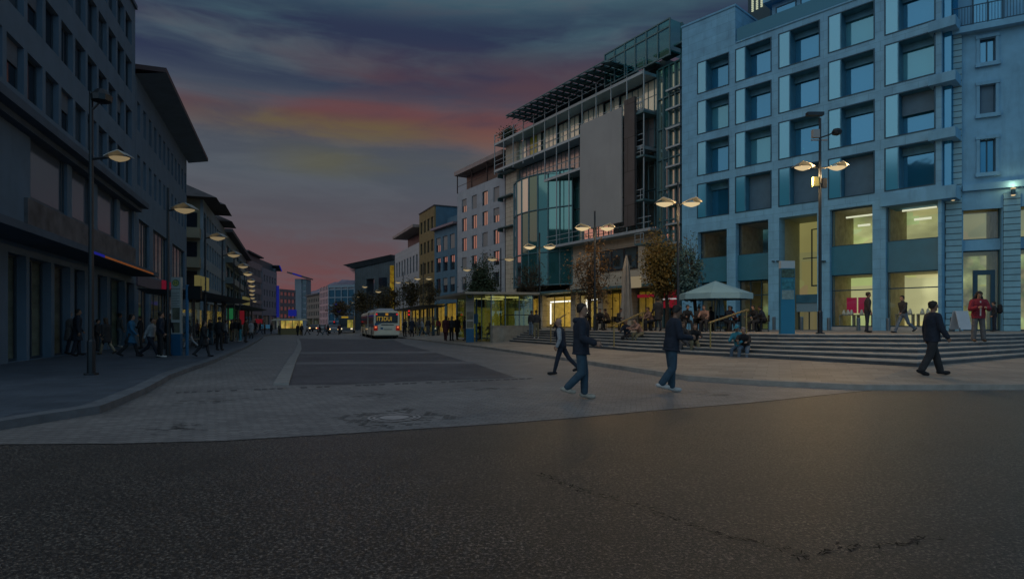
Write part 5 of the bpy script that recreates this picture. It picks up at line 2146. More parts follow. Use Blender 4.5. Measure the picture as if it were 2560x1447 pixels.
# ------------------------------------------------------------------ buses
def bus(pos, ang, label, length=17.8, joint=True):
    root = empty('city_bus', pos, ang, label=label, cat='bus', group='city buses')
    # local: rear face at y=0, bus extends to +y, x centred
    body = mat('bus_cream', (.72, .64, .50), .35, .06, 2, coat=.3)
    w, h = 1.275, 2.85
    q = MB()
    secs = [(0.0, length)] if not joint else [(0, 6.4), (7.5, length)]
    prof = [(-w, .35), (-w, 1.25), (-w * .985, 2.3), (-w * .93, 2.72), (-w * .78, h), (w * .78, h), (w * .93, 2.72), (w * .985, 2.3), (w, 1.25), (w, .35)]
    for y0, y1 in secs:
        n = len(prof)
        q.add([(x, y0, z) for x, z in prof] + [(x, y1, z) for x, z in prof], [tuple(range(n)), tuple(range(2 * n - 1, n - 1, -1))] + [(i, n + i, n + (i + 1) % n, (i + 1) % n) for i in range(n)])
    q.build('body', body, root)
    if joint:
        q = MB()
        for k in range(5):
            y = 6.4 + k * .22
            q.box(-w * .95, w * .95, y, y + .16, .4, h - .08)
        q.build('bellows', BLACK, root)
    q = MB()
    q.box(-w * .86, w * .86, -.04, -.002, 1.62, 2.66)
    rwn = q.build('rear_window', glassy('bus_dark_glass', (.008, .010, .013), .03, .1), root)
    t_ = text_mesh('IT3DUI', .46, AMBER, rwn, (-.25, -.05, 2.02))
    t_.scale = (1.1, 1.35, 1)
    q = MB()
    q.box(-.14, .14, -.06, -.042, 2.38, 2.62)
    q.build('route_number', lit('route_glow', (.35, .16, .02), .8), rwn)
    for sg in (-1, 1):
        q = MB()
        q.lathe((sg * w * .80, 0, 0), [(.07, 0)], 3) if False else None
        q.box(sg * w * .80 - .08, sg * w * .80 + .08, -.07, -.041, 2.42, 2.58)
        q.build('top_light', REDL, root)
        q = MB()
        x0, x1 = sg * w * .72, sg * w * 1.01
        q.box(min(x0, x1), max(x0, x1), -.07, .12, .86, 1.34)
        tl = q.build('tail_light', lit('tail_red', (.13, .008, .008), .8), root)
        q = MB()
        q.box(sg * w * .87 - .10, sg * w * .87 + .10, -.09, -.072, 1.1, 1.28)
        q.build('lamp', lit('tail_bright', (.6, .14, .06), 1.0), tl)
    q = MB()
    q.box(-w * .99, w * .99, -.09, -.003, .42, .72)
    q.build('bumper', body, root)
    q = MB()
    q.box(-.30, .55, -.03, -.003, .93, 1.03)
    q.build('number_plate', mat('plate_pale', (.34, .34, .30), .5), root)
    q = MB()
    q.box(-.62, -.38, -.03, -.003, .98, 1.16)
    q.build('badge', BLUEP, root)
    q = MB()
    q.add([(-w * .93, -.02, 1.3), (-w * .65, -.02, 1.45), (-w * .4, -.02, 1.6), (-w * .93, -.02, 1.6)], [(0, 1, 2, 3)])
    q.build('blue_flash', BLUEP, root)
    q = MB()
    q.box(-.55, .7, -.03, -.003, 1.40, 1.47)
    q.build('vent_slot', BLACK, root)
    for sg in (-1, 1):
        for y0, y1 in secs:
            n = 4 if y1 - y0 < 8 else 7
            for i in range(n):
                a = y0 + .25 + (y1 - y0 - .5) * i / n
                c = y0 + .25 + (y1 - y0 - .5) * (i + 1) / n - .08
                q = MB()
                q.box(sg * (w * .99), sg * (w + .02), a, c, 1.2 if i % 3 != 1 else .45, 2.45)
                q.build('side_window', glassy('bus_side_glass', (.014, .012, .014), .28, .06), root)
        for y in ([2.6, 9.2, length - 2.6] if joint else [2.6, length - 2.6]):
            q = MB()
            q.tube([(sg * (w - .30), y, .48), (sg * (w + .01), y, .48)], .48, 16)
            wh = q.build('wheel', mat('tyre', (.015, .015, .015), .8), root)
            q = MB()
            q.tube([(sg * (w + .011), y, .48), (sg * (w + .025), y, .48)], .27, 12)
            q.build('rim', STEEL, wh)
    for y0, y1 in ((.6, 5.6), (8.2, 13.5)):
        if y1 > length:
            continue
        q = MB()
        q.add([(-w * .7, y0, h), (w * .7, y0, h), (w * .7, y1, h), (-w * .7, y1, h), (-w * .55, y0 + .5, h + .27), (w * .55, y0 + .5, h + .27), (w * .55, y1 - .5, h + .27), (-w * .55, y1 - .5, h + .27)],
              [(0, 1, 5, 4), (1, 2, 6, 5), (2, 3, 7, 6), (3, 0, 4, 7), (4, 5, 6, 7)])
        q.build('roof_unit', mat('bus_roof_grey', (.28, .29, .32), .5), root)
    q = MB()
    q.box(-w * .9, w * .9, .1, length - .1, .2, .36)
    q.build('underframe', BLACK, root)
    return root


BX = (967 - 1280) / F * 61
bus((BX, 61, 0), math.atan2(20, -6.6) - math.pi / 2, 'cream articulated city bus seen from behind with red tail lights')
# second bus, coming towards the camera
x, D = (866 - 1280) / F * 101, 101
root = empty('city_bus', (x, D, 0), R(14), label='dark fronted city bus with lit display approaching behind the cream bus', cat='bus', group='city buses')
q = MB()
q.box(-1.27, 1.27, 0, 11.5, .35, 2.95)
q.build('body', mat('bus_grey', (.10, .11, .13), .4, .1, 2), root)
q = MB()
q.box(-1.15, 1.15, -.05, -.004, 1.15, 2.45)
q.build('windscreen', glassy('bus_dark_glass', (.008, .010, .013)), root)
q = MB()
q.box(-.8, .3, -.05, -.004, 2.52, 2.80)
q.build('destination_display', AMBER, root)
for sg in (-1, 1):
    q = MB()
    q.box(sg * .85 - .16, sg * .85 + .16, -.05, -.004, .62, .82)
    q.build('headlight', lit('headlight', (1, .85, .55), 1.0), root)
    for y in (2.4, 9):
        q = MB()
        q.tube([(sg * 1.0, y, .48), (sg * 1.29, y, .48)], .48, 12)
        q.build('wheel', BLACK, root)
q = MB()
q.box(.15, 1.1, -.07, -.052, .9, 2.2)
q.build('lit_poster', lit('lit_poster', (.45, .38, .08), .8, (3, 1.4), .4), root)


def car(pos, ang, m, label, tail=True):
    root = empty('car', pos, ang, label=label, cat='car', group='cars in the far street')
    q = MB()
    side = [(0, .35), (0, .78), (.12, .95), (.75, 1.0), (1.25, 1.42), (2.9, 1.44), (3.5, 1.0), (4.2, .88), (4.3, .6), (4.3, .35)]
    n = len(side)
    w = .85
    q.add([(-w, y, z) for y, z in side] + [(w, y, z) for y, z in side], [tuple(range(n - 1, -1, -1)), tuple(range(n, 2 * n))] + [(i, (i + 1) % n, n + (i + 1) % n, n + i) for i in range(n)])
    q.build('body', m, root)
    q = MB()
    q.quad((-.68, .86, 1.09), (.68, .86, 1.09), (.64, 1.2, 1.385), (-.64, 1.2, 1.385))
    q.quad((.68, 3.42, 1.07), (-.68, 3.42, 1.07), (-.64, 2.98, 1.405), (.64, 2.98, 1.405))
    for v in range(len(q.v)):
        y_ = q.v[v][1]
        q.v[v] = (q.v[v][0], y_ - .02 if y_ < 2 else y_ + .02, q.v[v][2] + .01)
    q.build('window', GLASSD, root)
    for sg in (-1, 1):
        q = MB()
        q.box(sg * .66 - .14, sg * .66 + .14, -.03, .06, .66, .82)
        q.build('tail_light' if tail else 'headlight', REDL if tail else lit('headlight_warm', (1, .6, .25), 2.2), root)
        for y in (.8, 3.45):
            q = MB()
            q.tube([(sg * .66, y, .31), (sg * .87, y, .31)], .31, 12)
            q.build('wheel', BLACK, root)


CARM = [mat('car_dark', (.03, .032, .04), .3, coat=.5), mat('car_silver', (.22, .22, .23), .3, metal=.4, coat=.5)]
for px, D, a, m, t, lb in ((783, 118, 8, 0, False, 'dark car with warm headlights glowing at the end of the street'), (804, 112, 10, 1, True, 'silver car with red tail lights behind the pedestrians'), (835, 92, 14, 1, False, 'silver car with headlights on beside the dark bus')):
    car(((px - 1280) / F * D, D, 0), R(a), CARM[m], lb, t)

# ------------------------------------------------------------------ kiosk and far signs
D = 86
x = (722 - 1280) / F * D
root = empty('kiosk', (x, D, 0), R(8), label='brightly lit yellow kiosk with white canopy in the middle of the street', cat='kiosk')
q = MB()
q.box(-1.5, 1.5, 0, 2, 0, .9)
q.build('counter', mat('kiosk_counter', (.25, .2, .1), .6), root)
q = MB()
q.box(-1.5, 1.5, 1.9, 2.0, .9, 2.0)
q.build('lit_back', lit('kiosk_glow', (.50, .38, .09), .9, (2.2, 1.4), .35), root)
q = MB()
q.add([(-2.3, -.9, 2.0), (2.3, -.9, 2.0), (2.3, 2.4, 2.0), (-2.3, 2.4, 2.0), (-1.9, -.3, 2.28), (1.9, -.3, 2.28), (1.9, 2, 2.28), (-1.9, 2, 2.28)], [(3, 2, 1, 0), (4, 5, 6, 7), (0, 1, 5, 4), (1, 2, 6, 5), (2, 3, 7, 6), (3, 0, 4, 7)])
q.build('canopy', mat('kiosk_canopy', (.4, .38, .3), .7), root)
for xx in (-1.45, -.5, .5, 1.45):
    q = MB()
    q.tube([(xx, -.02, .9), (xx, -.02, 2.0)], .05, 6)
    q.build('post', STEEL, root)
for px, py, w, h, D, m, lb in ((731, 782, 2.0, 1.6, 190, 0, 'square glowing blue sign hanging beside the tower'), (721, 804, 2.2, 1.1, 150, 0, 'oval glowing blue sign above the kiosk'), (647, 803, 1.2, .8, 105, 1, 'small red shop sign beyond the second left shelter'),
                               (664, 816, 1.5, .7, 110, 2, 'pale blue lit shop sign at the far end of the left pavement'), (577, 784, .75, 1.1, 62, 3, 'green lit shop sign above the crowd at the left shelter'), (605, 794, .35, 1.3, 56, 1, 'narrow red upright sign at the left shelter')):
    q = MB()
    w_, h_ = w * D / 150 if D > 120 else w, h * D / 150 if D > 120 else h
    if px == 721:
        q.tube([(0, -.1, 0), (0, .1, 0)], [h_ * .6, h_ * .6], 16)
        q.v = [(v[0] * 1.5, v[1], v[2]) for v in q.v]
    else:
        q.box(-w_ / 2, w_ / 2, -.1, .1, -h_ / 2, h_ / 2)
    mm_ = [lit('sign_blue', (.008, .012, .14), .9), lit('sign_red', (.09, .006, .01), .8), lit('sign_cyan', (.02, .07, .12), .8), GREENS][m]
    root = empty('shop_sign', at(px, py, D), 0, label=lb, cat='shop sign', group='lit shop signs')
    q.build('panel', mm_, root)
    q = MB()
    zg = HC + (HZ - py) / F * D
    q.tube([(w_ * .52, .2, h_ * .3), (w_ * .52, .2, -zg)], .06, 6)
    q.build('pole', LM, root)
# red traffic lights beside the bus
for px, py, D, lb in ((1023, 780, 74, 'traffic light showing red right of the cream bus'), (836, 806, 105, 'traffic light showing red left of the dark bus'), (1181, 0, 0, None)):
    if not lb:
        continue
    x = (px - 1280) / F * D
    z = HC + (HZ - py) / F * D
    zg = ground_z(x, D)
    root = empty('traffic_light', (x, D, zg), 0, label=lb, cat='traffic light', group='traffic lights')
    q = MB()
    q.tube([(0, 0, 0), (0, 0, z - zg)], .06, 8)
    q.build('pole', LM, root)
    q = MB()
    q.box(-.16, .16, -.16, .08, z - zg - .75, z - zg + .3)
    hd = q.build('housing', BLACK, root)
    for k in range(2 if D == 74 else 1):
        q = MB()
        q.tube([(0, -.19, z - zg + .12 - k * .42), (0, -.163, z - zg + .12 - k * .42)], .12, 12)
        q.build('lens', REDL, hd)


# ------------------------------------------------------------------ trees
def leafmat(name, cols):
    if name in MATS:
        return MATS[name]
    m = bpy.data.materials.new(name)
    m.use_nodes = True
    t = m.node_tree
    b_ = t.nodes['Principled BSDF']
    ps = nd(t, 'ShaderNodeNewGeometry').outputs['Position']
    nz = nd(t, 'ShaderNodeTexNoise', {0: ps, 2: 1.9, 3: 3.0})
    nz2 = nd(t, 'ShaderNodeTexNoise', {0: ps, 2: 14.0, 3: 1.0})
    f = nd(t, 'ShaderNodeMath', {0: nz.outputs[0], 1: nz2.outputs[0]}, operation='ADD')
    f2 = mul(t, f.outputs[0], .5)
    t.links.new(ramp(t, f2, [(.36 + .28 * i / (len(cols) - 1), c) for i, c in enumerate(cols)]), b_.inputs['Base Color'])
    b_.inputs['Roughness'].default_value = .7
    MATS[name] = m
    return m


BARK = mat('bark', (.045, .036, .028), .9, .3, 5, .4)
AUT = leafmat('autumn_leaves', [(.055, .05, .012), (.12, .085, .015), (.20, .12, .02)])
BRN = leafmat('brown_leaves', [(.05, .03, .014), (.10, .06, .024), (.15, .085, .03)])
EVG = leafmat('evergreen_leaves', [(.014, .028, .014), (.028, .05, .022), (.045, .07, .03)])
GRNL = leafmat('blue_green_leaves', [(.02, .06, .065), (.035, .09, .10), (.06, .13, .13)])
DIM = leafmat('dim_leaves', [(.025, .022, .010), (.05, .04, .016), (.075, .055, .02)])


def tree(label, px_t, D, zg, crown, m, nleaf, leaf, seed, shape='round', dens=1.0, name='tree', bare=0.0):
    """crown=(px0,px1,py0,py1) at depth D"""
    rg = random.Random(seed)
    x0, x1 = (crown[0] - 1280) / F * D, (crown[1] - 1280) / F * D
    z0, z1 = HC + (HZ - crown[3]) / F * D, HC + (HZ - crown[2]) / F * D
    cx, cz, rx, rz = (x0 + x1) / 2, (z0 + z1) / 2, (x1 - x0) / 2, (z1 - z0) / 2
    tx = (px_t - 1280) / F * D
    root = empty(name, (tx, D, zg), 0, label=label, cat='tree', group='street trees')
    cx -= tx
    cz -= zg
    q = MB()
    top = cz + rz * .7
    h0 = max(.6, cz - rz * .95)
    q.tube([(0, 0, 0), (.02, 0, h0 * .5), (cx * .15, .02, h0), (cx * .6, 0, cz), (cx, 0, top)], [.13, .11, .10, .06, .015], 8)
    q.build('trunk', BARK, root)
    br = MB()
    cl = []
    ncl = int(34 * dens)
    for i in range(ncl):
        for _ in range(40):
            u, v, w_ = rg.uniform(-1, 1), rg.uniform(-1, 1), rg.uniform(-1, 1)
            if shape == 'cone':
                lim = (1 - (w_ + 1) / 2) ** .75 * .98 + .04
                ok = u * u + v * v < lim * lim and u * u + v * v > lim * lim * .15
            else:
                ok = .12 < u * u + v * v + w_ * w_ < 1
            if ok:
                break
        c = Vector((cx + u * rx * .86, v * rx * .86, cz + w_ * rz * .88))
        cl.append(c)
        f = rg.uniform(.1, .6)
        s0_ = Vector((cx * f * .7, 0, h0 + (cz - h0) * f))
        mid = s0_.lerp(c, .5) + Vector((rg.gauss(0, .08), rg.gauss(0, .08), -.05 * rx + rg.gauss(0, .05)))
        br.tube([s0_, mid, c], [.045, .028, .008], 5, cap=False)
        for _ in range(7):
            e = c + (c - Vector((cx, 0, cz))) * rg.uniform(0, .22) + Vector((rg.gauss(0, .24 * rx), rg.gauss(0, .24 * rx), rg.gauss(.05, .2 * rz)))
            br.tube([mid.lerp(c, rg.uniform(.3, .9)), e], [.013, .004], 4, cap=False)
    br.build('branches', BARK, root)
    rn = np.random.RandomState(seed)
    per = max(1, nleaf // ncl)
    V, Fc = [], []
    for c in cl:
        if rg.random() < bare:
            continue
        sg = rg.choice((.10, .15, .20, .28, .36))
        P = rn.normal(0, 1, (per, 3)) * np.array([rx * sg, rx * sg, rz * sg * .8]) + np.array(c)
        A = rn.normal(0, 1, (per, 3))
        A /= np.linalg.norm(A, axis=1)[:, None] + 1e-9
        B = np.cross(A, rn.normal(0, 1, (per, 3)))
        B /= np.linalg.norm(B, axis=1)[:, None] + 1e-9
        sz_l = (leaf * rn.uniform(.6, 1.3, per))[:, None]
        o = len(V) if not V else sum(len(k) for k in V)
        quad = np.stack([P - A * sz_l, P + B * sz_l * .55, P + A * sz_l, P - B * sz_l * .55], 1).reshape(-1, 3)
        V.append(quad)
        base = o + np.arange(per) * 4
        Fc.append(np.stack([base, base + 1, base + 2, base + 3], 1))
    V = np.concatenate(V)
    Fc = np.concatenate(Fc)
    me = bpy.data.meshes.new('crown')
    me.from_pydata(V.tolist(), [], Fc.tolist())
    me.materials.append(m)
    o = bpy.data.objects.new('crown', me)
    COL.objects.link(o)
    o.parent = root
    return root


tree('autumn street tree with dense golden brown crown right of the furled parasol', 1668, 36, PZ, (1606, 1712, 588, 748), AUT, 9000, .085, 3, 'round', 1.7)
tree('blue green street tree with a thin trunk before the stone office building', 1739, 34, PZ, (1690, 1756, 612, 752), GRNL, 3600, .08, 4, 'round', 1.3)
tree('half bare autumn tree with brown leaves in front of the lit shop', 1473, 39, PZ, (1418, 1540, 600, 768), BRN, 3000, .085, 5, bare=.25)
tree('dark evergreen tree in front of the white apartment block', 1210, 62, .3, (1166, 1250, 640, 745), EVG, 6500, .11, 6, 'cone', 1.5)
tree('sparse yellowing tree in front of the curved glass bay', 1326, 56, PZ, (1288, 1366, 652, 752), DIM, 1100, .09, 7, bare=.3)
tree('thin dim tree between the mustard and blue buildings', 1074, 86, .3, (1050, 1098, 702, 765), DIM, 1300, .13, 8, bare=.2)
tree('dim bushy tree in front of the white two storey building', 1030, 90, .3, (1000, 1062, 700, 770), DIM, 2400, .14, 9)
tree('dark tree above the roof of the cream bus', 968, 104, .2, (928, 1000, 715, 778), DIM, 2600, .16, 10)
tree('dark olive tree left of the bus roof', 905, 122, .1, (880, 938, 728, 785), DIM, 2400, .18, 12)
tree('orange brown far tree behind the dark bus', 852, 140, .1, (828, 884, 752, 795), BRN, 1900, .2, 13)
# potted shrub on the roof walkway
M = Matrix.Translation((GBD.A.x, GBD.A.y, 0)) @ Matrix.Rotation(math.atan2(GBD.u.y, GBD.u.x), 4, 'Z')
root = empty('potted_shrub', (0, 0, 0), 0, label='dark potted shrub at the end of the top walkway of the glass building', cat='shrub')
root.matrix_world = M @ Matrix.Translation((1.6, -.7, z1_ + .01))
q = MB()
q.lathe((0, 0, 0), [(.4, 0), (.5, .6), (.45, .6)], 10)
q.build('pot', DARK, root)
rn = np.random.RandomState(5)
q = MB()
for i in range(900):
    c = Vector((rn.normal(0, .75), rn.normal(0, .35), .9 + rn.normal(0, .32)))
    a_ = Vector(rn.normal(0, 1, 3)).normalized() * .14
    b_ = a_.cross(Vector(rn.normal(0, 1, 3))).normalized() * .08
    q.add([c - a_, c + b_, c + a_, c - b_], [(0, 1, 2, 3)])
q.build('foliage', EVG, root)


# ------------------------------------------------------------------ people
def cone_piece(p0, p1, r0, r1, n=10, flat=1.0, up=None):
    """closed tapered capsule"""
    p0, p1 = np.array(p0, float), np.array(p1, float)
    d = p1 - p0
    L = np.linalg.norm(d) + 1e-9
    t = d / L
    ref = np.array(up if up is not None else ((0, 1, 0) if abs(t[1]) < .9 else (1, 0, 0)), float)
    a = ref - t * ref.dot(t)
    a /= np.linalg.norm(a)
    b = np.cross(t, a)
    rings = []
    for k in (1, 2, 3):
        an = math.pi / 2 * (1 - k / 3)
        rings.append((p0 - t * r0 * math.sin(an), r0 * math.cos(an) if k < 3 else r0))
    for k in (1, 2):
        f = k / 3
        rings.append((p0 + d * f, r0 + (r1 - r0) * f))
    for k in (0, 1, 2):
        an = math.pi / 2 * k / 3
        rings.append((p1 + t * r1 * math.sin(an), r1 * math.cos(an)))
    V = [p0 - t * r0]
    for c, r in rings:
        for k in range(n):
            q = 2 * math.pi * k / n
            V.append(c + (a * math.cos(q) + b * math.sin(q) * flat) * r)
    V.append(p1 + t * r1)
    Fc = [(0, 1 + (k + 1) % n, 1 + k) for k in range(n)]
    m = len(rings)
    for i in range(m - 1):
        for k in range(n):
            l = (k + 1) % n
            Fc.append((1 + i * n + k, 1 + i * n + l, 1 + (i + 1) * n + l, 1 + (i + 1) * n + k))
    e = len(V) - 1
    Fc += [(e, 1 + (m - 1) * n + k, 1 + (m - 1) * n + (k + 1) % n) for k in range(n)]
    return np.array(V), Fc


def loft_piece(rings, n=14):
    """closed loft of ellipses: (centre, axis_x vector, axis_y vector)"""
    V = [np.array(rings[0][0], float)]
    for c, ax, ay in rings:
        for k in range(n):
            q = 2 * math.pi * k / n
            V.append(np.array(c) + np.array(ax) * math.cos(q) + np.array(ay) * math.sin(q))
    V.append(np.array(rings[-1][0], float))
    Fc = [(0, 1 + (k + 1) % n, 1 + k) for k in range(n)]
    m = len(rings)
    for i in range(m - 1):
        for k in range(n):
            l = (k + 1) % n
            Fc.append((1 + i * n + k, 1 + i * n + l, 1 + (i + 1) * n + l, 1 + (i + 1) * n + k))
    e = len(V) - 1
    Fc += [(e, 1 + (m - 1) * n + k, 1 + (m - 1) * n + (k + 1) % n) for k in range(n)]
    return np.array(V), Fc


SKIN, TOP, BOT, SHOE = 0, 1, 2, 3


def rotv(v, ang):
    """pitch forward about the y axis: 0 = straight down, positive = forward (+x)"""
    return np.array([math.sin(ang), 0, -math.cos(ang)]) * v


def skeleton(P):
    """pieces of a 1.75 m figure facing +x; P holds pose angles in degrees"""
    g = P.get
    pcs = []          # (V, F, tag, p0, p1, r)
    lean = R(g('lean', 3))
    hip = np.array([0, 0, .93])
    ax = np.array([math.sin(lean), 0, math.cos(lean)])      # torso axis
    fx = np.array([math.cos(lean), 0, -math.sin(lean)])
    yv = np.array([0, 1, 0])
    bulk = g('bulk', .02)

    def cap(a, b, r0, r1, tg, flat=1.0):
        V, Fc = cone_piece(a, b, r0, r1, flat=flat)
        pcs.append((V, Fc, tg, np.array(a), np.array(b), (r0 + r1) / 2))

    tors = [(-.10, .085, .13), (-.03, .115, .168), (.06, .115, .165), (.16, .105, .150), (.28, .115, .165), (.40, .122, .190), (.48, .100, .195), (.535, .07, .13), (.57, .05, .065)]
    bl = [hip + ax * t for t, _, _ in tors]
    rings = [(c, fx * (rx + bulk), yv * (ry + bulk)) for c, (t, rx, ry) in zip(bl, tors)]
    V, Fc = loft_piece(rings)
    pcs.append((V, Fc, TOP, hip + ax * .10, hip + ax * .47, .15))
    V, Fc = loft_piece([(hip + ax * t, fx * rx, yv * ry) for t, rx, ry in ((-.13, .07, .10), (-.06, .115, .165), (.02, .118, .172), (.07, .10, .15))])
    pcs.append((V, Fc, BOT, hip + ax * -.08, hip, .14))
    if g('coat', 0):
        c = g('coat')
        n_ = hip + ax * .05
        th = (g('lt', 0) + g('rt', 0)) / 2
        V, Fc = loft_piece([(n_, fx * .145, yv * .19), (hip + rotv(.12, R(th * .4)), fx * .16, yv * .205), (hip + rotv(c, R(th * .6)), fx * (.17 + abs(g('lt', 0) - g('rt', 0)) * .0018), yv * .215)])
        pcs.append((V, Fc, TOP, hip + rotv(.05, 0), hip + rotv(c, R(th * .6)), .17))
    # neck and head
    nb = hip + ax * .54
    tilt = R(g('nod', 5))
    hd = np.array([math.sin(lean * .5 + tilt * .5), 0, math.cos(lean * .5 + tilt * .5)])
    hc = nb + hd * .185
    cap(nb - hd * .03, nb + hd * .10, .058, .053, SKIN)
    yw = R(g('look', 0))
    hf = np.array([math.cos(yw) * math.cos(tilt), math.sin(yw), -math.sin(tilt) * math.cos(yw)])
    hf /= np.linalg.norm(hf)
    hs = np.cross(np.array([0, 0, 1.0]), hf)
    hs /= np.linalg.norm(hs)
    hu = np.cross(hf, hs)
    prof = [(-.118, .030, .030, .050), (-.10, .055, .048, .035), (-.06, .078, .063, .012), (-.01, .092, .072, .002), (.04, .098, .077, -.004), (.085, .085, .068, -.008), (.112, .055, .045, -.010), (.124, .02, .018, -.010)]
    V, Fc = loft_piece([(hc + hu * z + hf * o, hf * rx, hs * ry) for z, rx, ry, o in prof])
    pcs.append((V, Fc, SKIN, hc - hu * .06, hc + hu * .05, .085))
    cap(hc + hf * .090 + hu * .015, hc + hf * .112 - hu * .028, .010, .017, SKIN)       # nose
    cap(hc + hf * .080 - hu * .062 - hs * .018, hc + hf * .080 - hu * .062 + hs * .018, .012, .012, SKIN)   # lips
    cap(hc + hf * .078 + hu * .030 - hs * .035, hc + hf * .078 + hu * .030 + hs * .035, .014, .014, SKIN)   # brow
    for s_ in (-1, 1):
        cap(hc + hs * s_ * .074 + hu * .02 - hf * .005, hc + hs * s_ * .074 - hu * .025, .013, .010, SKIN, .6)
    info = dict(hc=hc, hf=hf, hs=hs, hu=hu, hip=hip, ax=ax, fx=fx, nb=nb)
    # legs
    for s_, th, kn, ft in ((1, g('lt', 0), g('lk', 2), g('lf', 0)), (-1, g('rt', 0), g('rk', 2), g('rf', 0))):
        sp_ = g('spread', 0)
        h0 = hip + yv * s_ * .088 - np.array([0, 0, .02])
        a = R(th)
        k = h0 + rotv(.43, a) + yv * s_ * sp_ * .43
        a2 = R(th - kn)
        an = k + rotv(.40, a2) + yv * s_ * sp_ * .3
        w = g('trouser', .012)
        cap(h0, k, .090 + w * .5, .060 + w, BOT)
        cap(k, k + (an - k) * .38, .060 + w, .057 + w, BOT)
        cap(k + (an - k) * .38, an - (an - k) * .05, .057 + w, .043 + w * 1.4, BOT)
        fa = a2 + R(90 - ft)
        fdir = rotv(1, fa)
        upv = rotv(-1, a2)
        heel = an + rotv(.035, a2) - fdir * .055
        ball = an + rotv(.055, a2) + fdir * .10
        toe = ball + fdir * .075 + np.array([0, 0, .002])
        cap(an, an + rotv(.03, a2), .043, .045, SHOE)
        cap(heel, ball, .042, .046, SHOE, .9)
        cap(ball, toe, .045, .034, SHOE, 1.1)
        info['ankle%d' % s_] = an
    # arms
    sh_c = hip + ax * .475
    for s_, sa, eb, ab, ri in ((1, g('la', 0), g('le', 12), g('lab', 8), g('lin', 0)), (-1, g('ra', 0), g('re', 12), g('rab', 8), g('rin', 0))):
        s0 = sh_c + yv * s_ * (.185 + bulk * .5)
        d1 = rotv(1, R(sa)) * math.cos(R(ab)) + yv * s_ * math.sin(R(ab))
        el = s0 + d1 * .285
        d2 = rotv(1, R(sa + eb)) * math.cos(R(ab - ri)) + yv * s_ * math.sin(R(ab - ri))
        d2 /= np.linalg.norm(d2)
        wr = el + d2 * .245
        sl = g('sleeve', .014)
        cap(s0 - yv * s_ * .02, el, .060 + sl, .045 + sl, TOP)
        cap(el, el + (wr - el) * .93, .045 + sl, .032 + sl, TOP)
        cap(el + (wr - el) * .88, wr, .029, .025, SKIN)
        # hand: palm, four unequal curled fingers, thumb at the side
        side = np.cross(d2, yv * s_)
        side = side / (np.linalg.norm(side) + 1e-9)      # across the palm
        pn = np.cross(side, d2)
        pn /= np.linalg.norm(pn) + 1e-9
        pn = pn if pn.dot(yv * -s_) > 0 else -pn          # palm faces the body
        pe = wr + d2 * .085
        fr = g('finger', .0095)
        for q in (-1.5, -.5, .5, 1.5):
            cap(wr + d2 * .012 + side * q * .008, pe + side * q * .019, .014, .0125, SKIN)
            ln = {-1.5: .060, -.5: .076, .5: .072, 1.5: .052}[q]
            f0 = pe + side * q * .020
            c1 = .30 + g('curl', .35)
            f1 = f0 + (d2 * math.cos(c1) + pn * math.sin(c1)) * ln * .55
            c2 = c1 + .3 + g('curl', .35)
            f2 = f1 + (d2 * math.cos(c2) + pn * math.sin(c2)) * ln * .5
            cap(f0, f1, fr, fr * .95, SKIN)
            cap(f1, f2, fr * .95, fr * .8, SKIN)
        fwd = side if side[0] > 0 else -side
        t0 = wr + d2 * .03 + fwd * .024
        t1 = t0 + d2 * .030 + fwd * .026 + pn * .012
        cap(t0, t1, .0125, .011, SKIN)
        cap(t1, t1 + d2 * .032 + fwd * .006 + pn * .010, .011, .009, SKIN)
        info['wrist%d' % s_] = wr
        info['hand%d' % s_] = pe
        info['hdir%d' % s_] = d2
    zmin = min(V[:, 2].min() for V, *_ in pcs)
    if 'seat' in P:                     # seated: z of the seat above the feet is free, keep hips on the seat
        zmin = P['seat']
    off = np.array([0, 0, -zmin])
    out = []
    for V, Fc, tg, p0, p1, r in pcs:
        out.append((V + off, Fc, tg, p0 + off, p1 + off, r))
    for k in list(info):
        if k in ('hc', 'hip', 'nb') or k.startswith('ankle') or k.startswith('wrist') or (k.startswith('hand')):
            info[k] = info[k] + off
    return out, info


def remeshed(name, pcs, vox, smooth=2):
    V, Fc = [], []
    o = 0
    for p in pcs:
        V.append(p[0])
        Fc += [tuple(i + o for i in f) for f in p[1]]
        o += len(p[0])
    me = bpy.data.meshes.new(name)
    me.from_pydata(np.concatenate(V).tolist(), [], Fc)
    ob = bpy.data.objects.new(name, me)
    COL.objects.link(ob)
    md = ob.modifiers.new('remesh', 'REMESH')
    md.mode = 'VOXEL'
    md.voxel_size = vox
    md.use_smooth_shade = True
    if smooth:
        sm = ob.modifiers.new('smooth', 'SMOOTH')
        sm.factor = .5
        sm.iterations = smooth
    bpy.context.view_layer.update()
    dg = bpy.context.evaluated_depsgraph_get()
    res = bpy.data.meshes.new_from_object(ob.evaluated_get(dg))
    res.name = name
    bpy.data.objects.remove(ob)
    bpy.data.meshes.remove(me)
    return res


def assign(me, pcs, nslots=4):
    """material index of each face from the nearest piece"""
    n = len(me.polygons)
    C = np.empty(n * 3)
    me.polygons.foreach_get('center', C)
    C = C.reshape(-1, 3)
    best = np.full(n, 9e9)
    idx = np.zeros(n, int)
    for V, Fc, tg, p0, p1, r in pcs:
        d = p1 - p0
        L = d.dot(d) + 1e-12
        t = np.clip(((C - p0) @ d) / L, 0, 1)
        dist = np.linalg.norm(C - (p0 + t[:, None] * d), axis=1) - r
        m = dist < best
        best[m] = dist[m]
        idx[m] = tg
    me.polygons.foreach_set('material_index', idx.astype(np.int32))
    me.polygons.foreach_set('use_smooth', [True] * n)


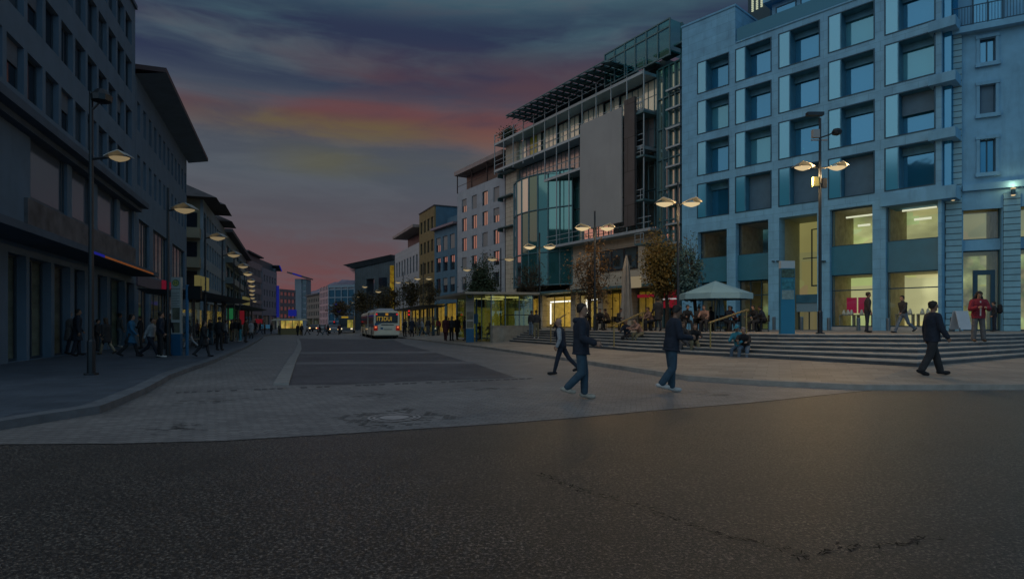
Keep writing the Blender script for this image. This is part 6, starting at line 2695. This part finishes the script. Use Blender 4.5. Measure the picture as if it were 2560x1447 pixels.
HEADP = [(-.118, .030, .030, .050), (-.10, .055, .048, .035), (-.06, .078, .063, .012), (-.01, .092, .072, .002), (.04, .098, .077, -.004), (.085, .085, .068, -.008), (.112, .055, .045, -.010), (.124, .02, .018, -.010)]


def hair_mesh(info, style):
    """scalp shell that follows the head's own profile, down to a hairline that is high at the brow and low at the nape"""
    hc, hf, hs, hu = (info[k] for k in ('hc', 'hf', 'hs', 'hu'))
    mb = MB()
    nn, nr = 20, 10
    nape = {'short': -.055, 'long': -.21, 'cap': .010}[style]
    brow = {'short': .072, 'long': .070, 'cap': .035}[style]
    mg = {'short': .011, 'long': .016, 'cap': .012}[style]
    zz = [h[0] for h in HEADP]
    rg = random.Random(5)
    ztop = .124 + mg
    for i in range(nr + 1):
        f = i / nr
        for k in range(nn):
            th = 2 * math.pi * k / nn
            cx, cy = math.cos(th), math.sin(th)
            low = nape + (brow - nape) * min(1, max(0, (cx + .25) / .85))
            z = ztop + (low - ztop) * (f ** 1.25)
            rx, ry, o = (float(np.interp(min(z, .1239), zz, [h[j] for h in HEADP])) for j in (1, 2, 3))
            if z < -.02:
                rx, ry, o = .088, .070, -.004
            k_ = 0 if i == 0 else 1
            j_ = (mg + (rg.uniform(-.004, .004) if style != 'cap' else 0)) * (1 if i < nr else .35)
            if z > .112:
                k_ *= max(.25, min(1, (ztop - z) / .02))
            p = hc + hu * z + hf * (cx * (rx + j_) * k_ + o) + hs * (cy * (ry + j_) * k_)
            if style == 'long' and z < -.05:
                p = p - hf * .012
            mb.v.append(tuple(p))
    for i in range(nr):
        for k in range(nn):
            l = (k + 1) % nn
            mb.f.append((i * nn + k, i * nn + l, (i + 1) * nn + l, (i + 1) * nn + k))
            mb.m.append(0)
    if style == 'cap':
        c = hc + hu * .035
        mb.add([tuple(c + hf * .09 + hs * .075), tuple(c + hf * .19 + hs * .05), tuple(c + hf * .19 - hs * .05), tuple(c + hf * .09 - hs * .075),
                tuple(c + hf * .09 + hs * .075 + hu * .012), tuple(c + hf * .19 + hs * .05 + hu * .006), tuple(c + hf * .19 - hs * .05 + hu * .006), tuple(c + hf * .09 - hs * .075 + hu * .012)],
               [(3, 2, 1, 0), (4, 5, 6, 7), (0, 1, 5, 4), (1, 2, 6, 5), (2, 3, 7, 6), (3, 0, 4, 7)])
    return mb.mesh('hair', BLACK, True)


def cloth(name, col, rough=.85):
    return mat('cloth_' + name, col, rough, .28, 7, .9, 11)


CL = {k: cloth(k, c) for k, c in dict(black=(.010, .011, .014), navy=(.012, .018, .032), coal=(.022, .023, .027), grey=(.085, .085, .09), lgrey=(.24, .25, .27), white=(.42, .41, .40), jeans=(.028, .060, .090), ljeans=(.09, .13, .18),
                                                             blue=(.02, .10, .19), teal=(.03, .20, .27), beige=(.22, .19, .14), khaki=(.13, .12, .075), maroon=(.06, .014, .02), red=(.17, .012, .026), pink=(.23, .135, .105), brown=(.07, .045, .03),
                                                             green=(.02, .10, .055), cream=(.30, .28, .24)).items()}
SK = [mat('skin_%d' % i, c, .55, .08, 12) for i, c in enumerate(((.30, .17, .115), (.22, .12, .08), (.15, .08, .052)))]
HAIR = {k: mat('hair_' + k, c, .6, .3, 30) for k, c in dict(dark=(.012, .009, .008), brown=(.05, .03, .018), grey=(.16, .15, .15), blond=(.20, .14, .07), none=(.2, .12, .08)).items()}

POSES = dict(
    walk=dict(lt=24, lk=4, lf=12, rt=-20, rk=24, rf=-22, la=-20, le=14, ra=20, re=24, lean=5),
    stride=dict(lt=-24, lk=30, lf=-26, rt=27, rk=3, rf=14, la=24, le=28, ra=-24, re=10, lean=6),
    stand=dict(lt=2, lk=2, rt=-2, rk=3, la=2, le=14, ra=-3, re=18, spread=.03),
    phone=dict(lt=1, lk=2, rt=2, rk=2, la=18, le=80, lin=34, ra=18, re=84, rin=34, nod=22, spread=.06, lab=10, rab=10),
    cross=dict(lt=-2, lk=4, rt=4, rk=10, la=14, le=95, lin=60, ra=12, re=90, rin=62, nod=6, spread=.04),
    coat=dict(lt=8, lk=4, rt=-6, rk=8, la=6, le=30, ra=-6, re=16, coat=.36, bulk=.035),
    coatwalk=dict(lt=20, lk=6, lf=10, rt=-16, rk=24, rf=-20, la=-12, le=20, ra=14, re=30, coat=.34, bulk=.035, lean=4),
    pocket=dict(lt=0, lk=2, rt=3, rk=4, la=-12, le=48, lin=18, ra=-12, re=48, rin=18, bulk=.03, lean=2, spread=.05),
    point=dict(lt=2, lk=2, rt=-2, rk=3, la=8, le=30, lab=75, ra=-3, re=18, spread=.03),
    sit=dict(lt=82, lk=78, rt=76, rk=88, la=34, le=40, lin=14, ra=36, re=46, rin=14, lean=22, nod=14, spread=.12, seat=.80),
    sitfwd=dict(lt=72, lk=58, rt=84, rk=92, la=52, le=30, lin=20, ra=56, re=36, rin=24, lean=38, nod=4, spread=.10, seat=.80),
)
BODY = {}


def body(pose, vox=.024):
    if pose not in BODY:
        pcs, info = skeleton(dict(POSES[pose], finger=.013))
        me = remeshed('person', pcs, vox, 1)
        assign(me, pcs)
        for _ in range(4):
            me.materials.append(CL['black'])
        BODY[pose] = (me, {st_: hair_mesh(info, st_) for st_ in ('short', 'long', 'cap')}, info)
    return BODY[pose]


def person(pose, loc, heading, h, top, bot, shoe, hair, label, group=None, skin=0, style='short', sit_z=None):
    """heading in degrees: 0 walks to the right of the picture, 90 away from the camera"""
    me, hm_, info = body(pose)
    o = bpy.data.objects.new('person', me)
    COL.objects.link(o)
    s_ = h / 1.75
    o.location = loc
    o.scale = (s_, s_, s_)
    o.rotation_euler = (0, 0, R(heading))
    for i, m_ in enumerate((SK[skin], CL[top], CL[bot], CL[shoe])):
        o.material_slots[i].link = 'OBJECT'
        o.material_slots[i].material = m_
    ho = bpy.data.objects.new('hair', hm_[style])
    COL.objects.link(ho)
    ho.parent = o
    ho.material_slots[0].link = 'OBJECT'
    ho.material_slots[0].material = HAIR[hair] if style != 'cap' else CL[hair]
    tag(o, label, 'person', group)
    return o


def figure(P, loc, heading, h, mats_, hair, style, label, group=None, jacket=True, vox=.012, extra=None):
    """one of the few near people: skin body with jacket, trousers, shoes and hair as clothing of their own"""
    pcs, info = skeleton(P)
    thin = skeleton(dict(P, bulk=-.004, sleeve=0, trouser=0, coat=0))[0]
    me = remeshed('person', thin, vox, 1)
    me.polygons.foreach_set('use_smooth', [True] * len(me.polygons))
    me.materials.clear()
    me.materials.append(mats_[0])
    o = bpy.data.objects.new('person', me)
    COL.objects.link(o)
    s_ = h / 1.75
    o.location, o.scale, o.rotation_euler = loc, (s_, s_, s_), (0, 0, R(heading))
    tag(o, label, 'person', group)

    def piece(nm, sel, m_, grow=.006, vx=vox):
        q = []
        for V, Fc, tg, p0, p1, r in sel:
            c = (p0 + p1) / 2
            d = p1 - p0
            t = np.clip(((V - p0) @ d) / (d.dot(d) + 1e-12), 0, 1)
            ctr = p0 + t[:, None] * d
            w = V - ctr
            ln = np.linalg.norm(w, axis=1)[:, None] + 1e-9
            q.append((V + w / ln * grow, Fc, tg, p0, p1, r))
        m2 = remeshed(nm, q, vx, 2)
        m2.polygons.foreach_set('use_smooth', [True] * len(m2.polygons))
        m2.materials.clear()
        m2.materials.append(m_)
        c = bpy.data.objects.new(nm, m2)
        COL.objects.link(c)
        c.parent = o
        return c

    if extra and 'sleeves' in extra:
        tops = [p for p in pcs if p[2] == TOP]
        piece('vest', tops[:1] + (tops[1:2] if P.get('coat') else []), mats_[1], .014)
        piece('sleeves', tops[1 + bool(P.get('coat')):], extra['sleeves'], .004)
    else:
        piece('jacket', [p for p in pcs if p[2] == TOP], mats_[1])
    piece('trousers', [p for p in pcs if p[2] == BOT], mats_[2])
    sh_ = [p for p in pcs if p[2] == SHOE]
    piece('shoe', sh_[:3], mats_[3])
    piece('shoe', sh_[3:], mats_[3])
    if style:
        hm2 = hair_mesh(info, style)
        ho = bpy.data.objects.new('hair', hm2)
        COL.objects.link(ho)
        ho.parent = o
        hm2.materials.clear()
        hm2.materials.append(hair)
    for sg in (-1, 1):
        e = MB()
        c = info['hc'] + info['hf'] * .084 + info['hu'] * .010 + info['hs'] * sg * .032
        e.lathe(c, [(.004, -.008), (.010, -.004), (.012, 0), (.010, .004), (.004, .008)], 8)
        e.build('eye', BLACK, o, True)
    return o, info


def soft(nm, V, rad, m_, parent, vox=.014):
    """soft lumpy thing from a chain of capsules"""
    q = []
    for (a, b, r0, r1) in V:
        v, f = cone_piece(a, b, r0, r1)
        q.append((v, f, 0, np.array(a), np.array(b), r0))
    me = remeshed(nm, q, vox, 2)
    me.materials.clear()
    me.materials.append(m_)
    me.polygons.foreach_set('use_smooth', [True] * len(me.polygons))
    o = bpy.data.objects.new(nm, me)
    COL.objects.link(o)
    o.parent = parent
    return o


def feet(px, py, hpx):
    p = stand(px, py)
    return p, hpx * p.y / F


# near pedestrians
p, h = feet(1452, 998, 233)
o, inf = figure(dict(lt=9, lk=9, lf=4, rt=2, rk=46, rf=-34, la=6, le=62, lin=10, ra=2, re=66, rin=-4, lean=2, nod=2, look=-14, bulk=.034, trouser=.016, sleeve=.022, coat=.10), p, -6, h, (SK[0], CL['navy'], CL['jeans'], CL['cream']), HAIR['dark'], 'short',
                'person in dark hooded jacket, jeans and white shoes walking right holding a phone')
nb, fx = inf['nb'], inf['fx']
soft('hood', [(nb - fx * .10 + np.array([0, -.10, -.02]), nb - fx * .12 + np.array([0, .10, -.02]), .060, .060), (nb - fx * .06 + np.array([0, -.11, -.0]), nb + fx * .03 + np.array([0, -.085, -.03]), .045, .035), (nb - fx * .06 + np.array([0, .11, .0]), nb + fx * .03 + np.array([0, .085, -.03]), .045, .035)], 0, CL['navy'], o)
q = MB()
hnd = inf['hand-1'] + inf['hdir-1'] * .03
q.box(-.01, .14, -.035, .035, -.004, .004)
ph_ = q.build('phone', mat('phone_screen', (.08, .12, .15), .2), None)
tag(ph_, 'slim phone held out by the person in the dark hooded jacket', 'phone')
ph_.matrix_world = o.matrix_world if False else (Matrix.Translation(p) @ Matrix.Rotation(R(-6), 4, 'Z') @ Matrix.Scale(h / 1.75, 4) @ Matrix.Translation(Vector(hnd)))

p, h = feet(1404, 937, 140)
o, inf = figure(dict(lt=16, lk=2, lf=14, rt=-30, rk=14, rf=-24, la=-6, le=26, ra=6, re=20, lean=7, nod=8, bulk=.03, trouser=.004, sleeve=.016), p, 168, h, (SK[0], CL['navy'], CL['navy'], CL['black']), HAIR['none'], None,
                'bald person in a dark vest with pale sleeves and a shoulder bag walking left', extra=dict(sleeves=CL['lgrey']))
hp = inf['hip']
bg_ = soft('shoulder_bag', [(hp + np.array([.12, -.30, -.02]), hp + np.array([-.02, -.30, -.06]), .075, .085), (hp + np.array([.10, -.28, -.12]), hp + np.array([.0, -.28, -.13]), .07, .07)], 0, CL['navy'], None)
bg_.matrix_world = Matrix.Translation(p) @ Matrix.Rotation(R(168), 4, 'Z') @ Matrix.Scale(h / 1.75, 4)
tag(bg_, 'dark shoulder bag at the hip of the bald person in the vest', 'bag')

p, h = feet(1678, 981, 213)
o, inf = figure(dict(lt=5, lk=5, lf=3, rt=0, rk=36, rf=-30, la=14, le=70, lin=22, ra=10, re=74, rin=20, lean=8, nod=20, look=10, bulk=.034, trouser=.018, sleeve=.02, coat=.08), p, 4, h, (SK[1], CL['navy'], CL['jeans'], CL['white']), HAIR['dark'], 'short',
                'person in dark blue jacket and jeans with white shoes walking below the autumn tree')
p, h = feet(2330, 938, 184)
o, inf = figure(dict(lt=18, lk=2, lf=14, rt=-14, rk=14, rf=-12, la=-6, le=14, ra=10, re=20, lean=2, nod=2, bulk=.034, trouser=.022, sleeve=.022, coat=.12), p, -4, h, (SK[1], CL['navy'], CL['coal'], CL['black']), HAIR['dark'], 'short',
                'person in dark coat and wide trousers walking right across the pavement before the steps')
p, h = feet(2446, 858, 123)
o, inf = figure(dict(lt=1, lk=2, rt=2, rk=2, la=16, le=84, lin=42, ra=16, re=86, rin=42, nod=26, spread=.09, lab=14, rab=14, bulk=.045, sleeve=.03, trouser=.022, coat=.10), p, -108, h, (SK[0], CL['red'], CL['grey'], CL['brown']), HAIR['dark'], 'long',
                'person in a red jacket with hood looking at a phone on the right hand steps', vox=.014)
q = MB()
q.box(-.012, .012, -.02, .02, 0, .52)
c = inf['hip'] + inf['fx'] * .172 + inf['ax'] * -.02
q.v = [(v[0] + c[0], v[1] + c[1], v[2] + c[2]) for v in q.v]
q.build('zip', CL['white'], o)
nb, fx = inf['nb'], inf['fx']
soft('hood', [(nb + np.array([-.08, -.11, .02]), nb + np.array([-.08, .11, .02]), .065, .065), (nb + np.array([-.04, -.10, .08]), nb + np.array([-.07, .0, .24]), .05, .06), (nb + np.array([-.04, .10, .08]), nb + np.array([-.07, .0, .24]), .05, .06)], 0, CL['coal'], o)

GL_, GR_, GC_ = 'people on the left pavement', 'people on the plaza', 'people far down the street'
LP = 'people waiting at the left bus shelter'
RP = 'people at the right bus stop'
folk = [
    # px, foot y, height px, pose, heading, top, bottom, shoe, hair, style, label, group
    (2168, 836, 99, 'stand', -20, 'coal', 'navy', 'black', 'dark', 'short', 'person in dark clothes walking past the lit jewellery window', GR_),
    (2259, 836, 97, 'stride', 190, 'coal', 'ljeans', 'black', 'dark', 'short', 'person in dark top and light jeans striding left before the corner shop bay', GR_),
    (2486, 829, 73, 'pocket', 150, 'coal', 'navy', 'black', 'dark', 'short', 'person in black with a backpack at the old shop entrance', GR_),
    (1645, 829, 82, 'coat', 100, 'coal', 'navy', 'black', 'dark', 'short', 'person in a long black coat standing by the red signs', GR_),
    (1328, 843, 62, 'stand', 60, 'coal', 'ljeans', 'black', 'dark', 'short', 'person in black jacket and blue jeans on the left end of the steps', GR_),
    (1341, 847, 70, 'pocket', 100, 'coal', 'khaki', 'white', 'dark', 'short', 'person in black jacket and khaki trousers on the left end of the steps', GR_),
    (1114, 852, 66, 'coat', 80, 'maroon', 'maroon', 'black', 'brown', 'long', 'person in long maroon coat waiting at the right kerb', RP),
    (1129, 852, 60, 'stand', 70, 'coal', 'black', 'black', 'blond', 'long', 'blond person in dark jacket beside the maroon coat', RP),
    (1143, 850, 72, 'coat', 60, 'black', 'black', 'black', 'dark', 'short', 'tall person in long black coat beside the right bus stop pylon', RP),
    (1162, 851, 58, 'stand', 200, 'navy', 'grey', 'black', 'dark', 'short', 'person in navy jacket and grey trousers half behind the right bus stop pylon', RP),
    (1122, 838, 44, 'point', 90, 'coal', 'black', 'black', 'dark', 'short', 'person with an outstretched arm behind the waiting group', RP),
    (1030, 838, 46, 'coat', 120, 'navy', 'navy', 'black', 'brown', 'short', 'person in navy coat just right of the cream bus', RP),
    (1044, 838, 44, 'stand', 20, 'grey', 'khaki', 'white', 'dark', 'short', 'person in grey top and khaki trousers under the right shelter', RP),
    (1056, 838, 47, 'walk', 200, 'lgrey', 'jeans', 'white', 'grey', 'short', 'person in pale grey shirt and jeans walking left under the right shelter', RP),
    (1070, 837, 46, 'stand', 100, 'coal', 'grey', 'black', 'dark', 'short', 'person in black top near the lit shop behind the right shelter', RP),
    (1084, 837, 46, 'cross', 160, 'brown', 'jeans', 'black', 'brown', 'long', 'long haired person in brown top facing the right shelter', RP),
    (1096, 836, 42, 'stand', 250, 'red', 'coal', 'black', 'dark', 'short', 'small person in red top far behind the maroon coat', RP),
    (1012, 838, 44, 'pocket', 60, 'black', 'coal', 'black', 'dark', 'short', 'person in black standing close to the rear of the cream bus', RP),
    # left pavement
    (172, 886, 104, 'coat', 70, 'grey', 'navy', 'black', 'grey', 'short', 'person in grey jacket near the dark shop entrance on the far left', GL_),
    (192, 890, 116, 'coat', 40, 'navy', 'navy', 'black', 'dark', 'short', 'tall person in long navy coat beside the grey jacket on the far left', GL_),
    (214, 880, 84, 'stand', 150, 'black', 'grey', 'black', 'brown', 'short', 'person in black top just left of the nearest left lamp post', GL_),
    (243, 878, 78, 'pocket', 30, 'coal', 'coal', 'black', 'dark', 'short', 'person in charcoal just right of the nearest left lamp post', GL_),
    (266, 886, 92, 'coatwalk', 170, 'coal', 'beige', 'brown', 'brown', 'long', 'person in dark jacket and beige trousers walking left on the left pavement', GL_),
    (298, 868, 86, 'stand', 60, 'grey', 'ljeans', 'white', 'dark', 'short', 'person in grey hoodie and light jeans before the red lit shop', GL_),
    (326, 892, 107, 'coatwalk', 20, 'blue', 'coal', 'black', 'dark', 'long', 'person in bright blue coat walking on the left pavement', GL_),
    (352, 872, 80, 'cross', 200, 'coal', 'coal', 'black', 'dark', 'short', 'person in charcoal with crossed arms behind the blue coat', GL_),
    (377, 893, 102, 'stride', 0, 'lgrey', 'navy', 'black', 'dark', 'short', 'person with pale sleeves and navy trousers leaning behind the stout dark jacket', GL_),
    (400, 894, 112, 'pocket', 40, 'navy', 'black', 'white', 'dark', 'short', 'broad person in navy jacket left of the bus stop pylon', GL_),
    (420, 888, 102, 'coat', 80, 'black', 'black', 'black', 'dark', 'short', 'person in long black coat directly left of the bus stop pylon', GL_),
    (474, 870, 72, 'walk', 200, 'coal', 'lgrey', 'black', 'dark', 'short', 'person in dark top and pale trousers behind the blue pole', GL_),
    (508, 892, 90, 'coatwalk', 10, 'black', 'coal', 'black', 'dark', 'long', 'person in black coat walking right past the left bus shelter', GL_),
    (548, 876, 82, 'pocket', 80, 'black', 'black', 'black', 'dark', 'short', 'broad shouldered person in black seen from behind at the left shelter', LP),
    (493, 860, 62, 'stand', 120, 'red', 'coal', 'black', 'dark', 'short', 'person in red top in the crowd under the left shelter', LP),
    (527, 862, 62, 'cross', 240, 'coal', 'jeans', 'black', 'brown', 'short', 'person in charcoal top with crossed arms under the left shelter', LP),
    (564, 858, 56, 'stand', 40, 'lgrey', 'navy', 'black', 'dark', 'short', 'person in pale grey jacket right of the broad shouldered black figure', LP),
    (578, 853, 52, 'stand', 20, 'navy', 'khaki', 'black', 'dark', 'short', 'person in navy jacket and khaki trousers at the left shelter', LP),
    (590, 854, 56, 'pocket', 100, 'coal', 'beige', 'white', 'dark', 'short', 'person in charcoal jacket and beige trousers at the left shelter', LP),
    (601, 854, 54, 'stand', 200, 'black', 'teal', 'white', 'brown', 'long', 'long haired person in teal trousers at the right end of the left shelter', LP),
    (614, 856, 58, 'coat', 60, 'brown', 'coal', 'black', 'dark', 'short', 'person in brown coat at the kerb end of the left crowd', LP),
    (628, 846, 44, 'coat', 140, 'lgrey', 'coal', 'black', 'grey', 'short', 'person in a pale coat alone at the end of the left pavement', LP),
    (638, 838, 34, 'stand', 90, 'black', 'coal', 'black', 'dark', 'short', 'person in black near the small red shop sign', GC_),
    (650, 837, 30, 'walk', 30, 'coal', 'jeans', 'black', 'brown', 'short', 'person in charcoal walking below the pale blue shop sign', GC_),
    (662, 837, 30, 'stand', 200, 'brown', 'coal', 'black', 'dark', 'short', 'person in brown below the pale blue shop sign', GC_),
    (678, 837, 29, 'coat', 60, 'black', 'black', 'black', 'dark', 'short', 'person in black coat left of the kiosk', GC_),
    (699, 837, 27, 'stand', 80, 'grey', 'coal', 'black', 'dark', 'short', 'person in grey at the left corner of the kiosk', GC_),
    (744, 839, 29, 'coat', 90, 'black', 'black', 'black', 'dark', 'short', 'left of two dark figures standing right of the kiosk', GC_),
    (754, 839, 28, 'stand', 90, 'coal', 'black', 'black', 'dark', 'short', 'right of two dark figures standing right of the kiosk', GC_),
    (768, 837, 25, 'walk', 180, 'lgrey', 'coal', 'black', 'dark', 'short', 'person in pale top walking left far down the street', GC_),
    (800, 838, 27, 'stride', 180, 'black', 'coal', 'black', 'dark', 'short', 'person in black walking left before the silver car', GC_),
    (812, 837, 24, 'walk', 10, 'grey', 'ljeans', 'white', 'brown', 'short', 'person in grey and light jeans walking right before the silver car', GC_),
    (820, 838, 28, 'coat', 60, 'coal', 'black', 'black', 'dark', 'short', 'person in dark coat left of the car beside the dark bus', GC_),
    (848, 837, 26, 'stand', 100, 'maroon', 'coal', 'black', 'brown', 'short', 'person in maroon beside the dark bus', GC_),
]
for (px, py, hpx, pose, hdg, tp_, bt_, sh_, hr_, st_, lb, gr) in folk:
    if gr is GC_ and py <= 838 and px < 900:
        D = 1.5 * F / (py - HZ)
        p = Vector(((px - 1280) / F * D, D, 0 if px > 655 else .13))
    elif px >= 1000 and py < 841 and px < 1130:
        D = hpx and 1.2 * F / (py - HZ)
        p = Vector(((px - 1280) / F * D, D, ground_z((px - 1280) / F * D, D)))
    else:
        p = stand(px, py)
    if px in (2168, 2259, 2486, 1645):
        D = {2168: 27.5, 2259: 27.0, 2486: 32.0, 1645: 33.5}[px]
        p = Vector(((px - 1280) / F * D, D, PZ))
    h = hpx * p.y / F
    h = min(1.96, max(1.5, h))
    person(pose, p, hdg, h, tp_, bt_, sh_, hr_, lb, gr, random.choice((0, 0, 1)), st_)
# seated people: on the steps and at the cafe
seats = [
    (1838, 884, 866, 'sit', -130, 'teal', 'ljeans', 'black', 'teal', 'cap', 'seated person in bright blue top and cap on the steps'),
    (1858, 886, 866, 'sitfwd', -120, 'black', 'ljeans', 'black', 'grey', 'short', 'seated person in black jacket and light jeans beside the blue cap'),
    (1738, 872, 852, 'sitfwd', -100, 'black', 'khaki', 'white', 'dark', 'short', 'seated person in black top and khaki trousers on the steps below the thin tree'),
    (1712, 868, 848, 'sit', -80, 'coal', 'grey', 'white', 'brown', 'short', 'seated person in charcoal on the steps left of the khaki trousers'),
    (1586, 850, 838, 'sitfwd', -150, 'pink', 'khaki', 'brown', 'dark', 'short', 'seated person in pink jacket on the steps by the brass rail'),
    (1562, 850, 838, 'sit', -120, 'navy', 'coal', 'cream', 'blond', 'short', 'seated person in navy on the steps left of the pink jacket'),
    (1392, 838, 828, 'sit', -110, 'black', 'navy', 'black', 'dark', 'short', 'seated person in black at the top of the left steps'),
]
for (px, fy, sy_, pose, hdg, tp_, bt_, sh_, hr_, st_, lb) in seats:
    p = stand(px, fy)
    # step behind the feet carries the seat
    d = Vector((math.cos(R(hdg)), math.sin(R(hdg))))
    back_ = p.xy - d * .42
    zs_ = max(ground_z(back_.x, back_.y), p.z + .14)
    me, hm_, info = body(pose)
    o = person(pose, (back_.x, back_.y, zs_ - .02), hdg, 1.72, tp_, bt_, sh_, hr_, lb, 'people sitting on the steps', random.choice((0, 1)), st_)
# cafe guests with chairs and tables
def chair(loc, hdg, lb):
    root = empty('cafe_chair', loc, R(hdg), label=lb, cat='chair', group='cafe chairs')
    q = MB()
    q.box(-.22, .22, -.22, .22, .42, .46)
    q.build('seat', CL['black'], root)
    q = MB()
    q.box(-.24, -.20, -.21, .21, .52, .88)
    q.build('backrest', CL['black'], root)
    for lx, ly in ((-.2, -.19), (-.2, .19), (.2, -.19), (.2, .19)):
        q = MB()
        q.tube([(lx, ly, 0), (lx, ly, .42 if lx > 0 else .6)], .016, 6)
        q.build('leg', DARK, root)


cafe = [(1716, 31, -90, 'black', 'dark'), (1745, 32, 60, 'coal', 'dark'), (1762, 31.2, -120, 'pink', 'brown'), (1782, 33.4, 100, 'black', 'dark'), (1815, 32.2, -60, 'navy', 'grey'), (1838, 33, 170, 'red', 'dark'), (1890, 31.2, -150, 'black', 'dark'), (1911, 32, 150, 'navy', 'dark'),
        (1500, 38, -100, 'black', 'dark'), (1522, 38.5, 160, 'brown', 'dark'), (1546, 37.6, -60, 'coal', 'dark'), (1612, 36, 20, 'black', 'brown'), (1462, 38.6, 60, 'black', 'dark'), (1628, 34.5, 200, 'pink', 'brown'), (1690, 32.4, 30, 'black', 'dark')]
words = ['at the trunk of the thin tree', 'right of the thin tree trunk', 'in pink under the open parasol', 'beside the small furled parasol', 'with grey hair under the open parasol', 'in red beside the pier of the cafe', 'at the pale bollard', 'left of the pier by the information pillar',
         'under the half bare tree', 'in brown under the half bare tree', 'left of the tall furled parasol', 'left of the long black coat', 'left of the second lamp post', 'in pink behind the long black coat', 'in black beneath the golden tree']
for i, (px, D, hd_, tp_, hr_) in enumerate(cafe):
    x = (px - 1280) / F * D
    chair((x, D, PZ), hd_, 'dark cafe chair of the seated guest ' + words[i])
    person('sit', (x - .02 * math.cos(R(hd_)), D - .02 * math.sin(R(hd_)), PZ + .47), hd_, 1.72, tp_, 'coal', 'black', hr_, 'seated cafe guest ' + words[i], 'guests sitting on the plaza', random.choice((0, 1)), 'short')
tabs = ['under the open parasol near the pink guest', 'under the open parasol near the red guest', 'between the pale bollard and the pier', 'under the half bare tree', 'beside the tall furled parasol']
for i, (px, D) in enumerate(((1754, 31.4), (1826, 32.6), (1901, 31.5), (1511, 38), (1590, 36.6))):
    root = empty('cafe_table', ((px - 1280) / F * D, D, PZ), 0, label='small round dark cafe table ' + tabs[i], cat='table', group='cafe tables')
    q = MB()
    q.lathe((0, 0, .70), [(.38, 0), (.40, .015), (.38, .03)], 18)
    q.build('table_top', mat('table_dark', (.05, .045, .04), .5), root)
    q = MB()
    q.lathe((0, 0, 0), [(.24, 0), (.24, .02), (.035, .04), (.035, .70)], 10)
    q.build('leg', DARK, root)
# seated person with a red bag on a bench by the concrete wall
p = stand(1218, 850)
root = empty('bench', (p.x, p.y + .5, p.z), R(-20), label='low dark bench by the concrete wall at the right bus stop', cat='bench')
q = MB()
q.box(-1.0, .8, -.22, .22, .41, .46)
q.build('seat', mat('bench_wood', (.05, .04, .03), .7, .3, 3), root)
for lx in (-.85, .65):
    q = MB()
    q.box(lx, lx + .08, -.2, .2, 0, .41)
    q.build('leg', DARK, root)
person('sit', (p.x + .25, p.y + .45, p.z + .47), -110, 1.7, 'red', 'coal', 'brown', 'brown', 'seated person in red top on the bench by the concrete wall', RP, 0, 'long')
person('sit', (p.x - .55, p.y + .68, p.z + .47), -110, 1.7, 'black', 'black', 'black', 'dark', 'seated person in black on the bench by the concrete wall', RP, 0, 'short')
# backpack on the person at the old shop door
q = soft('backpack', [((0, 0, 1.08), (0, 0, 1.36), .13, .11)], 0, CL['black'], None, .02)
D = 32.0
q.location = ((2486 - 1280) / F * D + .26, D - .04, PZ)
tag(q, 'black backpack on the person at the old shop entrance', 'backpack')
